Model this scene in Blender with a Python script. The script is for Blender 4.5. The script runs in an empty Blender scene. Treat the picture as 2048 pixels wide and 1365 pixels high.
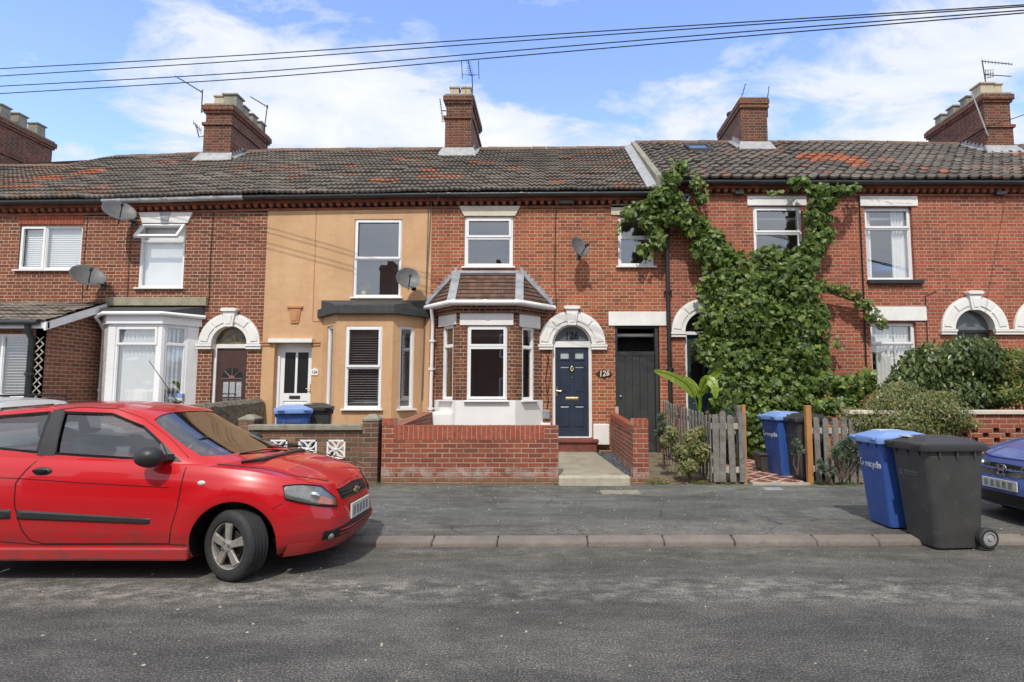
import bpy, bmesh, math, random
from mathutils import Vector, Matrix, noise as mnoise
rnd = random.Random(7)
R = math.radians; PI = math.pi
sc = bpy.context.scene
col = sc.collection
# ------------------------------------------------------------------ camera model
FPX, CX, CY, TH, HC = 1180.0, 1100.0, 682.5, R(4.964), 1.55
ct, st = math.cos(TH), math.sin(TH)
def ray(px, py):
    x = (px-CX)/FPX; y = -(py-CY)/FPX
    return Vector((x, ct - y*st, st + y*ct))
CAM = Vector((0, 0, HC))
def at(px, py, Y):
    d = ray(px, py); return CAM + d*(Y/d.y)
def gnd(px, py, z=0.0):
    d = ray(px, py); return CAM + d*((z-HC)/d.z)
def onp(px, py, p0, p1):
    """pixel -> (u, z) on the vertical plane through p0,p1"""
    d = Vector((p1[0]-p0[0], p1[1]-p0[1])); L = d.length; d /= L
    r = ray(px, py)
    # CAM + r t = p0 + d u  (xy)
    det = r.x*(-d.y) + d.x*r.y
    t = (p0[0]*(-d.y) + d.x*p0[1])/det
    P = CAM + r*t
    return (P.x-p0[0])*d.x + (P.y-p0[1])*d.y, P.z
def wr(x0, x1, y0, y1, p0=(0, 12.8), p1=(1, 12.8)):
    """pixel rect (x0,x1,ytop,ybottom) -> u0,u1,z0,z1"""
    ym = (y0+y1)/2; xm = (x0+x1)/2
    return onp(x0, ym, p0, p1)[0], onp(x1, ym, p0, p1)[0], onp(xm, y1, p0, p1)[1], onp(xm, y0, p0, p1)[1]
YF = 12.8
def fx(px, py=600): return at(px, py, YF).x
def fz(py, px=1000): return at(px, py, YF).z
# ------------------------------------------------------------------ node helper
class G:
    def __init__(s, name):
        s.m = bpy.data.materials.new(name); s.m.use_nodes = True
        s.t = s.m.node_tree; s.t.nodes.clear()
    def n(s, typ, ins=None, **kw):
        nd = s.t.nodes.new(typ)
        for k, v in kw.items(): setattr(nd, k, v)
        if ins:
            for k, v in ins.items():
                if isinstance(v, bpy.types.NodeSocket): s.t.links.new(v, nd.inputs[k])
                else:
                    if isinstance(v, (tuple, list)) and len(v) == 3 and nd.inputs[k].type == 'RGBA': v = (*v, 1)
                    nd.inputs[k].default_value = v
        return nd
    def m_(s, op, a, b=0.0, c=0.0):
        return s.n('ShaderNodeMath', {0: a, 1: b, 2: c}, operation=op).outputs[0]
    def noise(s, vec, scale, detail=4, rough=0.55, dist=0.0):
        return s.n('ShaderNodeTexNoise', {'Vector': vec, 'Scale': scale, 'Detail': detail, 'Roughness': rough, 'Distortion': dist}).outputs['Fac']
    def ramp(s, fac, pts, interp='LINEAR'):
        nd = s.n('ShaderNodeValToRGB', {'Fac': fac}); cr = nd.color_ramp; cr.interpolation = interp
        while len(cr.elements) < len(pts): cr.elements.new(0.5)
        for e, (p, c) in zip(cr.elements, pts):
            e.position = p; e.color = (*c, 1) if len(c) == 3 else c
        return nd.outputs['Color']
    def rf(s, fac, a, b, lo=0.0, hi=1.0):
        return s.n('ShaderNodeMapRange', {'Value': fac, 'From Min': a, 'From Max': b, 'To Min': lo, 'To Max': hi}).outputs[0]
    def mix(s, fac, a, b, blend='MIX'):
        nd = s.n('ShaderNodeMix', data_type='RGBA', blend_type=blend)
        for k, v in ((0, fac), (6, a), (7, b)):
            if isinstance(v, bpy.types.NodeSocket): s.t.links.new(v, nd.inputs[k])
            else: nd.inputs[k].default_value = ((*v, 1) if isinstance(v, (tuple, list)) and len(v) == 3 else v)
        return nd.outputs[2]
    def obj(s): return s.n('ShaderNodeTexCoord').outputs['Object']
    def pos(s): return s.n('ShaderNodeNewGeometry').outputs['Position']
    def uv(s): return s.n('ShaderNodeTexCoord').outputs['UV']
    def scale(s, v, x, y, z): return s.n('ShaderNodeVectorMath', {0: v, 1: (x, y, z)}, operation='MULTIPLY').outputs[0]
    def bump(s, h, dist=0.01, strength=1.0, normal=None):
        i = {'Height': h, 'Distance': dist, 'Strength': strength}
        if normal is not None: i['Normal'] = normal
        return s.n('ShaderNodeBump', i).outputs[0]
    def pbr(s, color, rough=0.6, metal=0.0, normal=None, **kw):
        i = {'Base Color': color, 'Roughness': rough, 'Metallic': metal}
        if normal is not None: i['Normal'] = normal
        i.update(kw)
        p = s.n('ShaderNodeBsdfPrincipled', i); s.out(p.outputs[0]); return p
    def out(s, sh): s.n('ShaderNodeOutputMaterial', {'Surface': sh})
MC = {}
def simple(name, c1, c2=None, scale=6, rough=0.5, metal=0.0, bump=0.0, bscale=40, dirt=None, **kw):
    """painted / plain surface with real wear variation"""
    g = G(name); P = g.pos()
    c2 = c2 or tuple(v*0.8 for v in c1)
    f = g.rf(g.noise(P, scale, 5, 0.6), 0.35, 0.7)
    c = g.mix(f, c1, c2)
    if dirt:
        f2 = g.rf(g.noise(P, scale*2.7, 6, 0.7), 0.55, 0.8, 0, dirt[1])
        c = g.mix(f2, c, dirt[0])
    nrm = g.bump(g.noise(P, bscale, 4), bump) if bump else None
    rr = g.rf(g.noise(P, scale*3, 4), 0.3, 0.7, rough*0.85, min(1, rough*1.15))
    g.pbr(c, rr, metal, nrm, **kw)
    MC[name] = g.m; return g.m
def brick(name, ramp, mortar, course=0.0765, flemish=True, grime=0.25, bw=0.225, stain=False):
    g = G(name); uv = g.uv()
    wob = g.noise(uv, 9, 3); wv = g.n('ShaderNodeSeparateXYZ', {0: uv})
    du = g.m_('MULTIPLY', g.m_('SUBTRACT', wob, 0.5), 0.012)
    dv = g.m_('MULTIPLY', g.m_('SUBTRACT', g.noise(uv, 4.3, 3), 0.5), 0.014)
    u = g.m_('ADD', wv.outputs[0], du); v = g.m_('ADD', wv.outputs[1], dv)
    r = g.m_('DIVIDE', v, course); ri = g.m_('FLOOR', r); rf = g.m_('FRACT', r)
    per = 0.337 if flemish else bw
    odd = g.m_('FLOORED_MODULO', ri, 2.0)
    uu = g.m_('ADD', g.m_('DIVIDE', u, per), g.m_('MULTIPLY', odd, 0.5))
    ui = g.m_('FLOOR', uu); uf = g.m_('FRACT', uu)
    # distance to vertical joints in metres
    d1 = g.m_('MINIMUM', uf, g.m_('SUBTRACT', 1.0, uf)); d1 = g.m_('MULTIPLY', d1, per)
    if flemish:
        d2 = g.m_('MULTIPLY', g.m_('ABSOLUTE', g.m_('SUBTRACT', uf, 0.668)), per)
        dx = g.m_('MINIMUM', d1, d2)
        idx = g.m_('ADD', g.m_('MULTIPLY', ui, 2.0), g.m_('GREATER_THAN', uf, 0.668))
    else: dx = d1; idx = ui
    dz = g.m_('MULTIPLY', g.m_('MINIMUM', rf, g.m_('SUBTRACT', 1.0, rf)), course)
    dm = g.m_('MINIMUM', dx, dz)
    edge = g.m_('ADD', dm, g.m_('MULTIPLY', g.m_('SUBTRACT', g.noise(uv, 45, 3), 0.5), 0.006))
    bm_ = g.rf(edge, 0.005, 0.0085)          # 1 on brick
    idv = g.n('ShaderNodeCombineXYZ', {0: idx, 1: ri}).outputs[0]
    wn = g.n('ShaderNodeTexWhiteNoise', {'Vector': idv}, noise_dimensions='2D')
    c = g.ramp(wn.outputs['Value'], ramp)
    # fine mottling on each brick
    c = g.mix(0.28, c, ramp[len(ramp)//2][1])
    c = g.mix(g.rf(g.noise(uv, 60, 4, 0.7), 0.4, 0.75, 0, 0.35), c, tuple(v*0.35 for v in ramp[len(ramp)//2][1]))
    c = g.mix(g.rf(g.noise(uv, 1.1, 5, 0.65), 0.45, 0.75, 0, grime), c, (0.035, 0.022, 0.018))
    mo = g.mix(g.rf(g.noise(uv, 2.3, 4), 0.4, 0.7), mortar, tuple(v*0.6 for v in mortar))
    c = g.mix(bm_, mo, c)
    if stain:
        n1 = g.rf(g.noise(uv, 3.2, 5, 0.65), 0.42, 0.62); n2 = g.rf(g.noise(uv, 5.5, 6, 0.7), 0.35, 0.6)
        c = g.mix(g.m_('MULTIPLY', g.m_('MULTIPLY', g.rf(g.m_('ABSOLUTE', g.m_('SUBTRACT', wv.outputs[1], 0.30)), 0.12, 0.03), n1), 0.75), c, (0.46,0.40,0.36))
        c = g.mix(g.m_('MULTIPLY', g.m_('MULTIPLY', g.rf(wv.outputs[1], 0.27, 0.17), n2), 0.7), c, (0.17,0.15,0.085))
        c = g.mix(g.rf(g.noise(uv, 1.7, 6, 0.7), 0.55, 0.72, 0, 0.35), c, (0.11,0.05,0.035))
    h = g.m_('ADD', g.m_('MULTIPLY', bm_, 1.0), g.m_('MULTIPLY', g.noise(uv, 70, 3), 0.35))
    h = g.m_('ADD', h, g.m_('MULTIPLY', wn.outputs['Value'], 0.3))
    g.pbr(c, 0.88, 0, g.bump(h, 0.006))
    MC[name] = g.m; return g.m
# ------------------------------------------------------------------ mesh builder
class MB:
    def __init__(s): s.v = []; s.f = []; s.uv = []; s.mi = []; s.cur = 0; s.att = []
    def face(s, pts, uv=None, a=0.0):
        i = len(s.v); s.v.extend([tuple(p) for p in pts]); s.f.append(tuple(range(i, i+len(pts))))
        s.uv.append(uv); s.mi.append(s.cur); s.att.append(a)
    def mesh(s, verts, faces, uvs=None, a=0.0):
        i = len(s.v); s.v.extend([tuple(p) for p in verts])
        for k, f in enumerate(faces):
            s.f.append(tuple(i+j for j in f)); s.uv.append(uvs[k] if uvs else None); s.mi.append(s.cur); s.att.append(a)
    def box(s, x0, x1, y0, y1, z0, z1, T=None, skip=''):
        P = [(x0,y0,z0),(x1,y0,z0),(x1,y1,z0),(x0,y1,z0),(x0,y0,z1),(x1,y0,z1),(x1,y1,z1),(x0,y1,z1)]
        if T: P = [T(*p) for p in P]
        F = {'b':(0,3,2,1),'t':(4,5,6,7),'f':(0,1,5,4),'r':(1,2,6,5),'k':(2,3,7,6),'l':(3,0,4,7)}
        s.mesh(P, [f for k, f in F.items() if k not in skip]); return s
    def hexa(s, b, t):
        """b,t : four bottom / top points (ccw seen from above)"""
        s.mesh(list(b)+list(t), [(3,2,1,0),(4,5,6,7),(0,1,5,4),(1,2,6,5),(2,3,7,6),(3,0,4,7)]); return s
    def tube(s, pts, r, n=8, cap=True):
        pts = [Vector(p) for p in pts]; rs = r if isinstance(r, (list, tuple)) else [r]*len(pts)
        V = []; prev = None
        for i, p in enumerate(pts):
            d = (pts[min(i+1, len(pts)-1)] - pts[max(i-1, 0)]).normalized()
            if prev is None:
                a = d.cross(Vector((0, 0, 1)))
                if a.length < 0.05: a = d.cross(Vector((0, 1, 0)))
            else: a = prev - d*prev.dot(d)
            a.normalize(); prev = a; b = d.cross(a)
            for k in range(n):
                t = 2*PI*k/n; V.append(p + (a*math.cos(t) + b*math.sin(t))*rs[i])
        F = [(i*n+k, i*n+(k+1) % n, (i+1)*n+(k+1) % n, (i+1)*n+k) for i in range(len(pts)-1) for k in range(n)]
        if cap: F += [tuple(range(n-1, -1, -1)), tuple((len(pts)-1)*n+k for k in range(n))]
        s.mesh(V, F); return s
    def prism(s, poly, y0, y1, T=None):
        """poly in (x,z) extruded from y0 (front) to y1"""
        n = len(poly)
        A = [(x, y0, z) for x, z in poly]; B = [(x, y1, z) for x, z in poly]
        P = A+B
        if T: P = [T(*p) for p in P]
        s.mesh(P, [tuple(range(n)), tuple(range(2*n-1, n-1, -1))] + [(i, i+n, (i+1) % n+n, (i+1) % n) for i in range(n)]); return s
    def disc(s, c, r, axis, th, n=24, r2=None):
        ax = Vector(axis).normalized(); return s.tube([Vector(c)-ax*th/2, Vector(c)+ax*th/2], [r, r2 or r], n)
    def lathe(s, prof, c, axis=(0,0,1), n=24):
        """prof: list (r, h) along axis"""
        ax = Vector(axis).normalized(); a = ax.orthogonal().normalized(); b = ax.cross(a); c = Vector(c)
        V = [c + ax*h + (a*math.cos(2*PI*k/n)+b*math.sin(2*PI*k/n))*r for r, h in prof for k in range(n)]
        s.mesh(V, [(i*n+k, i*n+(k+1) % n, (i+1)*n+(k+1) % n, (i+1)*n+k) for i in range(len(prof)-1) for k in range(n)]); return s
    def sphere(s, c, r, n=10, m=6, sq=(1,1,1)):
        c = Vector(c); V = []; 
        for i in range(m+1):
            t = PI*i/m
            for k in range(n):
                p = 2*PI*k/n; V.append(c+Vector((math.sin(t)*math.cos(p)*sq[0], math.sin(t)*math.sin(p)*sq[1], math.cos(t)*sq[2]))*r)
        s.mesh(V, [(i*n+k, (i+1)*n+k, (i+1)*n+(k+1) % n, i*n+(k+1) % n) for i in range(m) for k in range(n)]); return s
    def build(s, name, mats, parent=None, smooth=False, bevel=0.0, uvmode=True, kind=None):
        off = Vector((0,0,0)); q = parent
        while q is not None: off += q.location; q = q.parent
        me = bpy.data.meshes.new(name)
        me.from_pydata([(a-off.x, b-off.y, c-off.z) for a, b, c in s.v], [], s.f)
        if not isinstance(mats, (list, tuple)): mats = [mats]
        for m in mats: me.materials.append(m)
        uvl = me.uv_layers.new(name='UVMap')
        hasatt = any(a != 0 for a in s.att)
        if hasatt: at_ = me.attributes.new('var', 'FLOAT', 'FACE')
        for p in me.polygons:
            p.material_index = s.mi[p.index]; p.use_smooth = smooth
            if hasatt: at_.data[p.index].value = s.att[p.index]
            cu = s.uv[p.index]
            if cu:
                for li, c in zip(p.loop_indices, cu): uvl.data[li].uv = c
            else:
                n = p.normal
                if abs(n.z) > 0.8:
                    for li in p.loop_indices:
                        c = s.v[me.loops[li].vertex_index]; uvl.data[li].uv = (c[0], c[1])
                else:
                    t = Vector((-n.y, n.x, 0)).normalized()
                    for li in p.loop_indices:
                        c = s.v[me.loops[li].vertex_index]; uvl.data[li].uv = (c[0]*t.x + c[1]*t.y, c[2])
        me.update()
        o = bpy.data.objects.new(name, me); col.objects.link(o)
        if parent is not None: o.parent = parent
        if bevel:
            b = o.modifiers.new('bevel', 'BEVEL'); b.width = bevel; b.segments = 2; b.limit_method = 'ANGLE'; b.angle_limit = R(40)
        if smooth:
            try: me.set_sharp_from_angle(angle=R(40))
            except Exception: pass
        if kind: o['kind'] = kind
        return o
def thing(name, label, cat, loc=(0,0,0), group=None):
    o = bpy.data.objects.new(name, None); col.objects.link(o); o.location = loc; o.empty_display_size = 0.3
    o['label'] = label; o['category'] = cat
    if group: o['group'] = group
    return o
def tag(o, label, cat, group=None):
    o['label'] = label; o['category'] = cat
    if group: o['group'] = group
    return o
def copy_tree(o, parent=None):
    kids = [c for c in col.objects if c.parent == o] if o.type == 'EMPTY' or True else []
    c = o.copy(); col.objects.link(c); c.parent = parent
    for k in kids: copy_tree(k, c)
    return c
def bake(o):
    """apply modifiers into a new mesh"""
    dg = bpy.context.evaluated_depsgraph_get(); dg.update()
    me = bpy.data.meshes.new_from_object(o.evaluated_get(dg)); o.modifiers.clear(); old = o.data; o.data = me; bpy.data.meshes.remove(old)
    return o
def text_obj(body, size, T, mat, parent, name='lettering', extrude=0.003, bold=0.0, align='CENTER', sx=1.0, shear=0.0):
    """letters standing in the plane of T(u,w,z), centred at u=0,z=0"""
    cu = bpy.data.curves.new('t', 'FONT'); cu.body = body; cu.size = size; cu.extrude = extrude; cu.offset = bold; cu.shear = shear
    cu.align_x = align; cu.align_y = 'CENTER'; cu.resolution_u = 3
    o = bpy.data.objects.new('t', cu); col.objects.link(o)
    dg = bpy.context.evaluated_depsgraph_get(); dg.update()
    me = bpy.data.meshes.new_from_object(o.evaluated_get(dg))
    mb = MB()
    mb.mesh([T(v.co.x*sx, v.co.z, v.co.y) for v in me.vertices], [tuple(p.vertices) for p in me.polygons])
    bpy.data.objects.remove(o); bpy.data.curves.remove(cu); bpy.data.meshes.remove(me)
    return mb.build(name, mat, parent)
def TF(p0, p1):
    """local frame of a wall: u along, w outward (towards the viewer), z up"""
    d = Vector((p1[0]-p0[0], p1[1]-p0[1])); L = d.length; d /= L; n = Vector((d.y, -d.x))
    return (lambda u, w, z: (p0[0]+d.x*u+n.x*w, p0[1]+d.y*u+n.y*w, z)), L
def plate(mb, T, u0, u1, z0, z1, holes, wf, wb, sides=True, reveal=None):
    """plate from w=wf (front) to w=wb with rectangular holes; front + reveals (+ outer rim)"""
    us = sorted(set([u0, u1] + [h for q in holes for h in q[:2]])); zs = sorted(set([z0, z1] + [h for q in holes for h in q[2:4]]))
    us = [u for u in us if u0-1e-6 <= u <= u1+1e-6]; zs = [z for z in zs if z0-1e-6 <= z <= z1+1e-6]
    for i in range(len(us)-1):
        for j in range(len(zs)-1):
            cu, cz = (us[i]+us[i+1])/2, (zs[j]+zs[j+1])/2
            if any(h[0] < cu < h[1] and h[2] < cz < h[3] for h in holes): continue
            mb.face([T(us[i], wf, zs[j]), T(us[i+1], wf, zs[j]), T(us[i+1], wf, zs[j+1]), T(us[i], wf, zs[j+1])])
    for h in holes:
        a, b, c, d = h[:4]
        rb = wb
        mb.face([T(a, wf, c), T(a, rb, c), T(b, rb, c), T(b, wf, c)][::-1])
        mb.face([T(a, wf, d), T(b, wf, d), T(b, rb, d), T(a, rb, d)][::-1])
        mb.face([T(a, wf, c), T(a, wf, d), T(a, rb, d), T(a, rb, c)][::-1])
        mb.face([T(b, wf, c), T(b, rb, c), T(b, rb, d), T(b, wf, d)][::-1])
    if sides:
        mb.face([T(u0, wb, z0), T(u0, wf, z0), T(u0, wf, z1), T(u0, wb, z1)])
        mb.face([T(u1, wf, z0), T(u1, wb, z0), T(u1, wb, z1), T(u1, wf, z1)])
        mb.face([T(u0, wf, z1), T(u1, wf, z1), T(u1, wb, z1), T(u0, wb, z1)])
        mb.face([T(u0, wb, z0), T(u1, wb, z0), T(u1, wf, z0), T(u0, wf, z0)])
# ------------------------------------------------------------------ materials
RED = [(0,(0.17,0.042,0.020)),(0.16,(0.26,0.066,0.028)),(0.34,(0.35,0.095,0.038)),(0.55,(0.42,0.118,0.046)),(0.74,(0.31,0.076,0.032)),(0.88,(0.15,0.040,0.022)),(1,(0.44,0.14,0.06))]
DRK = [(0,(0.13,0.036,0.020)),(0.2,(0.21,0.055,0.026)),(0.45,(0.29,0.077,0.033)),(0.65,(0.24,0.062,0.029)),(0.82,(0.13,0.038,0.022)),(1,(0.34,0.10,0.044))]
brick('brick_red', RED, (0.50,0.39,0.27), grime=0.45)
brick('brick_dark', DRK, (0.50,0.40,0.29), grime=0.45)
brick('brick_bay', [(0,(0.05,0.022,0.016)),(0.3,(0.13,0.04,0.022)),(0.6,(0.24,0.075,0.035)),(0.8,(0.08,0.03,0.02)),(1,(0.33,0.12,0.05))], (0.40,0.33,0.24), grime=0.55)
brick('brick_bright', [(0,(0.26,0.058,0.032)),(0.3,(0.36,0.084,0.042)),(0.6,(0.41,0.105,0.053)),(0.85,(0.28,0.064,0.034)),(1,(0.16,0.040,0.027))], (0.46,0.35,0.25), grime=0.45)
brick('brick_new', [(0,(0.15,0.038,0.025)),(0.35,(0.26,0.060,0.033)),(0.7,(0.34,0.085,0.043)),(0.9,(0.22,0.052,0.03)),(1,(0.13,0.035,0.025))], (0.41,0.33,0.245), course=0.0755, flemish=False, grime=0.45, stain=True)
brick('brick_garden', [(0,(0.09,0.048,0.034)),(0.25,(0.22,0.075,0.045)),(0.5,(0.30,0.14,0.08)),(0.7,(0.11,0.06,0.045)),(0.85,(0.27,0.09,0.05)),(1,(0.36,0.21,0.12))], (0.27,0.235,0.17), flemish=False, grime=0.6)
brick('brick_porch', [(0,(0.09,0.03,0.022)),(0.3,(0.2,0.06,0.033)),(0.6,(0.27,0.09,0.045)),(0.8,(0.12,0.04,0.026)),(1,(0.3,0.12,0.06))], (0.40,0.34,0.26), flemish=False, grime=0.3)
brick('brick_chimney', [(0,(0.05,0.022,0.016)),(0.3,(0.12,0.034,0.022)),(0.6,(0.21,0.055,0.026)),(0.8,(0.07,0.025,0.018)),(1,(0.28,0.08,0.036))], (0.27,0.22,0.16), grime=0.95)
simple('soldier', (0.36,0.085,0.040), (0.23,0.052,0.028), 9, 0.85, bump=0.004, dirt=((0.5,0.42,0.36),0.5))
simple('mortar', (0.50,0.38,0.29), None, 9, 0.9, bump=0.003)
simple('terracotta', (0.33,0.10,0.05), (0.14,0.05,0.03), 4, 0.85, bump=0.004, dirt=((0.03,0.025,0.02),0.7))
def render_mat():
    g = G('render_orange'); P = g.pos()
    c = g.mix(g.rf(g.noise(P, 0.9, 4), 0.35, 0.7), (0.60,0.375,0.205), (0.51,0.305,0.16))
    c = g.mix(g.rf(g.noise(g.scale(P, 3, 3, 0.6), 1.4, 6, 0.75), 0.45, 0.75, 0, 0.5), c, (0.44,0.25,0.14))
    h = g.m_('ADD', g.noise(P, 6, 3), g.m_('MULTIPLY', g.noise(P, 60, 4), 0.35))
    g.pbr(c, 0.85, 0, g.bump(h, 0.012)); MC['render_orange'] = g.m
render_mat()
simple('render_deep', (0.54,0.27,0.13), (0.46,0.22,0.10), 5, 0.85, bump=0.01)
simple('white_paint', (0.80,0.79,0.77), (0.70,0.69,0.66), 3, 0.55, bump=0.003, dirt=((0.42,0.40,0.36),0.35))
simple('white_plain', (0.80,0.80,0.79), (0.74,0.74,0.73), 3, 0.5)
simple('upvc', (0.82,0.83,0.84), (0.76,0.77,0.78), 2, 0.28, dirt=((0.55,0.55,0.52),0.25))
simple('cream_stone', (0.66,0.60,0.50), (0.54,0.48,0.39), 4, 0.8, bump=0.004, dirt=((0.3,0.26,0.2),0.4))
simple('old_stone', (0.36,0.33,0.24), (0.24,0.22,0.16), 5, 0.9, bump=0.01, dirt=((0.09,0.085,0.06),0.7))
simple('coping', (0.30,0.28,0.22), (0.17,0.16,0.12), 7, 0.92, bump=0.012, bscale=60, dirt=((0.45,0.43,0.36),0.5))
simple('flint', (0.22,0.20,0.155), (0.05,0.048,0.04), 11, 0.9, bump=0.03, bscale=22, dirt=((0.36,0.34,0.28),0.6))
simple('lead', (0.36,0.38,0.41), (0.24,0.255,0.28), 5, 0.5, 0.25, bump=0.006, bscale=14, dirt=((0.55,0.56,0.58),0.5))
simple('lead_bright', (0.40,0.41,0.42), (0.27,0.275,0.285), 6, 0.5, 0.2, bump=0.01, bscale=12)
simple('felt', (0.055,0.058,0.06), (0.035,0.037,0.04), 6, 0.85, bump=0.012, bscale=14, dirt=((0.12,0.12,0.12),0.5))
simple('gutter_black', (0.035,0.042,0.045), (0.022,0.026,0.028), 5, 0.35, dirt=((0.09,0.09,0.085),0.4))
simple('gutter_grey', (0.42,0.43,0.44), (0.28,0.29,0.30), 6, 0.45, dirt=((0.12,0.12,0.11),0.5))
simple('black_paint', (0.02,0.021,0.023), (0.013,0.014,0.015), 5, 0.45)
simple('gate_wood', (0.036,0.038,0.038), (0.020,0.021,0.022), 3, 0.6, bump=0.006, dirt=((0.09,0.09,0.085),0.4))
simple('painted_dark', (0.012,0.012,0.013), (0.006,0.006,0.007), 5, 0.9)
simple('room', (0.60,0.57,0.52), (0.50,0.47,0.43), 2, 0.9)
simple('navy', (0.030,0.040,0.068), (0.023,0.031,0.053), 3, 0.32, dirt=((0.06,0.07,0.09),0.3))
simple('brass', (0.75,0.62,0.35), (0.6,0.48,0.25), 8, 0.28, 1.0)
simple('chrome', (0.7,0.7,0.7), (0.5,0.5,0.5), 8, 0.25, 1.0)
simple('brown_door', (0.075,0.032,0.026), (0.05,0.022,0.018), 4, 0.4, bump=0.002)
simple('brown_bar', (0.24,0.15,0.12), (0.17,0.10,0.08), 4, 0.45)
simple('teal_door', (0.030,0.060,0.070), (0.02,0.042,0.05), 6, 0.35, bump=0.003)
simple('step_red', (0.22,0.05,0.035), (0.10,0.035,0.028), 7, 0.7, bump=0.006, dirt=((0.3,0.26,0.2),0.4))
simple('ridge', (0.20,0.12,0.085), (0.11,0.08,0.065), 3, 0.9, bump=0.004, dirt=((0.32,0.13,0.07),0.5))
simple('pot_stone', (0.30,0.28,0.22), (0.18,0.17,0.14), 6, 0.9, bump=0.01, dirt=((0.07,0.065,0.055),0.7))
simple('pot_cream', (0.50,0.43,0.31), (0.38,0.33,0.24), 6, 0.8, dirt=((0.3,0.27,0.2),0.5))
simple('dish_grey', (0.125,0.125,0.13), (0.085,0.087,0.092), 9, 0.5, dirt=((0.10,0.09,0.08),0.5))
simple('aerial_metal', (0.06,0.063,0.07), (0.04,0.042,0.046), 9, 0.5, 0.4)
simple('alu', (0.5,0.5,0.48), (0.35,0.35,0.33), 9, 0.45, 0.6)
simple('cable', (0.012,0.013,0.016), None, 9, 0.6)
simple('cable_grey', (0.16,0.14,0.12), None, 9, 0.6)
simple('number_grey', (0.02,0.024,0.028), None, 9, 0.4)
simple('number_cream', (0.70,0.66,0.50), None, 9, 0.4)
simple('blind_white', (0.86,0.87,0.87), (0.80,0.81,0.81), 3, 0.7)
simple('blind_grey', (0.62,0.62,0.62), (0.52,0.52,0.52), 3, 0.7)
simple('blind_dark', (0.42,0.41,0.40), (0.32,0.31,0.3), 3, 0.6)
simple('curtain', (0.86,0.85,0.82), (0.78,0.77,0.74), 3, 0.85)
simple('yellow_pot', (0.75,0.58,0.05), None, 6, 0.4)
simple('picket', (0.22,0.205,0.18), (0.12,0.112,0.10), 9, 0.9, bump=0.006, bscale=30, dirt=((0.36,0.34,0.31),0.5))
simple('post_orange', (0.44,0.21,0.07), (0.33,0.15,0.05), 6, 0.75, bump=0.004)
simple('rail_pale', (0.50,0.47,0.42), (0.36,0.33,0.29), 6, 0.8)
simple('bin_blue', (0.040,0.105,0.36), (0.030,0.085,0.31), 3, 0.38, bump=0.002, dirt=((0.10,0.16,0.34),0.35))
simple('bin_blue_lid', (0.21,0.34,0.66), (0.16,0.28,0.58), 3, 0.35, dirt=((0.22,0.3,0.5),0.3))
simple('bin_black', (0.064,0.064,0.063), (0.046,0.046,0.046), 3, 0.46, bump=0.002, bscale=90, dirt=((0.15,0.148,0.14),0.55))
simple('bin_black_lid', (0.042,0.043,0.045), (0.03,0.031,0.032), 3, 0.4)
simple('bin_white', (0.62,0.65,0.70), None, 9, 0.5)
simple('bin_pale', (0.16,0.20,0.38), None, 9, 0.5)
simple('bin_faint', (0.15,0.155,0.165), None, 9, 0.5)
simple('tyre', (0.030,0.030,0.031), (0.020,0.020,0.021), 9, 0.75, bump=0.003, dirt=((0.085,0.08,0.07),0.5))
simple('hub_grey', (0.36,0.36,0.36), (0.25,0.25,0.25), 9, 0.45, dirt=((0.1,0.09,0.08),0.4))
simple('rim', (0.36,0.345,0.32), (0.24,0.225,0.20), 14, 0.42, 0.35, dirt=((0.10,0.08,0.06),0.7))
simple('rim_dark', (0.035,0.033,0.03), (0.02,0.02,0.02), 9, 0.7)
simple('car_trim', (0.022,0.023,0.025), (0.016,0.017,0.018), 6, 0.5, dirt=((0.06,0.06,0.06),0.4))
simple('car_black', (0.010,0.010,0.011), None, 6, 0.35)
simple('seat_fabric', (0.06,0.062,0.068), (0.04,0.042,0.046), 6, 0.9)
simple('dash', (0.035,0.034,0.033), (0.025,0.025,0.025), 6, 0.7)
simple('plate_white', (0.62,0.64,0.58), (0.45,0.46,0.43), 18, 0.5)
simple('plate_smudge', (0.16,0.17,0.18), (0.3,0.31,0.3), 30, 0.5)
simple('lamp_silver', (0.34,0.34,0.33), (0.16,0.16,0.155), 12, 0.3, 0.5)
simple('amber', (0.75,0.20,0.04), None, 9, 0.3)
simple('emblem', (0.62,0.52,0.30), None, 9, 0.3, 0.8)
def paint(name, c, dirtc, zlo=0.2, zhi=0.75, amt=0.6):
    g = G(name); P = g.obj(); z = g.n('ShaderNodeSeparateXYZ', {0: P}).outputs[2]
    low = g.rf(z, zhi, zlo, 0, 1)
    n = g.rf(g.noise(g.scale(P, 1, 1, 2.5), 3.5, 6, 0.7), 0.3, 0.7)
    d = g.m_('MULTIPLY', g.m_('MULTIPLY', low, n), amt)
    d = g.m_('ADD', d, g.rf(g.noise(P, 9, 6, 0.7), 0.55, 0.8, 0, 0.07))
    cc = g.mix(d, c, dirtc)
    g.pbr(cc, g.rf(d, 0, 0.5, 0.30, 0.6), 0, None, **{'Coat Weight': 0.8, 'Coat Roughness': 0.03, 'Specular IOR Level': 0.35})
    MC[name] = g.m
paint('paint_red', (0.50,0.003,0.008), (0.10,0.035,0.032), .20, .66, 1.0)
paint('paint_blue', (0.060,0.105,0.32), (0.06,0.07,0.14), amt=0.3)
paint('paint_white', (0.72,0.73,0.74), (0.4,0.4,0.38), amt=0.3)
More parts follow.
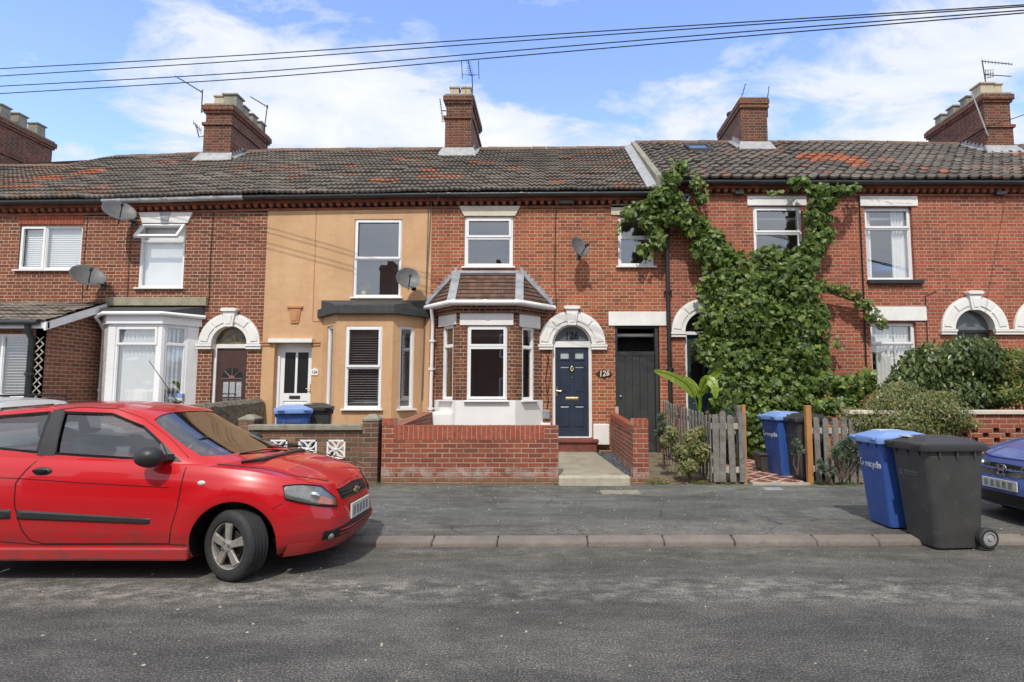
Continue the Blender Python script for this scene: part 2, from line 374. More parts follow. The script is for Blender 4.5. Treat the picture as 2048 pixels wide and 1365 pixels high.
def glass(name, tint, refl, rough=0.01, k=1.0):
    g = G(name)
    tr = g.n('ShaderNodeBsdfTransparent', {'Color': (*tint, 1)}).outputs[0]
    gl = g.n('ShaderNodeBsdfGlossy', {'Color': (0.93,0.96,1,1), 'Roughness': rough}).outputs[0]
    ge = g.n('ShaderNodeNewGeometry'); dt = g.m_('ABSOLUTE', g.n('ShaderNodeVectorMath', {0: ge.outputs['Normal'], 1: ge.outputs['Incoming']}, operation='DOT_PRODUCT').outputs['Value'])
    lw = g.m_('ADD', g.m_('MULTIPLY', g.m_('POWER', g.m_('SUBTRACT', 1.0, dt), 5.0), 0.9), 0.05)
    f = g.m_('ADD', g.m_('MULTIPLY', lw, k), refl)
    g.out(g.n('ShaderNodeMixShader', {0: f, 1: tr, 2: gl}).outputs[0]); MC[name] = g.m
glass('glass', (0.95,0.97,0.97), 0.19)
glass('car_glass', (0.50,0.55,0.55), 0.07)
glass('screen_glass', (0.55,0.58,0.55), 0.14)
glass('lamp_glass', (0.82,0.84,0.82), 0.06)
g = G('frost'); g.pbr((0.42,0.46,0.48), 0.25); MC['frost'] = g.m
g = G('fan_grey'); g.pbr(g.mix(g.rf(g.noise(g.pos(), 3, 3), 0.3, 0.7), (0.15,0.17,0.19), (0.10,0.115,0.13)), 0.12); MC['fan_grey'] = g.m
g = G('stained'); P = g.pos(); g.pbr(g.ramp(g.noise(P, 7, 2), [(0.3,(0.05,0.035,0.02)),(0.5,(0.10,0.09,0.05)),(0.62,(0.30,0.14,0.03)),(0.75,(0.10,0.06,0.03))]), 0.12); MC['stained'] = g.m
# roof tiles : uv = (column, row)
def tiles(name, base, orange_amt, spots=(), wave=0.0):
    g = G(name); uv = g.uv(); s = g.n('ShaderNodeSeparateXYZ', {0: uv})
    cu = g.m_('FLOOR', s.outputs[0]); cv = g.m_('FLOOR', s.outputs[1])
    idv = g.n('ShaderNodeCombineXYZ', {0: cu, 1: cv}).outputs[0]
    wn = g.n('ShaderNodeTexWhiteNoise', {'Vector': idv}, noise_dimensions='2D').outputs['Value']
    P = g.pos()
    c = g.ramp(wn, base)
    c = g.mix(g.rf(g.noise(P, 0.7, 5, 0.6), 0.4, 0.7, 0, 0.6), c, (0.055,0.048,0.045))
    c = g.mix(g.rf(g.noise(P, 11, 6, 0.75), 0.56, 0.68, 0, 0.6), c, (0.25,0.24,0.18)); c = g.mix(g.rf(g.noise(P, 5, 5, 0.7), 0.58, 0.70, 0, 0.6), c, (0.045,0.042,0.036))
    # replaced clay tiles gather in patches
    clus = g.noise(g.scale(idv, 0.11, 0.22, 1), 1.0, 3, 0.6)
    thr = g.m_('ADD', g.rf(clus, 0.5, 0.75, 0, orange_amt), 0.0)
    soft = g.m_('GREATER_THAN', thr, g.n('ShaderNodeTexWhiteNoise', {'Vector': g.scale(idv, 1.7, 2.3, 1)}, noise_dimensions='2D').outputs['Value'])
    isor = g.m_('MULTIPLY', soft, 0.32)
    for (u0, v0, ru, rv, sh) in spots:
        du = g.m_('DIVIDE', g.m_('SUBTRACT', g.m_('ADD', cu, g.m_('MULTIPLY', cv, sh)), u0), ru)
        dv = g.m_('DIVIDE', g.m_('SUBTRACT', cv, v0), rv)
        dd = g.m_('ADD', g.m_('MULTIPLY', du, du), g.m_('MULTIPLY', dv, dv))
        isor = g.m_('MAXIMUM', isor, g.m_('LESS_THAN', dd, 1.0))
    oc = g.mix(wn, (0.42,0.125,0.05), (0.26,0.085,0.04))
    c = g.mix(g.m_('MULTIPLY', isor, 0.85), c, oc)
    g.pbr(c, 0.85, 0, g.bump(g.noise(P, 50, 4), 0.006)); MC[name] = g.m
# ground
def asphalt(name, c1, c2, patch, cracks=0.5, specks=0.5, worn=None, grain=1.0):
    g = G(name); P = g.pos()
    c = g.mix(g.rf(g.noise(g.scale(P, 0.45, 1.2, 1), 0.8, 6, 0.68), 0.38, 0.62), c1, c2)
    c = g.mix(g.rf(g.noise(g.scale(P, 0.35, 1.3, 1), 1.1, 6, 0.7, 0.6), 0.50, 0.63, 0, 0.80), c, patch)
    if worn:
        y = g.n('ShaderNodeSeparateXYZ', {0: P}).outputs[1]
        wob = g.m_('MULTIPLY', g.m_('SUBTRACT', g.noise(g.scale(P, 0.6, 1, 1), 0.8, 4), 0.5), 0.55)
        for (yc, hw, cc, am) in worn:
            b = g.rf(g.m_('ABSOLUTE', g.m_('SUBTRACT', g.m_('ADD', y, wob), yc)), hw, hw*0.35, 0, 1)
            n2 = g.rf(g.noise(g.scale(P, 1, 1.6, 1), 4.5, 7, 0.75), 0.45, 0.68)
            c = g.mix(g.m_('MULTIPLY', g.m_('MULTIPLY', b, n2), am), c, cc)
    vc = g.n('ShaderNodeTexVoronoi', {'Vector': g.scale(P, 1.0, 0.7, 0), 'Scale': 0.55}, distance='CHEBYCHEV'); wc = g.n('ShaderNodeTexWhiteNoise', {'Vector': vc.outputs['Position']}).outputs['Value']
    c = g.mix(g.rf(wc, 0.55, 1.0, 0, 0.38), c, tuple(v*0.5 for v in c1))
    fine = g.noise(P, 75, 6, 0.85); mid = g.noise(P, 17, 5, 0.75)
    c = g.mix(g.rf(mid, 0.38, 0.55, 0.40, 0.0), c, tuple(v*0.45 for v in c1))
    c = g.mix(g.rf(fine, 0.40, 0.53, 0.9*grain, 0.0), c, tuple(v*0.2 for v in c1))
    c = g.mix(g.rf(fine, 0.52, 0.64, 0, 0.85*grain), c, tuple(min(1, v*2.6) for v in c2))
    vo = g.n('ShaderNodeTexVoronoi', {'Vector': P, 'Scale': 26.0}); 
    wn = g.n('ShaderNodeTexWhiteNoise', {'Vector': vo.outputs['Position']}).outputs['Value']
    sp = g.m_('MULTIPLY', g.m_('LESS_THAN', vo.outputs['Distance'], g.rf(wn, 0.8, 1.0, 0.02, 0.14)), g.m_('GREATER_THAN', wn, 0.80))
    c = g.mix(g.m_('MULTIPLY', sp, specks), c, (0.42,0.38,0.32))
    vo2 = g.n('ShaderNodeTexVoronoi', {'Vector': P, 'Scale': 95.0}); wn2 = g.n('ShaderNodeTexWhiteNoise', {'Vector': vo2.outputs['Position']}).outputs['Value']
    sp2 = g.m_('MULTIPLY', g.m_('LESS_THAN', vo2.outputs['Distance'], 0.35), g.m_('GREATER_THAN', wn2, 0.86))
    c = g.mix(g.m_('MULTIPLY', sp2, specks*0.55), c, (0.30,0.28,0.25))
    h = g.m_('ADD', g.m_('MULTIPLY', fine, 0.5), g.m_('MULTIPLY', g.noise(P, 28, 4), 0.6))
    if cracks:
        dv = g.n('ShaderNodeTexNoise', {'Vector': P, 'Scale': 2.2, 'Detail': 5.0}).outputs['Color']
        PP = g.n('ShaderNodeVectorMath', {0: P, 1: g.scale(dv, 0.55, 0.55, 0)}, operation='ADD').outputs[0]
        cr = g.n('ShaderNodeTexVoronoi', {'Vector': PP, 'Scale': 0.75}, feature='DISTANCE_TO_EDGE').outputs['Distance']
        gate = g.rf(g.noise(P, 0.6, 3), 0.48, 0.56)
        k = g.m_('MULTIPLY', g.m_('MULTIPLY', g.rf(cr, 0.007, 0.002), gate), cracks)
        c = g.mix(k, c, (0.012,0.012,0.011)); h = g.m_('SUBTRACT', h, g.m_('MULTIPLY', k, 2.0))
    big = g.rf(g.noise(g.scale(P, 0.5, 1.25, 1), 1.0, 5, 0.62, 0.8), 0.36, 0.64, 0.76, 1.18); med = g.rf(g.noise(g.scale(P, 0.8, 1.6, 1), 3.6, 6, 0.72, 0.4), 0.36, 0.64, 0.76, 1.24)
    k2 = g.m_('MULTIPLY', big, med)
    c = g.mix(1.0, c, g.n('ShaderNodeCombineXYZ', {0: k2, 1: k2, 2: g.m_('MULTIPLY', k2, 0.985)}).outputs[0], 'MULTIPLY')
    g.pbr(c, 0.92, 0, g.bump(h, 0.010)); MC[name] = g.m
asphalt('road', (0.078,0.075,0.070), (0.138,0.132,0.120), (0.050,0.049,0.048), 0.15, 0.3,
        worn=[(3.3, 0.35, (0.045,0.044,0.044), 0.7), (4.46, 0.05, (0.04,0.04,0.038), 0.6), (4.80, 0.42, (0.42,0.385,0.34), 1.0), (5.85, 0.4, (0.22,0.185,0.14), 0.95)])
asphalt('pavement', (0.098,0.101,0.096), (0.145,0.147,0.138), (0.070,0.072,0.069), 0.45, 0.5, worn=[(8.95, 0.6, (0.25,0.22,0.165), 0.6), (6.6, 0.5, (0.22,0.18,0.14), 0.7)], grain=0.5)
simple('kerb', (0.215,0.183,0.155), (0.145,0.127,0.11), 2.2, 0.95, bump=0.012, bscale=30, dirt=((0.11,0.10,0.088),0.95))
simple('concrete', (0.33,0.30,0.23), (0.21,0.195,0.15), 3, 0.92, bump=0.006, bscale=50, dirt=((0.10,0.10,0.08),0.6))
simple('concrete_pale', (0.46,0.43,0.34), (0.32,0.30,0.24), 5, 0.9, bump=0.01, bscale=40, dirt=((0.15,0.14,0.11),0.6))
simple('soil', (0.22,0.18,0.12), (0.10,0.08,0.055), 5, 0.95, bump=0.03, bscale=30, dirt=((0.42,0.35,0.24),0.6))
simple('slate_chip', (0.10,0.11,0.125), (0.05,0.055,0.06), 20, 0.6, dirt=((0.4,0.42,0.45),0.7))
simple('far_brick', (0.20,0.085,0.055), (0.12,0.05,0.035), 5, 0.9)
simple('far_roof', (0.10,0.09,0.085), (0.07,0.06,0.055), 3, 0.9)
simple('white_stripe', (0.6,0.6,0.58), (0.4,0.4,0.38), 9, 0.8)
g = G('path_tiles'); uv = g.pos(); s = g.n('ShaderNodeSeparateXYZ', {0: uv})
a_ = g.m_('DIVIDE', g.m_('ADD', s.outputs[0], s.outputs[1]), 0.42); b_ = g.m_('DIVIDE', g.m_('SUBTRACT', s.outputs[0], s.outputs[1]), 0.42)
fa, fb = g.m_('FRACT', a_), g.m_('FRACT', b_)
e = g.m_('MINIMUM', g.m_('MINIMUM', fa, g.m_('SUBTRACT', 1.0, fa)), g.m_('MINIMUM', fb, g.m_('SUBTRACT', 1.0, fb)))
ch = g.m_('FLOORED_MODULO', g.m_('ADD', g.m_('FLOOR', g.m_('MULTIPLY', a_, 2)), g.m_('FLOOR', g.m_('MULTIPLY', b_, 2))), 2.0)
c = g.mix(ch, (0.36,0.10,0.06), (0.07,0.05,0.045)); c = g.mix(g.rf(e, 0.06, 0.045), c, (0.55,0.50,0.46))
c = g.mix(g.rf(g.noise(uv, 8, 5, 0.7), 0.5, 0.75, 0, 0.5), c, (0.2,0.17,0.13)); g.pbr(c, 0.7); MC['path_tiles'] = g.m
# foliage : face attribute 'var' picks the tint
def leafmat(name, pts, rough=0.45, trans=0.35):
    g = G(name); v = g.n('ShaderNodeAttribute', attribute_name='var').outputs['Fac']
    c = g.ramp(v, pts)
    c = g.mix(g.rf(g.noise(g.pos(), 2.2, 3), 0.35, 0.7, 0, 0.35), c, tuple(x*0.55 for x in pts[1][1]))
    p = g.n('ShaderNodeBsdfPrincipled', {'Base Color': c, 'Roughness': rough})
    t = g.n('ShaderNodeBsdfTranslucent', {'Color': g.mix(0.5, c, (0.16,0.26,0.03))})
    g.out(g.n('ShaderNodeMixShader', {0: trans, 1: p.outputs[0], 2: t.outputs[0]}).outputs[0]); MC[name] = g.m
leafmat('leaf_vine', [(0,(0.045,0.080,0.016)),(0.45,(0.105,0.168,0.032)),(0.78,(0.18,0.255,0.048)),(1,(0.30,0.36,0.07))])
leafmat('leaf_dark', [(0,(0.030,0.050,0.015)),(0.5,(0.070,0.108,0.028)),(0.85,(0.15,0.195,0.05)),(1,(0.32,0.33,0.11))], 0.35, 0.25)
leafmat('leaf_fine', [(0,(0.08,0.105,0.03)),(0.5,(0.16,0.185,0.055)),(0.85,(0.28,0.27,0.10)),(1,(0.42,0.28,0.14))])
leafmat('leaf_privet', [(0,(0.055,0.10,0.015)),(0.5,(0.12,0.17,0.025)),(0.85,(0.25,0.26,0.04)),(1,(0.50,0.22,0.04))])
leafmat('leaf_blue', [(0,(0.09,0.13,0.095)),(0.5,(0.15,0.20,0.15)),(1,(0.24,0.30,0.21))])
leafmat('leaf_banana', [(0,(0.20,0.32,0.03)),(0.5,(0.30,0.44,0.05)),(1,(0.48,0.56,0.10))], 0.35, 0.5)
leafmat('leaf_dry', [(0,(0.16,0.11,0.06)),(0.5,(0.30,0.21,0.11)),(1,(0.42,0.28,0.14))], 0.9, 0.1)
simple('stem', (0.13,0.09,0.06), (0.08,0.055,0.04), 9, 0.9, bump=0.005)
# ------------------------------------------------------------------ houses
def lerp_fn(pts):
    pts = sorted(pts)
    def f(x):
        if x <= pts[0][0]: a, b = pts[0], pts[1]
        elif x >= pts[-1][0]: a, b = pts[-2], pts[-1]
        else:
            for a, b in zip(pts, pts[1:]):
                if a[0] <= x <= b[0]: break
        return a[1] + (b[1]-a[1])*(x-a[0])/(b[0]-a[0])
    return f
YE, YR = 12.5, 16.3
def pxz(lst, Y): return lerp_fn([(at(px, py, Y).x, at(px, py, Y).z) for px, py in lst])
eave_l = pxz([(0,397),(250,394),(500,387),(860,382),(1310,379)], YE)
eave_r = pxz([(1320,356),(2048,357)], YE)
_rl = [(0,334),(150,333),(185,324),(228,316),(480,307),(560,302),(880,300),(1240,298)]
ridge_l = pxz(_rl, YR)
ridge_r = pxz([(1240,287),(1480,286),(1750,287),(2048,294)], YR)
XCD = fx(1320, 500)
XB = [-17.5, fx(207), fx(529), fx(861), XCD, fx(1652), fx(2016), 21.0]
HN = ['H0','A','B','C','D','E','F']
T0, _ = TF((0, YF), (1, YF))
GZ = 0.28
def roof_rows(mb, x0, x1, ef, rf_, wave, tile, rows, amp, prof, y0=YE, y1=YR, seg=6, xref=0.0, lip=0.042):
    nx = max(2, int(round((x1-x0)/wave)))*seg
    for r in range(rows):
        ta, tb = r/rows, (r+1)/rows
        Va = []; Vb = []; Vc = []
        for i in range(nx+1):
            x = x0+(x1-x0)*i/nx
            h = amp*prof(((x-xref)/wave) % 1.0)
            jit = 0.014*(mnoise.cell(Vector((x/tile+.37, r*1.0+.5, 3)))-.5) + 0.006*mnoise.noise(Vector((x*1.5, r*3.1, 0))) + 0.03*mnoise.noise(Vector((x*0.35, r*0.2, 5)))
            def P(t, hh):
                y = y0+(y1-y0)*t; z = ef(x)+(rf_(x)-ef(x))*t
                return (x, y-hh*0.55, z+hh*0.83)
            Va.append(P(ta, h+lip+jit)); Vb.append(P(tb+0.004, h+jit)); Vc.append(P(ta, h+jit-0.004))
        V = Va+Vb+Vc; n = nx+1
        F = []; U = []
        for i in range(nx):
            uu = (x0+(x1-x0)*(i+0.5)/nx - xref)/tile + 200
            F.append((i, i+1, n+i+1, n+i)); U.append([(uu, r+.5)]*4)
            F.append((2*n+i, 2*n+i+1, i+1, i)); U.append([(uu, r+.5)]*4)
        mb.mesh(V, F, U)
p_wave = lambda t: 0.5+0.5*math.cos(2*PI*t)
def p_pan(t):
    if t < 0.62: return 0.10*math.sin(PI*t/0.62)*-1+0.1
    return 0.1+0.9*math.sin(PI*(t-0.62)/0.38)
def tcol(px, py, tile): 
    # column / row under a pixel on the roof
    lo, hi = 0.0, 1.0
    for _ in range(40):
        t = (lo+hi)/2; Y = YE+(YR-YE)*t; P = at(px, py, Y); ef, rr = (eave_l, ridge_l) if P.x < XCD else (eave_r, ridge_r)
        z = ef(P.x)+(rr(P.x)-ef(P.x))*t
        if P.z > z: lo = t
        else: hi = t
    return P.x/tile+200, t
ROWL, ROWR = 16, 13
WL, TL, WR_, TR = 0.115, 0.345, 0.235, 0.235
def spot(px, py, ru, rv, tile, rows, sh=0.0):
    u, t = tcol(px, py, tile); v = t*rows
    return (u+sh*v, v, ru, rv, sh)
tiles('tiles_left', [(0,(0.12,0.103,0.086)),(0.3,(0.16,0.135,0.112)),(0.6,(0.09,0.079,0.068)),(0.85,(0.19,0.16,0.128)),(1,(0.135,0.102,0.082))], 0.8,
      [spot(60,362,2.4,0.9,TL,ROWL), spot(30,378,1.6,0.7,TL,ROWL), spot(160,348,1.4,.6,TL,ROWL), spot(700,335,.8,.6,TL,ROWL), spot(760,365,.7,.6,TL,ROWL), spot(955,330,1.2,.6,TL,ROWL), spot(860,358,1.2,.8,TL,ROWL), spot(1028,342,0.8,.6,TL,ROWL), spot(800,322,1.2,.6,TL,ROWL), spot(845,345,.8,.6,TL,ROWL), spot(1095,369,.7,.6,TL,ROWL)])
tiles('tiles_right', [(0,(0.105,0.092,0.08)),(0.3,(0.145,0.122,0.104)),(0.6,(0.085,0.078,0.072)),(0.85,(0.18,0.148,0.122)),(1,(0.125,0.097,0.083))], 0.5,
      [spot(1648,320,3.4,1.6,TR,ROWR,0.35), spot(1700,334,1.2,1.0,TR,ROWR), spot(1758,324,.9,.6,TR,ROWR), spot(1842,343,.8,.6,TR,ROWR), spot(2025,315,.9,.6,TR,ROWR), spot(1880,351,.8,.5,TR,ROWR)])
tiles('tiles_bay', [(0,(0.075,0.04,0.03)),(0.4,(0.12,0.06,0.043)),(1,(0.16,0.082,0.058))], 0.0)
tiles('tiles_porch', [(0,(0.20,0.17,0.14)),(0.4,(0.26,0.22,0.18)),(1,(0.14,0.12,0.10))], 0.1)
# ---- windows
def window(H, T, u0, u1, z0, z1, panes, w=-0.075, border=0.045, sill=True, cover=None, mat='upvc', gl='glass', sillmat='upvc', sproj=0.07, sext=0.05, label=None, skip_open=()):
    mb = MB(); W, Hh = u1-u0, z1-z0
    rects = [(u0+a*W, u0+b*W, z0+c*Hh, z0+d*Hh) for a, b, c, d, *_ in panes]
    holes = [(a+border*(1.0 if r[0] == 0 else .5), b-border*(1.0 if r[1] == 1 else .5), c+border*(1.0 if r[2] == 0 else .5), d-border*(1.0 if r[3] == 1 else .5)) for (a, b, c, d), r in zip(rects, panes)]
    plate(mb, T, u0, u1, z0, z1, holes, w, w-0.06)
    for h, r in zip(holes, panes):
        if len(r) > 4 and r[4]:   # raised opening sash
            s = 0.038
            plate(mb, T, h[0]-0.02, h[1]+0.02, h[2]-0.02, h[3]+0.02, [(h[0]+s-.012, h[1]-s+.012, h[2]+s-.012, h[3]-s+.012)], w+0.018, w-0.02)
        else:
            s = 0.014
            plate(mb, T, h[0]-0.001, h[1]+0.001, h[2]-0.001, h[3]+0.001, [(h[0]+s, h[1]-s, h[2]+s, h[3]-s)], w-0.014, w-0.05, sides=False)
    F = mb.build('window', MC[mat], H, bevel=0.004)
    if label: F['label'] = label
    for k, h in enumerate(holes):
        if k in skip_open: continue
        g_ = MB(); g_.face([T(h[0], w-0.035, h[2]), T(h[1], w-0.035, h[2]), T(h[1], w-0.035, h[3]), T(h[0], w-0.035, h[3])]); g_.build('glass_pane', MC[gl], F)
    if sill:
        s_ = MB(); s_.box(u0-sext, u1+sext, sproj if isinstance(sproj, float) else .07, w-0.02, z0-0.035, z0-0.003, T); s_.build('sill', MC[sillmat], F, bevel=0.006)
    if cover: cover(F, T, u0, u1, z0, z1, w-0.10)
    return F
def slat_blind(m='blind_grey', pitch=0.05, tilt=0.5, drop=1.0, gap=0.0):
    def f(F, T, u0, u1, z0, z1, w):
        mb = MB(); z = z1-0.03
        while z > z0+(z1-z0)*(1-drop)+0.02:
            a = 0.021
            mb.mesh([T(u0+.03, w+a*math.cos(tilt), z-a*math.sin(tilt)), T(u1-.03, w+a*math.cos(tilt), z-a*math.sin(tilt)), T(u1-.03, w-a*math.cos(tilt), z+a*math.sin(tilt)), T(u0+.03, w-a*math.cos(tilt), z+a*math.sin(tilt))], [(0,1,2,3)]); z -= pitch
        mb.build('blind', MC[m], F)
    return f
def vert_blind(m='blind_white', pitch=0.085, zt=1.0):
    def f(F, T, u0, u1, z0, z1, w):
        mb = MB(); u = u0+0.02
        while u < u1-0.02:
            mb.mesh([T(u, w+.018, z0+.02), T(u+pitch*.80, w-.034, z0+.02), T(u+pitch*.80, w-.034, z1-.02), T(u, w+.018, z1-.02)], [(0,1,2,3)]); u += pitch
        mb.build('blind', MC[m], F)
    return f
def flat_blind(m='blind_white', drop=1.0):
    def f(F, T, u0, u1, z0, z1, w):
        mb = MB(); mb.box(u0+.02, u1-.02, w, w-.01, z1-(z1-z0)*drop, z1-.02, T); mb.build('blind', MC[m], F)
    return f
def curtains(spans, m='curtain'):
    def f(F, T, u0, u1, z0, z1, w):
        for (a, b, lift) in spans:
            mb = MB(); n = 26; W = u1-u0
            V = []
            for i in range(n+1):
                t = i/n; u = u0+W*(a+(b-a)*t); ww = w-.02+.028*math.sin(t*n*0.9*(1+0.3*math.sin(3*t)))
                ub = u0+W*((a+lift)+(b-a-lift*1.4)*t)
                V += [T(u, ww, z1), T((u+ub)/2, ww*1.0+.006, (z0+z1)/2), T(ub, ww, z0+.03)]
            mb.mesh(V, [(3*i+k, 3*i+3+k, 3*i+4+k, 3*i+1+k) for i in range(n) for k in (0, 1)])
            mb.build('curtain', MC[m], F, smooth=True)
    return f
def half_disc(mb, T, uc, zs, r, w, n=24):
    mb.face([T(uc+r*math.cos(PI*k/n), w, zs+r*math.sin(PI*k/n)) for k in range(n+1)])
def arch(H, uc, zs, ri, ro, mat='white_paint', half=None, fan='fan_grey', imp=(1,1)):
    """semicircular moulded surround with voussoir panels, keystone, imposts"""
    mb = MB(); n = 32; a0, a1 = half or (0, PI)
    def ring(r0, r1, wa, wb, t0, t1, m):
        for k in range(m):
            p, q = t0+(t1-t0)*k/m, t0+(t1-t0)*(k+1)/m
            P = lambda r, t, w: T0(uc+r*math.cos(t), w, zs+r*math.sin(t))
            A = [P(r0, p, wa), P(r1, p, wa), P(r1, q, wa), P(r0, q, wa)]
            mb.face(A); mb.face([P(r1, p, wb), P(r1, q, wb), P(r1, q, wa), P(r1, p, wa)])
            mb.face([P(r0, p, wb), P(r0, p, wa), P(r0, q, wa), P(r0, q, wb)])
            if k == 0: mb.face([P(r0, p, wb), P(r1, p, wb), P(r1, p, wa), P(r0, p, wa)])
            if k == m-1: mb.face([P(r0, q, wb), P(r1, q, wb), P(r1, q, wa), P(r0, q, wa)])
    ring(ri, ro, 0.055, -0.215, a0, a1, n)
    for (p, q) in ((0.10, 0.78), (0.86, 1.36), (PI-1.36, PI-.86), (PI-.78, PI-.10)):
        if p < a0-1e-6 or q > a1+1e-6: continue
        ring(ri+(ro-ri)*.30, ro-(ro-ri)*.16, 0.074, 0.05, p, q, 8)
        ring(ri+(ro-ri)*.02, ro-.004, 0.058, 0.05, q+.035, q+.045, 1)
    o = mb.build('door_arch', MC[mat], H)
    ks = MB()
    if a0 <= PI/2 <= a1:
        ks.prism([(uc-.085, zs+ri-.02), (uc+.085, zs+ri-.02), (uc+.135, zs+ro+.03), (uc-.135, zs+ro+.03)], .115, 0, T0)
        ks.prism([(uc-.05, zs+ri+.04), (uc+.05, zs+ri+.04), (uc+.075, zs+ro-.05), (uc-.075, zs+ro-.05)], .128, .11, T0)
        ks.prism([(uc-.15, zs+ro+.03), (uc+.15, zs+ro+.03), (uc+.185, zs+ro+.075), (uc+.12, zs+ro+.105), (uc-.12, zs+ro+.105), (uc-.185, zs+ro+.075)], .15, 0, T0)
        ks.build('keystone', MC[mat], o, bevel=.005)
    for sgn, on in zip((-1, 1), imp):
        if not on: continue
        im = MB()
        a, b = sorted((uc+sgn*(ri-.02), uc+sgn*(ro+.04)))
        im.box(a, b, .095, -.1, zs-.06, zs-.012, T0); im.box(a+.01, b-.01, .075, -.1, zs-.12, zs-.06, T0)
        im.build('impost', MC[mat], o, bevel=.004)
    return o
def panel_door(H, u0, u1, z0, z1, w, mat, panels, lites=(), glassmat='frost', label=None):
    mb = MB()
    W, Hh = u1-u0, z1-z0
    hs = [(u0+a*W, u0+b*W, z0+c*Hh, z0+d*Hh) for a, b, c, d in list(panels)+list(lites)]
    plate(mb, T0, u0, u1, z0, z1, hs, w, w-.018)
    mb.box(u0, u1, w-.018, w-.045, z0, z1, T0, skip='f')
    for h in hs[:len(panels)]:
        mb.box(h[0]-.001, h[1]+.001, w-.017, w-.03, h[2]-.001, h[3]+.001, T0)
        a, b, c, d = h[0]+.045, h[1]-.045, h[2]+.045, h[3]-.045
        mb.hexa([T0(h[0]+.02, w-.018, h[2]+.02), T0(h[1]-.02, w-.018, h[2]+.02), T0(h[1]-.02, w-.018, h[3]-.02), T0(h[0]+.02, w-.018, h[3]-.02)],
                [T0(a, w-.004, c), T0(b, w-.004, c), T0(b, w-.004, d), T0(a, w-.004, d)])
    D = mb.build('door', MC[mat], H)
    if label: D['label'] = label
    for h in hs[len(panels):]:
        g_ = MB(); g_.box(h[0]-.002, h[1]+.002, w-.012, w-.016, h[2]-.002, h[3]+.002, T0); g_.build('door_glass', MC[glassmat], D)
    return D
def letterbox(D, u, z, w, m='brass', L=.25):
    mb = MB(); mb.box(u-L/2, u+L/2, w+.012, w, z-.035, z+.035, T0); mb.box(u-L/2+.02, u+L/2-.02, w+.02, w+.01, z-.02, z+.018, T0); mb.build('letterbox', MC[m], D, bevel=.004)
def lintel_flared(H, px, Y, mat, key=None, flare=9):
    (xa, xb), (ya, yb) = px, Y
    u0, u1, z0, z1 = wr(xa, xb, ya, yb); f = flare/92.0
    mb = MB(); mb.prism([(u0+f, z0), (u1-f, z0), (u1, z1), (u0, z1)], .035, -.1, T0)
    o = mb.build('lintel', MC[mat], H, bevel=.004)
    if key:
        k = MB(); c = (u0+u1)/2; k.prism([(c-.07, z0-.01), (c+.07, z0-.01), (c+.12, z1), (c-.12, z1)], .05, 0, T0); k.build('keystone', MC[key], o)
    return o
def lintel(H, xa, xb, ya, yb, mat='white_paint', label=None):
    u0, u1, z0, z1 = wr(xa, xb, ya, yb); mb = MB(); mb.box(u0, u1, .03, -.1, z0, z1, T0); o = mb.build('lintel', MC[mat], H, bevel=.006)
    if label: o['label'] = label
    return o
def drainpipe(H, pts, r, mat, brackets=(), name='drainpipe'):
    mb = MB(); mb.tube(pts, r, 10)
    for (x, y, z) in brackets: mb.lathe([(r*1.45, -.03), (r*1.45, .03)], (x, y, z), n=10); mb.box(x-r*1.8, x+r*1.8, y, y+.07, z-.012, z+.012)
    return mb.build(name, MC[mat], H, smooth=True)
# ---- house shells
LAB = {
 'H0': ('brick terraced house at the left edge with a tiled lean-to front extension', 'brick_house'),
 'A': ('brick terraced house with white box bay window and brown arched front door', 'brick_house'),
 'B': ('terraced house rendered in orange with a flat-roofed canted bay', 'rendered_house'),
 'C': ('brick terraced house numbered 126 with navy front door and tiled bay window', 'brick_house'),
 'D': ('brick terraced house with skylight, mostly hidden behind the climbing vine', 'brick_house'),
 'E': ('bright red brick terraced house with long white curtains, behind the big shrubs', 'brick_house'),
 'F': ('brick terraced house cut off by the right edge, only half an arch in view', 'brick_house')}
Hs = {}
HOLE = {k: [] for k in HN}
def hole(k, x0, x1, y0, y1):
    r = wr(x0, x1, y0, y1); HOLE[k].append(r); return r
for i, k in enumerate(HN):
    Hs[k] = thing(LAB[k][1], LAB[k][0], 'house', ((XB[i]+XB[i+1])/2, YF, GZ), 'houses of the terrace')
# openings (upper and lower)
hH0u = hole('H0', 37, 163, 451, 540)
hAu = hole('A', 279, 369, 447, 576)
hAd = wr(429, 492, 655, 812); rA = (hAd[1]-hAd[0])/2
hBu = hole('B', 708, 803, 439, 595)
hBd = hole('B', 547, 622, 687, 850)
hCu = hole('C', 929, 1026, 434, 534)
hCu2 = hole('C', 1236, 1307, 433, 533)
hDu = hole('D', 1508, 1605, 413, 560)
hEu = hole('E', 1732, 1827, 414, 560)
hEl = hole('E', 1744, 1836, 645, 800)
zsC = fz(689); zsA = fz(688, 455); zsD = fz(664); zsE = fz(659)
ucC, riC, roC = (fx(1107, 690)+fx(1181, 690))/2, 0.43, 0.725
ucA, riA, roA = (fx(424, 690)+fx(496, 690))/2, 0.385, 0.665
ucD, ucE, ucF = fx(1409, 660), fx(1948, 660), fx(2093, 660)
for k, uc, zs, ri, zb in (('C', ucC, zsC, riC, .2), ('A', ucA, zsA, riA, .2), ('D', ucD, zsD, riC, .2), ('E', ucE, zsE, riC, .2), ('F', ucF, zsE, riC, .2)):
    HOLE[k].append((uc-ri, uc+ri, GZ-.05, zs+ri*.999))
pg = wr(1231, 1320, 652, 892); HOLE['C'].append((pg[0], pg[1], .1, pg[3]))
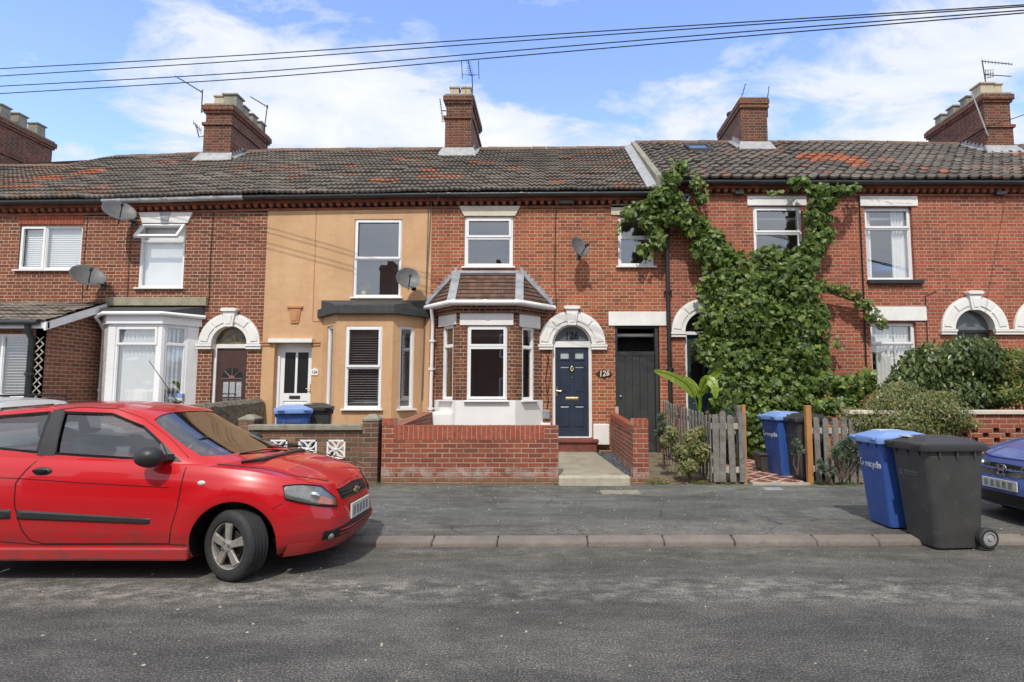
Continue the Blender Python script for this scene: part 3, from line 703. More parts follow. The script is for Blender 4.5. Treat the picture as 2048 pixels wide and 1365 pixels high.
# bays opening into the rooms
for k, a, b, zz in (('A', 222, 392, (648, 815)), ('B', 660, 838, (650, 820)), ('C', 885, 1070, (650, 800))):
    HOLE[k].append(wr(a, b, zz[0], zz[1]))
def zc(x):   # underside of cornice
    return (eave_l(x) if x < XCD else eave_r(x)) - 0.31
ZC = {k: zc((XB[i]+XB[i+1])/2) for i, k in enumerate(HN)}
for i, k in enumerate(HN):
    H = Hs[k]; x0, x1 = XB[i], XB[i+1]
    m = {'H0':'brick_dark','A':'brick_dark','B':'render_orange','C':'brick_red','D':'brick_bright','E':'brick_bright','F':'brick_bright'}[k]
    mb = MB(); plate(mb, T0, x0, x1, 0, ZC[k]+.02, HOLE[k], 0.012 if k == 'B' else 0, -.22, sides=(k == 'B'))
    mb.build('wall', MC[m], H)
    it = MB()
    for X in (x0+.01, x1-.01): it.box(X-.005, X+.005, YF+.2, 19.6, .1, 5.44)
    it.box(x0+.015, x1-.015, 19.49, 19.6, .1, 5.44); it.box(x0+.012, x1-.012, 15.6, 15.66, .15, 5.43); it.box(x0+.02, x1-.02, YF+.2, 19.5, 2.78, 2.84); it.box(x0+.02, x1-.02, YF+.2, 19.5, 5.42, 5.46); it.box(x0+.02, x1-.02, YF+.21, 19.5, .12, .18)
    it.build('interior', MC['room'], H)
    # cornice with dentils, following the eaves
    cb = MB(); n = int((x1-x0)/0.165); ef = eave_l if x0 < XCD-.1 else eave_r
    zf = lambda x: ef(x)-.31
    for (ya, yb, za, zb) in ((0, .03, 0, .05), (0, .115, .155, .20), (0, .13, .20, .27)):
        cb.hexa([(x0, YF-yb, zf(x0)+za), (x1, YF-yb, zf(x1)+za), (x1, YF-.0, zf(x1)+za), (x0, YF-.0, zf(x0)+za)],
                [(x0, YF-yb, zf(x0)+zb), (x1, YF-yb, zf(x1)+zb), (x1, YF-.0, zf(x1)+zb), (x0, YF-.0, zf(x0)+zb)])
    for j in range(n):
        x = x0+(j+.5)*(x1-x0)/n; z = zf(x); w2 = .042
        cb.prism([(x-w2, z+.10), (x, z+.058), (x+w2, z+.10), (x+w2, z+.155), (x-w2, z+.155)], YF-.085, YF)
    cb.build('cornice', MC['terracotta'], H)
    # fascia behind the gutter
    fb = MB(); fb.hexa([(x0, YF-.15, zf(x0)+.24), (x1, YF-.15, zf(x1)+.24), (x1, YF-.11, zf(x1)+.24), (x0, YF-.11, zf(x0)+.24)],
                       [(x0, YF-.15, zf(x0)+.34), (x1, YF-.15, zf(x1)+.34), (x1, YF-.11, zf(x1)+.34), (x0, YF-.11, zf(x0)+.34)]); fb.build('fascia', MC['black_paint'], H)
    # roof
    rb = MB()
    if x0 < XCD-.1: roof_rows(rb, x0, x1, ef, ridge_l, WL, TL, ROWL, 0.026, p_wave, xref=0)
    else: roof_rows(rb, x0, x1, ef, ridge_r, WR_, TR, ROWR, 0.042, p_pan, xref=0, seg=9)
    rr = ridge_l if x0 < XCD-.1 else ridge_r
    rb.mesh([(x0, YR, rr(x0)), (x1, YR, rr(x1)), (x1, 20, rr(x1)-2.3), (x0, 20, rr(x0)-2.3)], [(0,1,2,3)], [[(0.5,0.5)]*4])
    RO = rb.build('roof', MC['tiles_left' if x0 < XCD-.1 else 'tiles_right'], H, smooth=False)
    rt = MB(); L = 0.42; nn = int((x1-x0)/L)
    for j in range(nn):
        a = x0+(x1-x0)*j/nn; b = x0+(x1-x0)*(j+1)/nn
        jj = rnd.uniform(-.008, .008)
        rt.tube([(a, YR, rr(a)-.03+jj), (b-.012, YR, rr(b)-.03+jj)], [.105, .10], 10)
    ro_ = rt.build('ridge_tiles', MC['ridge'], RO, smooth=True)
    Hs[k+'_roof'] = RO
# gutters
def gutter(H, x0, x1, mat, fn, r=.058):
    mb = MB(); zz = lambda x: fn(x)-.055
    mb.tube([(x0, YF-.215, zz(x0)), (x1, YF-.215, zz(x1))], r, 10)
    x = x0+.4
    while x < x1:
        mb.lathe([(r*1.12, -.03), (r*1.12, .03)], (x, YF-.215, zz(x)), (1,0,0), 10); x += 1.0 if mat != 'gutter_black' else 1.6
    return mb.build('gutter', MC[mat], H, smooth=True)
gutter(Hs['H0'], XB[0], XB[1], 'gutter_black', eave_l); gutter(Hs['A'], XB[1]+.005, fx(497, 390), 'gutter_grey', eave_l, .062)
gutter(Hs['A'], fx(498, 390), XB[2], 'gutter_black', eave_l); gutter(Hs['B'], XB[2], XB[3], 'gutter_black', eave_l); gutter(Hs['C'], XB[3], XB[4]-.02, 'gutter_black', eave_l)
for k in 'DEF': gutter(Hs[k], XB[HN.index(k)], XB[HN.index(k)+1], 'gutter_black', eave_r)
# verge between the two roof levels
vb = MB(); x0 = XCD-.12; x1 = XCD+.02
for (xa, xb, yo, zlo, zhi) in ((x0, x1, .0, -.5, .05),):
    e, r_ = eave_r(XCD), ridge_r(XCD)
    vb.hexa([(xa, YE-.02, e+zlo), (xb, YE-.02, e+zlo), (xb, YR, r_+zlo), (xa, YR, r_+zlo)], [(xa, YE-.02, e+zhi), (xb, YE-.02, e+zhi), (xb, YR, r_+zhi), (xa, YR, r_+zhi)])
vb.build('verge', MC['coping'], Hs['D'])
lb = MB(); e, r_ = eave_l(XCD), ridge_l(XCD)
lb.hexa([(x0-.2, YE, e+.03), (x0, YE, e+.03), (x0, YR, r_+.03), (x0-.2, YR, r_+.03)], [(x0-.2, YE, e+.065), (x0, YE, e+.14), (x0, YR, r_+.14), (x0-.2, YR, r_+.065)])
lb.build('flashing', MC['lead_bright'], Hs['C'])
# skylight on D
P = at(1397, 299, 15.35); t = (15.35-YE)/(YR-YE); zz = eave_r(P.x)+(ridge_r(P.x)-eave_r(P.x))*t
sb = MB(); sl = (ridge_r(P.x)-eave_r(P.x))/(YR-YE)
def TS(u, v, h): return (P.x+u, 15.35+v, zz+v*sl+h)
for (a, b, c, d, h) in ((-.32, .32, -.34, -.27, .12), (-.32, .32, .27, .34, .12), (-.32, -.26, -.27, .27, .12), (.26, .32, -.27, .27, .12)):
    sb.hexa([TS(a, c, 0), TS(b, c, 0), TS(b, d, 0), TS(a, d, 0)], [TS(a, c, h), TS(b, c, h), TS(b, d, h), TS(a, d, h)])
sk = sb.build('skylight', MC['car_trim'], Hs['D']); q = MB(); q.face([TS(-.26, -.27, .09), TS(.26, -.27, .09), TS(.26, .27, .09), TS(-.26, .27, .09)]); q.build('glass_pane', MC['glass'], sk)
# ---- chimneys
def chimney(k, x0, x1, y0, y1, zt, pots, band=0.5, mat='brick_chimney', potmat='pot_stone', cap=None):
    H = Hs[k]; e = eave_l if k in ('H0','A','B','C') else eave_r; r_ = ridge_l if e is eave_l else ridge_r
    xm = (x0+x1)/2; zb = r_(xm)-1.2; mb = MB()
    zr = e(xm)+(r_(xm)-e(xm))*(y0-YE)/(YR-YE)
    zband = zr+(zt-zr)*band
    mb.box(x0, x1, y0, y1, zb, zband); mb.box(x0-.045, x1+.045, y0-.045, y1+.045, zband, zband+.085)
    mb.box(x0+.025, x1-.025, y0+.025, y1-.025, zband+.085, zt-.24)
    mb.box(x0-.02, x1+.02, y0-.02, y1+.02, zt-.24, zt-.17); mb.box(x0-.055, x1+.055, y0-.055, y1+.055, zt-.17, zt-.02)
    C = mb.build('chimney', MC[mat], Hs[k], bevel=.008)
    fb = MB(); fb.box(x0-.01, x1+.01, y0-.01, y1+.01, zt-.02, zt+.035); fb.build('flaunching', MC['coping'], C)
    for (px_, py_, w, h, m) in pots:
        p = MB(); t = .04
        p.hexa([(px_-w, py_-w, zt+.03), (px_+w, py_-w, zt+.03), (px_+w, py_+w, zt+.03), (px_-w, py_+w, zt+.03)], [(px_-w*.92, py_-w*.92, zt+h), (px_+w*.92, py_-w*.92, zt+h), (px_+w*.92, py_+w*.92, zt+h), (px_-w*.92, py_+w*.92, zt+h)])
        p.box(px_-w*1.14, px_+w*1.14, py_-w*1.14, py_+w*1.14, zt+h, zt+h+.05)
        p.build('chimney_pot', MC[m], C, bevel=.01)
    # lead apron and stepped side flashing
    sl = (r_(xm)-e(xm))/(YR-YE); zs = lambda y: e(xm)+sl*(y-YE)
    f = MB(); f.hexa([(x0-.14, y0-.20, zs(y0-.20)+.03), (x1+.14, y0-.20, zs(y0-.20)+.03), (x1+.06, y0, zs(y0)+.03), (x0-.06, y0, zs(y0)+.03)], [(x0-.14, y0-.20, zs(y0-.20)+.06), (x1+.14, y0-.20, zs(y0-.20)+.06), (x1+.05, y0-.012, zs(y0)+.20), (x0-.05, y0-.012, zs(y0)+.20)])
    for X, sg in ((x0, -1), (x1, 1)):
        y = y0
        while y < YR-.05:
            yb = min(y+.14, YR)
            f.hexa([(X, y, zs(y)), (X+sg*.012, y, zs(y)), (X+sg*.012, yb, zs(yb)), (X, yb, zs(yb))], [(X, y, zs(y)+.22), (X+sg*.012, y, zs(y)+.22), (X+sg*.012, yb, zs(yb)+.10), (X, yb, zs(yb)+.10)])
            f.hexa([(X, y, zs(y)+.03), (X+sg*.17, y, zs(y)+.03), (X+sg*.17, yb, zs(yb)+.03), (X, yb, zs(yb)+.03)], [(X, y, zs(y)+.07), (X+sg*.17, y, zs(y)+.065), (X+sg*.17, yb, zs(yb)+.065), (X, yb, zs(yb)+.07)]); y = yb
    f.build('flashing', MC['lead_bright'], C)
    return C
def zat(px, py, Y): return at(px, py, Y).z
c1 = (at(408, 250, 15.6).x, at(463, 250, 15.6).x)
z1 = zat(435, 208, 15.55)
chimney('A', c1[0], c1[1], 15.6, 17.75, z1, [((c1[0]+.27), 15.95, .15, .33, 'pot_cream'), (c1[1]-.17, 15.95, .19, .36, 'pot_stone'), (c1[1]-.2, 16.45, .15, .30, 'pot_stone'), (c1[1]-.2, 16.95, .15, .30, 'pot_stone'), (c1[1]-.2, 17.45, .15, .30, 'pot_stone')], .62)
c2 = (at(890, 250, 15.7).x, at(944, 250, 15.7).x)
chimney('C', c2[0], c2[1], 15.7, 17.6, zat(918, 191, 15.7), [(c2[0]+.22, 16.0, .13, .30, 'pot_cream'), (c2[1]-.2, 16.0, .13, .30, 'pot_cream'), (c2[0]+.35, 16.9, .14, .25, 'pot_stone')], .60)
c3 = (at(1483, 250, 15.5).x, at(1535, 250, 15.5).x)
chimney('D', c3[0], c3[1], 15.5, 17.6, zat(1510, 197, 15.5), [], .80)
ck = MB(); zz = zat(1510, 197, 15.5); ck.lathe([(.10, 0), (.10, .18), (.16, .20), (.16, .26), (.02, .30)], (c3[0]+.2, 16.9, zz)); ck.build('chimney_cowl', MC['car_trim'], [o for o in col.objects if o.name.startswith('chimney') and o.parent == Hs['D']][0])
c4 = (at(1970, 250, 15.3).x, at(2026, 250, 15.3).x)
chimney('E', c4[0], c4[1], 15.3, 17.7, zat(2000, 188, 15.3), [(c4[0]+.22, 15.6, .19, .34, 'pot_cream'), (c4[1]-.22, 15.6, .14, .34, 'pot_cream'), (c4[0]+.25, 16.2, .15, .3, 'pot_stone'), (c4[0]+.25, 16.75, .15, .3, 'pot_stone'), (c4[0]+.25, 17.3, .15, .3, 'pot_stone')], .42)
xr0 = at(108, 300, 18.2).x
chimney('H0', xr0-.85, xr0, 15.6, 18.2, zat(108, 287, 18.2), [(xr0-.2, y, .16, .36, 'pot_stone') for y in (16.0, 16.55, 17.1, 17.75)], .45)
# ================================================================= H0
H = Hs['H0']
window(H, T0, *hH0u, [(0, .40, 0, 1, 1), (.40, 1, 0, 1)], w=-.04, cover=slat_blind('blind_white', .042, 1.15))
mb = MB(); u0, u1, z0, z1_ = wr(38, 168, 432, 449)
n = 20
for j in range(n): mb.box(u0+(u1-u0)*j/n+.004, u0+(u1-u0)*(j+1)/n-.004, .012, -.05, z0, z1_, T0)
mb.box(u0, u1, .004, -.04, z0, z1_, T0); mb.build('soldier_course', MC['soldier'], H)
# lean-to extension
YPF = 11.4; xr = fx(201, 700); ztop = fz(603, 100); zeav = zat(60, 641, 11.2)
pz = zat(40, 656, YPF)
wp = wr(-60, 57, 668, 795, (0, YPF), (1, YPF)); TP, _ = TF((0, YPF), (1, YPF))
mb = MB(); plate(mb, TP, XB[0], xr, 0, zeav-.06, [wp], 0, -.2, sides=False)
TQ, Lq = TF((xr, YPF), (xr, YF))
mb.prism([(0, 0), (Lq, 0), (Lq, ztop-.14), (0, zeav-.06)], 0, -.2, TQ)
mb.build('extension_wall', MC['brick_porch'], H)
window(H, TP, *wp, [(0, .5, 0, 1), (.5, 1, 0, 1)], w=-.03, cover=slat_blind('blind_grey', .055, .35))
rb = MB(); roof_rows(rb, XB[0], xr+.16, lambda x: zeav, lambda x: ztop, .15, .3, 7, .018, p_wave, y0=11.2, y1=12.79, seg=6, lip=.028)
rb.build('extension_roof', MC['tiles_porch'], H)
mb = MB(); mb.box(XB[0], xr+.15, 11.24, 11.28, zeav-.15, zeav-.02)
sl = (ztop-zeav)/(12.79-11.2)
mb.hexa([(xr+.11, 11.2, zeav-.19), (xr+.15, 11.2, zeav-.19), (xr+.15, 12.78, ztop-.20), (xr+.11, 12.78, ztop-.20)], [(xr+.11, 11.2, zeav-.035), (xr+.15, 11.2, zeav-.035), (xr+.15, 12.78, ztop-.035), (xr+.11, 12.78, ztop-.035)])
mb.build('bargeboard', MC['upvc'], H)
mb = MB(); mb.tube([(XB[0], 11.17, zeav-.04), (xr+.02, 11.17, zeav-.04)], .055, 10); mb.build('gutter', MC['gutter_black'], H, smooth=True)
xp = at(60, 700, 11.3).x
drainpipe(H, [(xp, 11.2, zeav-.05), (xp, 11.22, zeav-.2), (xp, 11.32, zeav-.35), (xp, 11.32, .1)], .052, 'gutter_black', [(xp, 11.32, 1.9), (xp, 11.32, 1.2)])
mb = MB(); xt = at(78, 700, 11.36).x
z = .3
while z < zeav-.35:
    for s in (-1, 1): mb.hexa([(xt-.07*s-.012, 11.365-.01*s, z), (xt-.07*s+.012, 11.365-.01*s, z), (xt-.07*s+.012, 11.375-.01*s, z), (xt-.07*s-.012, 11.375-.01*s, z)], [(xt+.07*s-.012, 11.365-.01*s, z+.15), (xt+.07*s+.012, 11.365-.01*s, z+.15), (xt+.07*s+.012, 11.375-.01*s, z+.15), (xt+.07*s-.012, 11.375-.01*s, z+.15)])
    z += .155
tag(mb.build('trellis', MC['rail_pale']), 'narrow strip of criss-cross trellis beside the black pipe on the lean-to corner', 'trellis')
# ================================================================= A
H = Hs['A']
lintel_flared(H, (278, 386), (426, 447), 'white_paint', key='lead')
W_ = window(H, T0, *hAu, [(0, 1, .72, 1, 0), (0, 1, 0, .72, 0)], w=-.02, cover=flat_blind('blind_white', .99), skip_open=(0,), label='white window with its top light propped open')
# top-hung casement swung outwards
u0, u1, z0, z1_ = hAu; hh = (z1_-z0)*.30; an = R(38)
def TC(u, w, z):
    dz = z-z1_+.03; return T0(u, -.02+(-dz)*math.sin(an)+w*math.cos(an), z1_-.03+dz*math.cos(an)+w*math.sin(an))
mb = MB(); plate(mb, TC, u0+.02, u1-.02, z1_-.03-hh, z1_-.03, [(u0+.075, u1-.075, z1_-hh+.025, z1_-.085)], .03, -.03)
cs = mb.build('casement', MC['upvc'], W_, bevel=.004)
# note: glass of the casement stays at the window's own level
mb = MB(); mb.face([TC(u0+.075, 0, z1_-hh+.025), TC(u1-.075, 0, z1_-hh+.025), TC(u1-.075, 0, z1_-.085), TC(u0+.075, 0, z1_-.085)]); mb.build('glass_pane', MC['glass'], W_)
pl, p1, p2, pr_ = (fx(206, 640), YF), (at(213, 720, 12.2).x, 12.2), (at(321, 720, 12.2).x, 12.2), (fx(399, 640), YF)
zb0, zb1 = zat(270, 815, 12.2), zat(270, 648, 12.2)
wf_ = wr(227, 313, 652, 815, p1, p2); wc = wr(327, 372, 652, 812, p2, pr_)
Tf, Lf = TF(p1, p2); Tc, Lc = TF(p2, pr_); Tl, Ll = TF(pl, p1)
mb = MB(); plate(mb, Tf, 0, Lf, zb0-.05, zb1, [wf_], 0, -.09); plate(mb, Tc, 0, Lc, zb0-.05, zb1, [wc], 0, -.09); plate(mb, Tl, 0, Ll, zb0-.05, zb1, [], 0, -.09)
for T, L in ((Tf, Lf), (Tc, Lc), (Tl, Ll)): mb.box(0, L, .05, -.02, zb0-.09, zb0-.05, T)
mb.build('bay_frame', MC['upvc'], H, bevel=.004)
mb = MB()
for T, L in ((Tf, Lf), (Tc, Lc), (Tl, Ll)): mb.box(0, L, -.01, -.2, 0, zb0-.09, T)
mb.build('bay_wall', MC['brick_dark'], H)
window(H, Tf, *wf_, [(0, 1, .765, 1, 1), (0, 1, 0, .765)], w=-.015, cover=vert_blind(), sill=False)
window(H, Tc, *wc, [(0, 1, .765, 1), (0, 1, 0, .765)], w=-.015, cover=vert_blind(), sill=False)
def off_poly(pts, d):
    """outset of the canted bay outline (ends slide along the wall)"""
    a, b, c, e = [Vector(p) for p in pts]
    return [(a.x-d*1.15, a.y), (b.x-d*.42, b.y-d), (c.x+d*.42, c.y-d), (e.x+d*1.15, e.y)]
def slab(mb, pts, z0, z1, zback=None):
    n = len(pts)
    zb_ = zback if zback is not None else z1
    tops = [(x, y, z1 if y < YF-.05 else zb_) for x, y in pts]
    mb.mesh([(x, y, z0) for x, y in pts]+tops, [tuple(range(n-1, -1, -1)), tuple(range(n, 2*n))]+[(i, (i+1) % n, n+(i+1) % n, n+i) for i in range(n)])
P4 = [pl, p1, p2, pr_]
mb = MB(); slab(mb, off_poly(P4, .05), zb1, zb1+.22); mb.build('bay_fascia', MC['upvc'], H)
mb = MB(); slab(mb, off_poly(P4, .10), zb1+.225, zb1+.25, zat(300, 614, YF)); mb.build('bay_roof', MC['felt'], H)
o4 = off_poly(P4, .12); mb = MB(); mb.tube([(o4[0][0], o4[0][1]-.04, zb1+.205), (o4[1][0], o4[1][1], zb1+.205), (o4[2][0], o4[2][1], zb1+.205), (o4[3][0], o4[3][1]-.04, zb1+.205)], .042, 10); mb.build('gutter', MC['upvc'], H, smooth=True)
u0, u1, z0, z1_ = wr(217, 417, 596, 613); mb = MB(); mb.box(u0, u1, .10, 0, z0, z1_, T0); mb.build('stone_ledge', MC['old_stone'], H, bevel=.01)
xq = at(200, 700, 12.62).x; drainpipe(H, [(xq+.03, 12.4, zb1+.17), (xq, 12.6, zb1+.05), (xq, 12.7, zb1-.1), (xq, 12.7, .2)], .036, 'upvc', [(xq, 12.7, 1.6)])
arch(H, ucA, zsA, riA, roA)
mb = MB(); mb.box(ucA-riA, ucA+riA, -.08, -.16, zsA-.09, zsA, T0); mb.box(ucA-riA, ucA-riA+.06, -.08, -.16, .25, zsA-.09, T0); mb.box(ucA+riA-.03, ucA+riA, -.08, -.16, .25, zsA-.09, T0); mb.build('door_frame', MC['white_paint'], H)
mb = MB(); half_disc(mb, T0, ucA, zsA, riA, -.13); mb.build('fanlight', MC['stained'], H)
gl = []
for c_ in range(3):
    for r_ in range(3): gl.append((.20+c_*.21, .20+c_*.21+.19, .19+r_*.165, .19+r_*.165+.148))
D = panel_door(H, ucA-riA+.06, ucA+riA-.03, .3, zsA-.09, -.12, 'brown_door', [(.2, .8, .04, .14)], gl, 'glass', 'dark brown glazed door with sunburst top')
mb = MB(); uc = (ucA-riA+.06+ucA+riA-.03)/2; zc0 = .3+(zsA-.39)*.70; rr = .235
half_disc(mb, T0, uc, zc0, rr, -.117); mb.build('door_glass', MC['car_black'], D)
mb = MB()
for a in (0, 45, 90, 135, 180): 
    ca, sa = math.cos(R(a)), math.sin(R(a)); mb.tube([T0(uc+.05*ca, -.112, zc0+.05*sa), T0(uc+rr*ca, -.112, zc0+rr*sa)], .009, 6)
half_disc(mb, T0, uc, zc0, .07, -.105)
mb.build('glazing_bar', MC['brown_bar'], D); letterbox(D, uc, .3+.17*1.5, -.12, 'chrome', .2)
# ================================================================= B
H = Hs['B']
window(H, T0, *hBu, [(0, 1, .49, 1, 1), (0, 1, 0, .49)], w=-.02)
P4 = [(fx(643, 740), YF), (at(670, 740, 12.2).x, 12.2), (at(784, 740, 12.2).x, 12.2), (fx(848, 740), YF)]
zt_, Ts = zat(730, 628, 12.2), []
mb = MB(); bw = []
specs = [(652, 664, 653, 818), (690, 763, 653, 818), (799, 828, 653, 818)]
for (a, b), s in zip(zip(P4, P4[1:]), specs):
    T, L = TF(a, b); h = wr(*s, a, b); h = (max(h[0], .06), min(h[1], L-.06), h[2], h[3]); plate(mb, T, 0, L, 0, zt_, [h], 0, -.18, sides=False); bw.append((T, h, L))
    mb.prism([(L-.001, 0), (L-.001, 0.01), (L, 0.01)], 0, -.1, T)
mb.build('bay_wall', MC['render_orange'], H)
window(H, bw[0][0], *bw[0][1], [(0, 1, 0, 1)], w=-.03, cover=slat_blind('blind_dark', .045, .3))
window(H, bw[1][0], *bw[1][1], [(0, 1, .5, 1, 1), (0, 1, 0, .5)], w=-.01, cover=slat_blind('blind_dark', .05, .25))
window(H, bw[2][0], *bw[2][1], [(0, 1, 0, 1)], w=-.03, cover=slat_blind('blind_dark', .045, .3))
mb = MB(); slab(mb, off_poly(P4, .12), zt_-.01, zt_+.17); slab(mb, off_poly(P4, .05), zt_+.17, zt_+.19, zat(750, 601, YF)); mb.build('bay_roof', MC['felt'], H, bevel=.015)
u0, u1, z0, z1_ = wr(546, 622, 680, 686); mb = MB(); mb.box(u0-.06, u1+.06, .10, -.1, z0, z1_+.02, T0); mb.build('door_lintel', MC['white_paint'], H)
mb = MB()
for (a, b) in ((515, 545), (623, 641)):
    mb = MB()
    for (c, d, e) in ((684, 687, .05), (688.5, 692, .035)):
        q = wr(a, b, c, d); mb.box(q[0], q[1], e, 0, q[2], q[3], T0)
    mb.build('string_course', MC['render_deep'], H, bevel=.004)
u0, u1, z0, z1_ = hBd
mb = MB(); plate(mb, T0, u0, u1, z0, z1_, [(u0+.07, u1-.05, z0, z1_-.07)], -.12, -.19); mb.build('door_frame', MC['upvc'], H, bevel=.004)
D = panel_door(H, u0+.07, u1-.05, z0, z1_-.07, -.15, 'upvc', [(.12, .88, .05, .30)], [(.13, .47, .40, .93), (.54, .88, .40, .93)], 'car_black', 'white door with two tall glass panels')
letterbox(D, (u0+u1)/2, z0+(z1_-z0)*.335, -.15, 'gutter_black', .24)
mb = MB(); q = at(617, 778, YF); mb.box(q.x-.02, q.x+.015, -.12, -.15, q.z-.1, q.z+.1, T0); mb.tube([T0(q.x-.1, -.10, q.z), T0(q.x, -.10, q.z)], .01, 8); mb.build('handle', MC['brass'], D)
k = wr(577, 604, 617, 647); mb = MB(); c_ = (k[0]+k[1])/2
mb.prism([(c_-.085, k[2]), (c_+.085, k[2]), (c_+.135, k[3]), (c_-.135, k[3])], .04, 0, T0); mb.box(c_-.17, c_+.17, .06, 0, k[3], k[3]+.045, T0); mb.prism([(c_-.05, k[2]+.05), (c_+.05, k[2]+.05), (c_+.08, k[3]-.04), (c_-.08, k[3]-.04)], .052, 0, T0); mb.build('keystone', MC['render_deep'], H, bevel=.004)
q = wr(623, 637, 739, 751); mb = MB(); mb.box(q[0], q[1], .03, 0, q[2], q[3], T0); mb.prism([(q[0]+.03, q[3]), (q[1]-.03, q[3]), ((q[0]+q[1])/2, q[3]+.035)], .03, .0, T0)
np_ = mb.build('number_plaque', MC['white_plain'], H); cxq, czq = (q[0]+q[1])/2, (q[2]+q[3])/2
text_obj('124', .085, lambda u, w, z: T0(cxq+u, .033+w, czq+z), MC['number_grey'], np_)
# cables and loop on the render
mb = MB(); xx = fx(630, 520)
mb.tube([T0(xx, .018, fz(420)), T0(xx, .018, fz(643)), T0(xx+.16, .018, fz(643))], .006, 6); mb.build('cable', MC['render_deep'], H)
mb = MB(); mb.tube([T0(fx(862, 500), .03, fz(395)), T0(fx(855), .03, fz(520)), T0(fx(851), .03, fz(640)), T0(fx(849), .03, fz(800))], .012, 6); mb.tube([T0(fx(856, 500), .03, fz(395)), T0(fx(852), .03, fz(600)), T0(fx(846), .04, fz(845))], .008, 6); mb.build('cable', MC['cable_grey'], H)
# ================================================================= C
H = Hs['C']
lintel_flared(H, (918, 1041), (413, 433), 'cream_stone', key=None, flare=11)
window(H, T0, *hCu, [(0, 1, .58, 1, 1), (0, 1, 0, .58)], w=-.025, border=.065)
lintel(H, 1222, 1302, 410, 431, 'cream_stone')
window(H, T0, *hCu2, [(0, 1, .58, 1), (0, 1, 0, .58)], w=-.03, border=.06)
P4 = [(fx(872, 740), YF), (at(912, 740, 12.2).x, 12.2), (at(1031, 740, 12.2).x, 12.2), (fx(1084, 740), YF)]
zt_ = zat(975, 612, 12.2); zbase = zat(975, 803, 12.2)
specs = [(885, 906, 652, 800), (934, 1014, 652, 801), (1044, 1068, 655, 801)]
mb = MB(); wb_ = MB(); bw = []
for (a, b), s in zip(zip(P4, P4[1:]), specs):
    T, L = TF(a, b); h = wr(*s, a, b); plate(mb, T, 0, L, zbase, zt_, [h], 0, -.18, sides=False); bw.append((T, h, L))
    wb_.box(0, L, .025, -.2, 0, zbase+.02, T)
mb.build('bay_wall', MC['brick_bay'], H); wb_.build('bay_plinth', MC['white_plain'], H)
for j, (T, h, L) in enumerate(bw): window(H, T, *h, [(0, 1, .72, 1, j == 1), (0, 1, 0, .72, j == 1)], w=-.02, border=.05, sproj=.10, sext=.05)
for (a, b), s in zip(zip(P4, P4[1:]), [(879, 913, 627, 652), (920, 1027, 626, 651), (1038, 1079, 628, 656)]):
    T, L = TF(a, b); h = wr(*s, a, b); q = MB(); q.box(h[0], h[1], .03, -.1, h[2], h[3], T); q.build('lintel', MC['white_paint'], H, bevel=.004)
# hipped bay roof
oe = off_poly(P4, .20); ze = zt_+.06; zt2 = zat(975, 546, YF); tl, tr_ = fx(915, 545), fx(1040, 545)
def tquad(mb, A, B, C, D, rows, cols):
    A, B, C, D = map(Vector, (A, B, C, D)); nrm = (B-A).cross(D-A).normalized()
    if nrm.z < 0: nrm = -nrm
    for r in range(rows):
        t0, t1 = r/rows, (r+1)/rows
        L0, R0, L1, R1 = A.lerp(D, t0), B.lerp(C, t0), A.lerp(D, t1), B.lerp(C, t1)
        for c in range(cols):
            s0, s1 = c/cols, (c+1)/cols
            a, b = L0.lerp(R0, s0), L0.lerp(R0, s1-.003); c2, d2 = L1.lerp(R1, s1-.003), L1.lerp(R1, s0)
            u = [(c+.5+37*rows, r+.5)]*4; j = rnd.uniform(0, .004)
            mb.mesh([a+nrm*(.022+j), b+nrm*(.022+j), c2+nrm*.004, d2+nrm*.004, a, b], [(0,1,2,3), (4,5,1,0)], [u, u])
E = [(x, y, ze) for x, y in oe]; TLp, TRp = (tl, YF-.01, zt2), (tr_, YF-.01, zt2)
mb = MB(); tquad(mb, E[1], E[2], TRp, TLp, 8, 9)
tquad(mb, (E[0][0], E[0][1], ze), E[1], TLp, (tl-.03, YF-.005, zt2-.01), 8, 4); tquad(mb, E[2], E[3], (tr_+.03, YF-.005, zt2-.01), TRp, 8, 4)
BR = mb.build('bay_roof', MC['tiles_bay'], H)
fl = MB()
def strip(A, B, w_, lift=.05):
    A, B = Vector(A), Vector(B); d = (B-A).normalized(); s = d.cross(Vector((0, -.55, .83))).normalized()*w_
    up = Vector((0, -.55, .83))*lift
    fl.hexa([A-s, A+s, B+s, B-s], [A-s+up, A+s+up, B+s+up, B-s+up])
strip(E[1], (tl, YF-.02, zt2), .085); strip(E[2], (tr_, YF-.02, zt2), .085)
strip((tl-.05, YF-.05, zt2-.03), (tr_+.05, YF-.05, zt2-.03), .07)
for s_, ex, tx in ((-1, E[0], tl), (1, E[3], tr_)):
    A = Vector((ex[0], YF, ze)); B = Vector((tx, YF, zt2)); n = 9
    strip((A.x, YF-.05, A.z+.02), (B.x, YF-.05, B.z), .05)
    for j in range(n):
        a, b = A.lerp(B, j/n), A.lerp(B, (j+1)/n)
        fl.prism([(a.x, a.z+.02), (b.x, b.z+.02), (b.x, b.z+.13), (a.x+(b.x-a.x)*.15, b.z+.12)] if s_ < 0 else [(b.x, b.z+.02), (a.x, a.z+.02), (a.x+(b.x-a.x)*.15, b.z+.12), (b.x, b.z+.13)], YF-.022, YF)
fl.build('flashing', MC['lead'], BR)
mb = MB(); o5 = off_poly(P4, .235); mb.tube([(o5[0][0], YF-.02, ze-.02), (o5[1][0], o5[1][1], ze-.02), (o5[2][0], o5[2][1], ze-.02), (o5[3][0], YF-.02, ze-.02)], .052, 12)
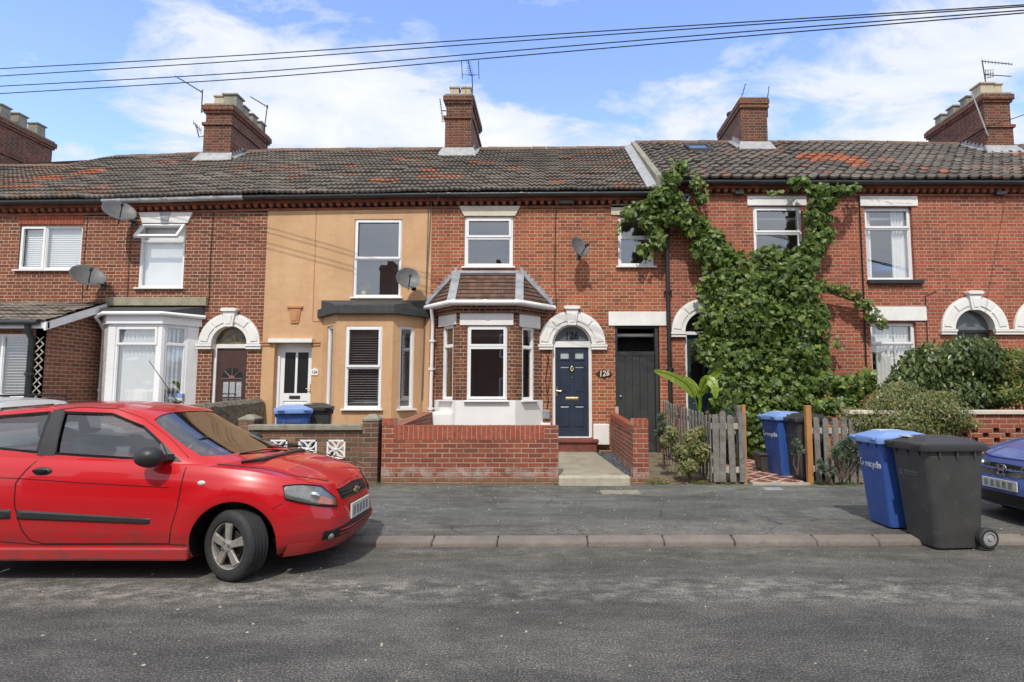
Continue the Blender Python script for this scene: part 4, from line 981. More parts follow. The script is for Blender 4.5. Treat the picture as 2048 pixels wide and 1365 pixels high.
for a, b, t in ((0, 1, .95), (1, 2, .05), (1, 2, .5), (1, 2, .95), (2, 3, .05)):
    x, y = o5[a][0]+(o5[b][0]-o5[a][0])*t, (YF-.02 if a == 0 else o5[a][1])+((YF-.02 if b == 3 else o5[b][1])-(YF-.02 if a == 0 else o5[a][1]))*t
    mb.lathe([(.058, -.04), (.058, .04)], (x, y, ze-.02), (1, 0, 0), 12)
mb.build('gutter', MC['upvc'], BR, smooth=True)
mb = MB(); slab(mb, off_poly(P4, .17), zt_+.0, zt_+.05); slab(mb, off_poly(P4, .19), zt_-.01, zt_+.04); mb.build('soffit', MC['white_plain'], BR)
for dz, dd in ((-.08, .10), (-.16, .06)):
    mb = MB(); slab(mb, off_poly(P4, dd), zt_+dz, zt_+dz+.075); mb.build('corbel_course', MC['brick_bay'], H)
xq = fx(866, 700); drainpipe(H, [(xq+.0, YF-.24, ze-.05), (xq-.0, YF-.22, ze-.14), (xq, YF-.10, ze-.32), (xq, YF-.09, ze-.5), (xq-.02, YF-.09, .3)], .038, 'upvc', [(xq, YF-.09, ze-.75), (xq-.01, YF-.09, 2.05), (xq-.01, YF-.09, 1.2)])
q = wr(865, 908, 824, 852, (0, 12.35), (1, 12.35)); mb = MB(); mb.box(q[0], q[1], 12.2, 12.6, q[2]-.3, q[3]); mb.box(q[0]+.03, q[1]-.03, 12.185, 12.2, q[2]-.2, q[3]-.04); mb.build('meter_box', MC['white_plain'], H, bevel=.006)
q = wr(1086, 1100, 820, 838); mb = MB(); mb.box(q[0], q[1], .07, 0, q[2], q[3], T0); mb.build('socket_box', MC['lead'], H, bevel=.01)
arch(H, ucC, zsC, riC, roC)
uL, uR = ucC-riC+.03, ucC+riC-.03
zd0, zd1 = fz(874, 1145), zsC-.06
mb = MB(); mb.box(uL-.03, uR+.03, -.07, -.16, zd1+.0, zsC+.07, T0); mb.box(uL-.03, uL+.035, -.07, -.16, zd0-.02, zd1, T0); mb.box(uR-.035, uR+.03, -.07, -.16, zd0-.02, zd1, T0); mb.box(uL, uR, -.06, -.16, zd0-.03, zd0-.002, T0)
n = 24
for kk in range(n):
    a, b = PI*kk/n, PI*(kk+1)/n; r0, r1 = riC-.05, riC
    f4 = [(r0, a), (r1, a), (r1, b), (r0, b)]
    mb.hexa([T0(ucC+r*math.cos(t), -.16, zsC+.02+r*math.sin(t)) for r, t in f4], [T0(ucC+r*math.cos(t), -.08, zsC+.02+r*math.sin(t)) for r, t in f4])
mb.build('door_frame', MC['white_paint'], H)
mb = MB(); half_disc(mb, T0, ucC, zsC+.05, riC-.03, -.115); fan = mb.build('fanlight', MC['fan_grey'], H)
text_obj('126', .24, lambda u, w, z: T0(ucC+u*.86, -.110+w, zsC+.19+z), MC['cable'], fan, bold=.008)
D = panel_door(H, uL+.035, uR-.035, zd0, zd1, -.10, 'navy', [(.12, .45, .48, .79), (.56, .89, .48, .79), (.12, .45, .09, .345), (.56, .89, .09, .345)], [(.14, .42, .865, .95), (.58, .86, .865, .95)], 'frost', 'navy six-panel door with two small frosted lights')
uc = (uL+uR)/2; zH = zd1-zd0
mb = MB()
for a in (.28, .72): 
    u_ = uL+.035+(uR-uL-.07)*a; z_ = zd0+zH*.9075; plate(mb, T0, u_-.125, u_+.125, z_-.105, z_+.105, [(u_-.09, u_+.09, z_-.07, z_+.07)], -.085, -.1)
mb.build('glass_surround', MC['navy'], D, bevel=.006)
letterbox(D, uc, zd0+zH*.42, -.10, 'brass', .29)
mb = MB(); zk = zd0+zH*.755; mb.sphere(T0(uc, -.085, zk+.055), .018); mb.tube([T0(uc+.032*math.cos(t), -.075, zk+.045*math.sin(t)) for t in [PI*.5+2*PI*i/14 for i in range(15)]], .011, 8); mb.sphere(T0(uc, -.075, zk-.05), .017); mb.disc(T0(uc, -.09, zk), .022, (0,1,0), .02); mb.build('knocker', MC['brass'], D, smooth=True)
mb = MB(); mb.disc(T0(uc, -.095, zk-.19), .018, (0,1,0), .012); mb.build('spyhole', MC['chrome'], D)
mb = MB(); zh = zd0+zH*.51; mb.box(uL+.045, uL+.085, -.085, -.10, zh-.12, zh+.10, T0); mb.tube([T0(uL+.065, -.06, zh), T0(uL+.165, -.055, zh-.005)], .012, 8); mb.sphere(T0(uL+.065, -.065, zh), .02); mb.build('handle', MC['brass'], D, smooth=True)
mb = MB(); a = wr(1188, 1218, 848, 880); mb.box(a[0]-.02, a[1], .10, -.02, a[2]-.1, a[3], T0); mb.build('plinth_block', MC['white_paint'], H, bevel=.012); mb = MB(); b = wr(1082, 1103, 846, 880); mb.box(b[0], b[1]-.02, .08, -.02, b[2]-.1, b[3], T0); mb.build('plinth_block', MC['white_paint'], H, bevel=.012)
mb = MB(); a = gnd(1105, 881, .42); mb.box(ucC-.60, ucC+.50, YF-.32, YF+.1, .10, zd0-.04); mb.box(ucC-.60, ucC+.54, YF-.36, YF-.02, zd0-.10, zd0-.035); mb.build('doorstep', MC['step_red'], H, bevel=.012)
# diamond number plaque
q = at(1208, 748, YF); mb = MB(); mb.prism([(q.x-.175, q.z), (q.x-.12, q.z-.05), (q.x-.05, q.z-.05), (q.x, q.z-.115), (q.x+.05, q.z-.05), (q.x+.12, q.z-.05), (q.x+.175, q.z), (q.x+.12, q.z+.05), (q.x+.05, q.z+.06), (q.x, q.z+.10), (q.x-.05, q.z+.06), (q.x-.12, q.z+.05)], .03, 0, T0)
o = mb.build('number_plaque', MC['black_paint'], H)
text_obj('126', .17, lambda u, w, z: T0(q.x+u*.9, .034+w, q.z+z+u*.12), MC['number_cream'], o, bold=.003, shear=.1)
# cables
mb = MB(); xx = fx(1111, 500)
mb.tube([T0(xx+.03, .02, fz(412)), T0(xx, .02, fz(440)), T0(xx-.02, .02, fz(560)), T0(xx+.02, .02, fz(610)), T0(xx-.09, .02, fz(640)), T0(xx-.13, .02, fz(700)), T0(xx-.22, .02, fz(760)), T0(xx-.16, .03, fz(800)), T0(xx-.2, .03, fz(830))], .009, 6)
mb.tube([T0(xx-.22, .02, fz(700)), T0(xx-.1, .03, fz(745)), T0(xx-.18, .02, fz(790))], .006, 6); mb.build('cable', MC['cable'], H)
mb = MB(); q = wr(1118, 1145, 404, 411); mb.box(q[0], q[1], .12, 0, q[2], q[3], T0); mb.build('junction_box', MC['gutter_black'], H, bevel=.008)
# passage gate
lintel(H, 1217, 1332, 624, 652, 'white_paint')
zg = fz(703, 1270)
mb = MB(); mb.box(pg[0], pg[0]+.05, -.02, -.2, .1, pg[3], T0); mb.box(pg[1]-.09, pg[1]-.03, -.02, -.2, .1, pg[3], T0); mb.box(pg[0]+.05, pg[1]-.09, -.05, -.2, pg[3]-.05, pg[3], T0); mb.build('gate_frame', MC['gate_wood'], H)
mb = MB(); n = 5; a, b = pg[0]+.055, pg[1]-.095
for j in range(n): mb.box(a+(b-a)*j/n+.003, a+(b-a)*(j+1)/n-.003, -.08, -.11, .2, zg, T0)
mb.box(a, b, -.105, -.13, .2, zg-.01, T0); mb.box(a, b, -.07, -.1, zg-.09, zg, T0)
gt = mb.build('passage_gate', MC['gate_wood'], H, bevel=.002)
mb = MB(); q = at(1236, 793, YF); mb.sphere(T0(a+.06, -.05, q.z), .025); mb.build('handle', MC['gutter_grey'], gt)
mb = MB(); mb.box(a-.1, b+.1, -.5, -.55, .1, pg[3]+.1, T0); mb.build('passage_dark_sheet', MC['painted_dark'], H)  # near-black sheet, shade of the passage interior put into its colour
q = at(1237, 825, YF); mb = MB(); mb.box(q.x-.07, q.x-.0, .015, 0, q.z-.12, q.z+.12, T0); mb.box(q.x-.055, q.x-.015, .018, .01, q.z-.1, q.z-.04, T0); 
mb.build('tie_plate', MC['mortar'], H)
xq = fx(1338, 650); drainpipe(H, [(xq-.04, YF-.09, fz(400)), (xq-.03, YF-.09, fz(560)), (xq, YF-.09, .25)], .048, 'black_paint', [(xq-.02, YF-.09, fz(585)), (xq-.0, YF-.09, fz(740))])
# ================================================================= D
H = Hs['D']
lintel(H, 1494, 1612, 392, 412)
window(H, T0, *hDu, [(0, 1, .64, 1, 1), (0, 1, 0, .64)], w=-.04, border=.06)
arch(H, ucD, zsD, riC, roC)
mb = MB(); half_disc(mb, T0, ucD, zsD, riC, -.13); mb.build('fanlight', MC['car_black'], H)
mb = MB(); mb.box(ucD-riC, ucD-riC+.05, -.05, -.16, .25, zsD, T0); mb.box(ucD+riC-.05, ucD+riC, -.05, -.16, .25, zsD, T0); mb.box(ucD-riC, ucD+riC, -.05, -.16, zsD-.06, zsD+.01, T0); mb.build('door_frame', MC['white_plain'], H)
panel_door(H, ucD-riC+.05, ucD+riC-.05, .3, zsD-.06, -.12, 'teal_door', [(.12, .46, .08, .42), (.54, .88, .08, .42)], [(.12, .46, .5, .92), (.54, .88, .5, .92)], 'car_black', 'dark teal panelled door behind the vine')
# lower bay hidden behind the vine: a plain canted bay in white frames
wv_ = wr(1490, 1600, 690, 820); mb = MB(); a = (wv_[0], 12.25); b = (wv_[1], 12.25)
q4 = [(wv_[0]-.4, YF), a, b, (wv_[1]+.4, YF)]
mb = MB()
for (m, n_) in zip(q4, q4[1:]):
    T, L = TF(m, n_); plate(mb, T, 0, L, .1, wv_[3]+.1, [(L*.12, L*.88, wv_[2], wv_[3])], 0, -.15, sides=False)
slab(mb, off_poly(q4, .08), wv_[3]+.1, wv_[3]+.25); mb.build('bay_wall', MC['white_paint'], H)
for (m, n_) in zip(q4, q4[1:]):
    T, L = TF(m, n_); window(H, T, L*.12, L*.88, wv_[2], wv_[3], [(0, 1, .7, 1), (0, 1, 0, .7)], w=-.03)
q = at(1373, 397, YF); mb = MB(); mb.lathe([(.03, .06), (.085, .06), (.10, .03), (.10, 0)], (q.x, YF, q.z), (0, -1, 0), 20); mb.build('wall_vent', MC['lead'], H, smooth=True)
for (a, b, c) in ((1467, 1485, 385), (1985, 2005, 386)):
    q = wr(a, b, c, c+7); mb = MB(); mb.box(q[0], q[1], .13, 0, q[2], q[3], T0); mb.build('junction_box', MC['gutter_black'], Hs['D' if a < 1700 else 'E'], bevel=.008)
# ================================================================= E
H = Hs['E']
lintel(H, 1719, 1834, 392, 413, label='flaking white lintel'); u0, u1, z0, z1_ = wr(1719, 1834, 392, 413)
mb = MB()
for (a, b, c, d) in ((.08, .22, .45, .85), (.27, .34, .4, .6), (.42, .56, .12, .42), (.60, .90, .18, .28)):
    W = u1-u0; Z = z1_-z0; mb.prism([(u0+W*a, z0+Z*d), (u0+W*b, z0+Z*c), (u0+W*(b+.01), z0+Z*(c+d)/2), (u0+W*(a+.03), z0+Z*(d+.04))], .034, .02, T0)
mb.build('flaked_patch', MC['cream_stone'], [o for o in col.objects if o.name.startswith('lintel') and o.parent == H][0])
window(H, T0, *hEu, [(0, 1, .715, 1, 1), (0, 1, 0, .715)], w=-.09, border=.05, sill=False, cover=curtains([(0, .22, .02), (.66, 1, -.02)]))
mb = MB(); mb.box(hEu[0]-.02, hEu[1]+.14, .09, -.1, hEu[2]-.10, hEu[2]-.01, T0); mb.build('sill', MC['black_paint'], H, bevel=.01)
lintel(H, 1735, 1852, 614, 642)
window(H, T0, *hEl, [(0, 1, .72, 1, 1), (0, 1, 0, .72)], w=-.09, border=.05, cover=curtains([(.2, .6, .0), (.62, 1, -.02)]))
arch(H, ucE, zsE, riC, roC, imp=(1, 0))
mb = MB(); mb.box(ucE+riC-.02, ucF-riC+.02, .095, 0, zsE-.06, zsE-.012, T0); mb.box(ucE+riC-.01, ucF-riC+.01, .075, 0, zsE-.12, zsE-.06, T0); mb.build('impost', MC['white_paint'], H, bevel=.004)
for k, uc in (('E', ucE), ('F', ucF)):
    H = Hs[k]
    if k == 'F': arch(H, uc, zsE, riC, roC, imp=(0, 1))
    mb = MB(); half_disc(mb, T0, uc, zsE-.0, riC, -.15); mb.build('fanlight', MC['fan_grey'], H)
    mb = MB(); mb.box(uc-riC, uc+riC, -.12, -.2, zsE-.06, zsE, T0); mb.box(uc-riC, uc-riC+.05, -.12, -.2, .25, zsE-.06, T0); mb.box(uc+riC-.05, uc+riC, -.12, -.2, .25, zsE-.06, T0); mb.build('door_frame', MC['black_paint'], H)
    panel_door(H, uc-riC+.05, uc+riC-.05, .3, zsE-.06, -.15, 'black_paint', [(.14, .86, .80, .92), (.14, .46, .1, .7), (.54, .86, .1, .7)], label='black front door')
H = Hs['E']; mb = MB()
mb.tube([T0(fx(1722, 500), .03, fz(395)), T0(fx(1722, 500), .03, fz(600)), T0(fx(1723), .03, .4)], .018, 6); mb.build('cable', MC['cable'], H)
mb = MB(); mb.tube([T0(fx(1873, 590), .02, fz(582)), T0(fx(1850, 590), .02, fz(592)), T0(fx(1848, 590), .02, fz(760))], .009, 6); mb.build('cable', MC['cable'], H)
for k, px, a, b in (('A', 424, 425, 600), ('H0', 172, 430, 600), ('A', 262, 440, 610)):
    mb = MB(); mb.tube([T0(fx(px, 500), .015, fz(a)), T0(fx(px, 500)-.02, .015, fz((a+b)/2)), T0(fx(px, 500), .015, fz(b))], .006, 5); mb.build('cable', MC['cable'], Hs[k])
def struct(mb, name, m): o = mb.build(name, MC[m]); o['kind'] = 'structure'; return o
mb = MB(); mb.box(-120, 120, -30, 120, -.35, -.06); struct(mb, 'ground', 'soil')
def kl(x): return 6.10+0.012*x        # kerb face line
mb = MB(); mb.mesh([(-60, -6, 0), (60, -6, 0), (60, kl(60), 0), (-60, kl(-60), 0)], [(0,1,2,3)]); struct(mb, 'road', 'road')
mb = MB(); mb.mesh([(-60, kl(-60)+.155, .070), (60, kl(60)+.155, .070), (60, 9.4, .125), (-60, 9.4, .125)], [(0,1,2,3)]); struct(mb, 'pavement', 'pavement')
mb = MB(); x = -30.0
while x < 30:
    L_ = rnd.uniform(.62, 1.0); a, b = x+.002, x+L_-.003; dz = rnd.uniform(-.010, .008); dy = rnd.uniform(-.014, .012)
    mb.hexa([(a, kl(a)+dy, -.1), (b, kl(b)+dy, -.1), (b, kl(b)+.17, -.1), (a, kl(a)+.17, -.1)], [(a, kl(a)+dy+.025, .046+dz*.6), (b, kl(b)+dy+.025, .046+dz*.6), (b, kl(b)+.18, .077), (a, kl(a)+.18, .077)]); x += L_
o = struct(mb, 'kerb', 'kerb'); b_ = o.modifiers.new('bevel', 'BEVEL'); b_.width = .022; b_.segments = 3
# front garden ground
mb = MB(); mb.mesh([(-20, 9.4, .12), (20, 9.4, .12), (20, 12.9, .26), (-20, 12.9, .26)], [(0,1,2,3)]); struct(mb, 'garden_ground', 'soil')
# path of 126
xl, xr_ = gnd(1118, 950, .25).x, gnd(1250, 946, .25).x
mb = MB(); mb.hexa([(xl, 9.42, -.05), (xr_, 9.42, -.05), (.93, 12.5, -.05), (xl, 12.5, -.05)], [(xl, 9.42, .245), (xr_, 9.42, .245), (.93, 12.5, .31), (xl, 12.5, .31)]); struct(mb, 'path', 'concrete')
mb = MB(); mb.box(xl-.01, xr_+.02, 9.2, 9.45, 0, .255); o = struct(mb, 'path_step', 'concrete_pale'); b_ = o.modifiers.new('bevel', 'BEVEL'); b_.width = .02; b_.segments = 2
# checkered tile path
xa, xb = gnd(1497, 965, .13).x, gnd(1604, 965, .13).x
mb = MB(); mb.hexa([(xa-.0, 9.33, .05), (xb, 9.33, .05), (xb, 12.6, .1), (xa, 12.6, .1)], [(xa, 9.33, .15), (xb, 9.33, .15), (xb, 12.6, .27), (xa, 12.6, .27)]); struct(mb, 'tiled_path', 'path_tiles')
mb = MB(); mb.box(xa-.02, xb+.02, 9.24, 9.33, .05, .155); struct(mb, 'path_edging', 'concrete_pale')
# service covers in the pavement
for (px, py, w_, d_, m) in ((1545, 978, .14, .10, 'lead'), (1240, 985, .28, .16, 'coping')):
    p = gnd(px, py, .12); mb = MB(); mb.box(p.x-w_, p.x+w_, p.y-d_, p.y+d_, .09, .128); mb.box(p.x-w_+.02, p.x+w_-.02, p.y-d_+.02, p.y+d_-.02, .12, .132)
    tag(mb.build('service_cover', MC[m], bevel=.003), {'lead': 'small dark metal cover in the pavement in front of the tiled path', 'coping': 'square pale cover let into the pavement by the concrete path'}[m], 'cover')
# ------------------------------------------------------------------ cars (local frame: +x forward, origin under the front axle, y<0 is the near side)
def sgnpow(v, p): return math.copysign(abs(v)**p, v)
def smooth_fn(pts):
    f = lerp_fn(pts); 
    def g_(x, h=.10): return (f(x-h)+2*f(x-h*.5)+2*f(x)+2*f(x+h*.5)+f(x+h))/8
    return g_
def make_car(P):
    root = thing('parked_car', P['label'], 'car', (0,0,0))
    xr, ztop = P['xr'], smooth_fn(P['ztop'])
    noseT, rearT, widT = lerp_fn(P['nose']), lerp_fn(P['rear']), lerp_fn(P['wid'])
    zb = lambda x: .20 + .05*max(0, (x-.5)) ; pw = P.get('pw', 4.2)
    def body(phi, t, off=0.0):
        xf, xb_, b = noseT(t), rearT(t), widT(t); xc = (xf+xb_)/2; a = (xf-xb_)/2
        cx_, sy = math.cos(phi), math.sin(phi)
        x = xc+(a+off)*sgnpow(cx_, 2/pw); y = (b+off)*sgnpow(sy, 2/pw)
        for wx in (0, P['rx']):
            d = math.hypot(x-wx, (zb(x)+t*(ztop(x)-zb(x)))-.31)
            y += math.copysign(.022*math.exp(-((d-.40)/.09)**2), y) if abs(y) > .5 else 0
        z = zb(x)+t*(ztop(x)-zb(x))
        return Vector((x, y, z))
    # parametrise the ring by x on the near side
    def phi_of_x(x, t):
        xf, xb_ = noseT(t), rearT(t); xc = (xf+xb_)/2; a = (xf-xb_)/2
        return -math.acos(max(-1, min(1, sgnpow((x-xc)/a, pw/2))))
    def side(x, z, off=0.0):
        """point on near side of the body at x,z"""
        t = (z-zb(x))/(ztop(x)-zb(x)); return body(phi_of_x(x, t), t, off)
    NT = [0, .02, .05, .09]+[.13+.042*k for k in range(20)]+[.955, .975, .99, 1]
    phis = []
    n = 216
    for i in range(n):
        # denser near the corners
        s_ = i/n*2*PI; phis.append(s_)
    mb = MB(); V = []; 
    for t in NT:
        for p in phis: V.append(body(p, t))
    F = [(j*n+i, j*n+(i+1) % n, (j+1)*n+(i+1) % n, (j+1)*n+i) for j in range(len(NT)-1) for i in range(n)]
    crown = smooth_fn(P['crown'])
    K = 9; base = len(V)-n
    for k in range(1, K+1):
        s_ = k/K
        for i, p in enumerate(phis):
            q = body(p, 1.0); x = q.x; 
            xc = (noseT(1)+rearT(1))/2; 
            nx = xc+(x-xc)*(1-s_*.72) if k < K else xc+(x-xc)*.28; ny = q.y*(1-s_)
            rise = (1-(1-s_)**2.2)
            V.append(Vector((nx, ny, ztop(nx)+crown(nx)*rise)))
    for k in range(K):
        o0 = base+k*n
        F += [(o0+i, o0+(i+1) % n, o0+n+(i+1) % n, o0+n+i) for i in range(n)]
    # underside
    F.append(tuple(reversed(range(n))))
    mb.mesh(V, F); B = mb.build('body', MC[P['paint']], root, smooth=False)
    bmx = bmesh.new(); bmx.from_mesh(B.data); bmesh.ops.remove_doubles(bmx, verts=bmx.verts, dist=.0005); 
    bmesh.ops.recalc_face_normals(bmx, faces=bmx.faces); bmx.to_mesh(B.data); bmx.free()
    cuts = []
    for wx in (0, P['rx']):
        for sg in (-1, 1):
            c = MB(); c.disc((wx, sg*.80, .305), P['arch'], (0,1,0), .50, 48); o = c.build('cut', MC['car_black'], root); cuts.append(o)
            b2 = bmesh.new(); b2.from_mesh(o.data); bmesh.ops.remove_doubles(b2, verts=b2.verts, dist=1e-5); bmesh.ops.recalc_face_normals(b2, faces=b2.faces); b2.to_mesh(o.data); b2.free()
            m = B.modifiers.new('b', 'BOOLEAN'); m.operation = 'DIFFERENCE'; m.solver = 'EXACT'; m.object = o
            try: m.material_mode = 'TRANSFER'
            except Exception: pass
    bake(B)
    for o in cuts: me_ = o.data; bpy.data.objects.remove(o); bpy.data.meshes.remove(me_)
    for p in B.data.polygons: p.use_smooth = True
    B.data.set_sharp_from_angle(angle=R(32))
    # ---- greenhouse
    gb, gt_ = P['gb'], P['gt']     # (front, rear, halfwidth, exponent)
    zr = smooth_fn(P['roof'])
    def gh(phi, s_, off=0.0):
        e = math.sin(s_*PI/2)**1.0*0.35 + s_*0.65
        f = gb[0]+(gt_[0]-gb[0])*(s_*.8+e*.2); r_ = gb[1]+(gt_[1]-gb[1])*(s_**1.5); b = gb[2]+(gt_[2]-gb[2])*(s_**1.25)
        xc = (f+r_)/2; a = (f-r_)/2+off; ex = gb[3]+(gt_[3]-gb[3])*s_
        x = xc+a*sgnpow(math.cos(phi), 2/ex); y = (b+off)*sgnpow(math.sin(phi), 2/ex)
        z0 = ztop(x)+crown(x)*.25-.03; z1 = zr(x)-.045
        return Vector((x, y, z0+(z1-z0)*s_))
    def ghx(x, z, off=0.0):
        """near side greenhouse surface at x,z (bisection on s)"""
        lo, hi = 0, 1; 
        for _ in range(22):
            s_ = (lo+hi)/2
            f = gb[0]+(gt_[0]-gb[0])*(s_*.8+(math.sin(s_*PI/2)*.35+s_*.65)*.2); r_ = gb[1]+(gt_[1]-gb[1])*(s_**1.5); xc = (f+r_)/2; a = (f-r_)/2; ex = gb[3]+(gt_[3]-gb[3])*s_
            ph = -math.acos(max(-1, min(1, sgnpow((x-xc)/a, ex/2)))); q = gh(ph, s_, off)
            if q.z < z: lo = s_
            else: hi = s_
        return Vector((x, q.y, z))
    def ghshell(off, name, mat, cap=True, bottom=True):
        mb = MB(); V = []; ns = 12; n2 = 96
        for j in range(ns+1):
            for i in range(n2): V.append(gh(2*PI*i/n2, j/ns, off))
        F = [(j*n2+i, j*n2+(i+1) % n2, (j+1)*n2+(i+1) % n2, (j+1)*n2+i) for j in range(ns) for i in range(n2)]
        if cap:
            K2 = 6; o0 = ns*n2
            for k in range(1, K2+1):
                s_ = k/K2
                for i in range(n2):
                    q = gh(2*PI*i/n2, 1, off); xc = (gt_[0]+gt_[1])/2
                    nx = xc+(q.x-xc)*(1-.8*s_); V.append(Vector((nx, q.y*(1-s_), zr(nx)-.045+(.045+off)*(1-(1-s_)**2))))
            for k in range(K2): F += [(o0+k*n2+i, o0+k*n2+(i+1) % n2, o0+(k+1)*n2+(i+1) % n2, o0+(k+1)*n2+i) for i in range(n2)]
            if bottom: F.append(tuple(reversed(range(n2))))
        mb.mesh(V, F); o = mb.build(name, mat, root)
        b2 = bmesh.new(); b2.from_mesh(o.data); bmesh.ops.remove_doubles(b2, verts=b2.verts, dist=.0003); bmesh.ops.recalc_face_normals(b2, faces=b2.faces); b2.to_mesh(o.data); b2.free()
        return o
    S = ghshell(0, 'roof', MC[P['paint']])
    inner = ghshell(-.045, 'cut', MC['dash'])
    for v in inner.data.vertices:
        if v.co.z < 1.06: v.co.z -= .12
    cuts = [inner]
    sw = MB(); Tn = lambda x, y, z: (x, y, z)
    for poly in P['side_windows']: 
        sw.prism(poly, -1.2, 1.2)
    o = sw.build('cut', MC['car_black'], root); cuts.append(o)
    wb = MB(); wz0, wz1 = P['screen']
    # windscreen and rear screen cutters : trapezoids in (y,z) extruded along x
    for xa, xb_ in ((gb[0]-.0+.25, gt_[0]+P.get('wsin', .10)), (gb[1]-.3, gt_[1]+.15)):
        pl_ = [(-P['sy0'], wz0), (P['sy0'], wz0), (P['sy1'], wz1), (-P['sy1'], wz1)]
        xa, xb_ = max(xa, xb_), min(xa, xb_)
        wb.mesh([(xa, y, z) for y, z in pl_]+[(xb_, y, z) for y, z in pl_], [(0,1,2,3), (7,6,5,4), (0,4,5,1), (1,5,6,2), (2,6,7,3), (3,7,4,0)])
    o2 = wb.build('cut', MC['car_black'], root); cuts.append(o2)
    for o in cuts[1:]:
        b2 = bmesh.new(); b2.from_mesh(o.data); bmesh.ops.recalc_face_normals(b2, faces=b2.faces); b2.to_mesh(o.data); b2.free()
    for o in cuts:
        m = S.modifiers.new('b', 'BOOLEAN'); m.operation = 'DIFFERENCE'; m.solver = 'EXACT'; m.object = o; m.use_self = True
        try: m.material_mode = 'TRANSFER'
        except Exception: pass
    bake(S)
    for o in cuts: me_ = o.data; bpy.data.objects.remove(o); bpy.data.meshes.remove(me_)
    for p in S.data.polygons: p.use_smooth = True
    S.data.set_sharp_from_angle(angle=R(32))
    # ---- glass: greenhouse surface 14 mm inside the skin, split by window
    parts = {'windscreen': MB(), 'side_window': MB(), 'side_window_far': MB(), 'quarter_window': MB(), 'quarter_window_far': MB(), 'rear_screen': MB()}
    ns, n2 = 16, 120
    for j in range(ns):
        for i in range(n2):
            q = [gh(2*PI*(i+a)/n2, (j+b)/ns, -.016) for a, b in ((0,0),(1,0),(1,1),(0,1))]; c_ = sum(q, Vector())/4
            ph = 2*PI*(i+.5)/n2; cxn = math.cos(ph)
            f = gb[0]+(gt_[0]-gb[0])*((j+.5)/ns)
            ny = abs(sgnpow(math.sin(ph), 1)); 
            if abs(c_.y) < P['sy0']-.0 and c_.x > -1.4: k_ = 'windscreen'
            elif abs(c_.y) < P['sy0'] and c_.x < gt_[1]-.02: k_ = 'rear_screen'
            else: k_ = ('side_window' if c_.x > P['bp'] else 'quarter_window') + ('' if c_.y < 0 else '_far')
            parts[k_].face(q)
    for k_, m_ in parts.items():
        if m_.f:
            o = m_.build(k_.replace('_far', ''), MC['screen_glass' if k_ == 'windscreen' else 'car_glass'], root, smooth=False)
            b2 = bmesh.new(); b2.from_mesh(o.data); bmesh.ops.remove_doubles(b2, verts=b2.verts, dist=.0005); b2.to_mesh(o.data); b2.free()
            for p in o.data.polygons: p.use_smooth = True
    # ---- interior: dashboard, seats, wheel
    m_ = MB(); xs = gb[0]
    m_.hexa([(xs-.45, -.66, .78), (xs-.05, -.55, .78), (xs-.05, .55, .78), (xs-.45, .66, .78)], [(xs-.52, -.66, ztop(xs-.4)+.02), (xs-.12, -.5, ztop(xs)+.0), (xs-.12, .5, ztop(xs)+.0), (xs-.52, .66, ztop(xs-.4)+.02)]); m_.build('dashboard', MC['dash'], root, bevel=.02)
    for (sx, sy, hh) in ((-1.15, -.36, 1.15), (-1.15, .36, 1.15), (-2.15, -.38, 1.05), (-2.15, .38, 1.05)):
        m_ = MB(); m_.hexa([(sx-.35, sy-.24, .75), (sx-.2, sy-.24, .75), (sx-.2, sy+.24, .75), (sx-.35, sy+.24, .75)], [(sx-.46, sy-.20, hh), (sx-.36, sy-.20, hh), (sx-.36, sy+.20, hh), (sx-.46, sy+.20, hh)])
        m_.hexa([(sx-.46, sy-.11, hh+.03), (sx-.38, sy-.11, hh+.03), (sx-.38, sy+.11, hh+.03), (sx-.46, sy+.11, hh+.03)], [(sx-.48, sy-.10, hh+.20), (sx-.40, sy-.10, hh+.20), (sx-.40, sy+.10, hh+.20), (sx-.48, sy+.10, hh+.20)])
        m_.box(sx-.4, sx+.1, sy-.24, sy+.24, .5, .76); m_.build('seat', MC['seat_fabric'], root, bevel=.045)
    m_ = MB(); cs = Vector((xs-.72, -.36, .98)); ax = Vector((-.85, 0, .5)).normalized(); u_ = Vector((0, 1, 0)); v_ = ax.cross(u_)
    m_.tube([cs+(u_*math.cos(t)+v_*math.sin(t))*.18 for t in [2*PI*k/20 for k in range(21)]], .016, 8); m_.tube([cs-u_*.17, cs+u_*.17], .02, 6); m_.build('steering_wheel', MC['car_black'], root, smooth=True)
    # ---- ribbons and patches on the skin
    def patch(name, mat, phr, tr, off, nx=14, nt=6, th=.012, edge=None, smooth=True, par=None):
        """patch over phi in phr, t in tr(phi-fraction)->(t0,t1)"""
        mb = MB(); V = []
        for i in range(nx+1):
            f = i/nx; ph = phr[0]+(phr[1]-phr[0])*f; t0, t1 = tr(f)
            for j in range(nt+1):
                e = off*(1 if 0 < i < nx and 0 < j < nt else 0.1); V.append(body(ph, t0+(t1-t0)*j/nt, e))
        mb.mesh(V, [(i*(nt+1)+j, (i+1)*(nt+1)+j, (i+1)*(nt+1)+j+1, i*(nt+1)+j+1) for i in range(nx) for j in range(nt)])
        return mb.build(name, MC[mat], par or root, smooth=smooth)
    def line(name, mat, pts, wdt=.006, off=.0022, fn=side, par=None):
        mb = MB(); Q = [fn(x, z, off) for x, z in pts]
        for a, b in zip(Q, Q[1:]):
            d = (b-a).normalized(); s_ = d.cross(Vector((0, 1, 0))).normalized()*wdt/2; mb.face([a-s_, b-s_, b+s_, a+s_])
        return mb.build(name, MC[mat], par or root)
    return root, body, side, ghx, patch, line, phi_of_x, gh, B, S
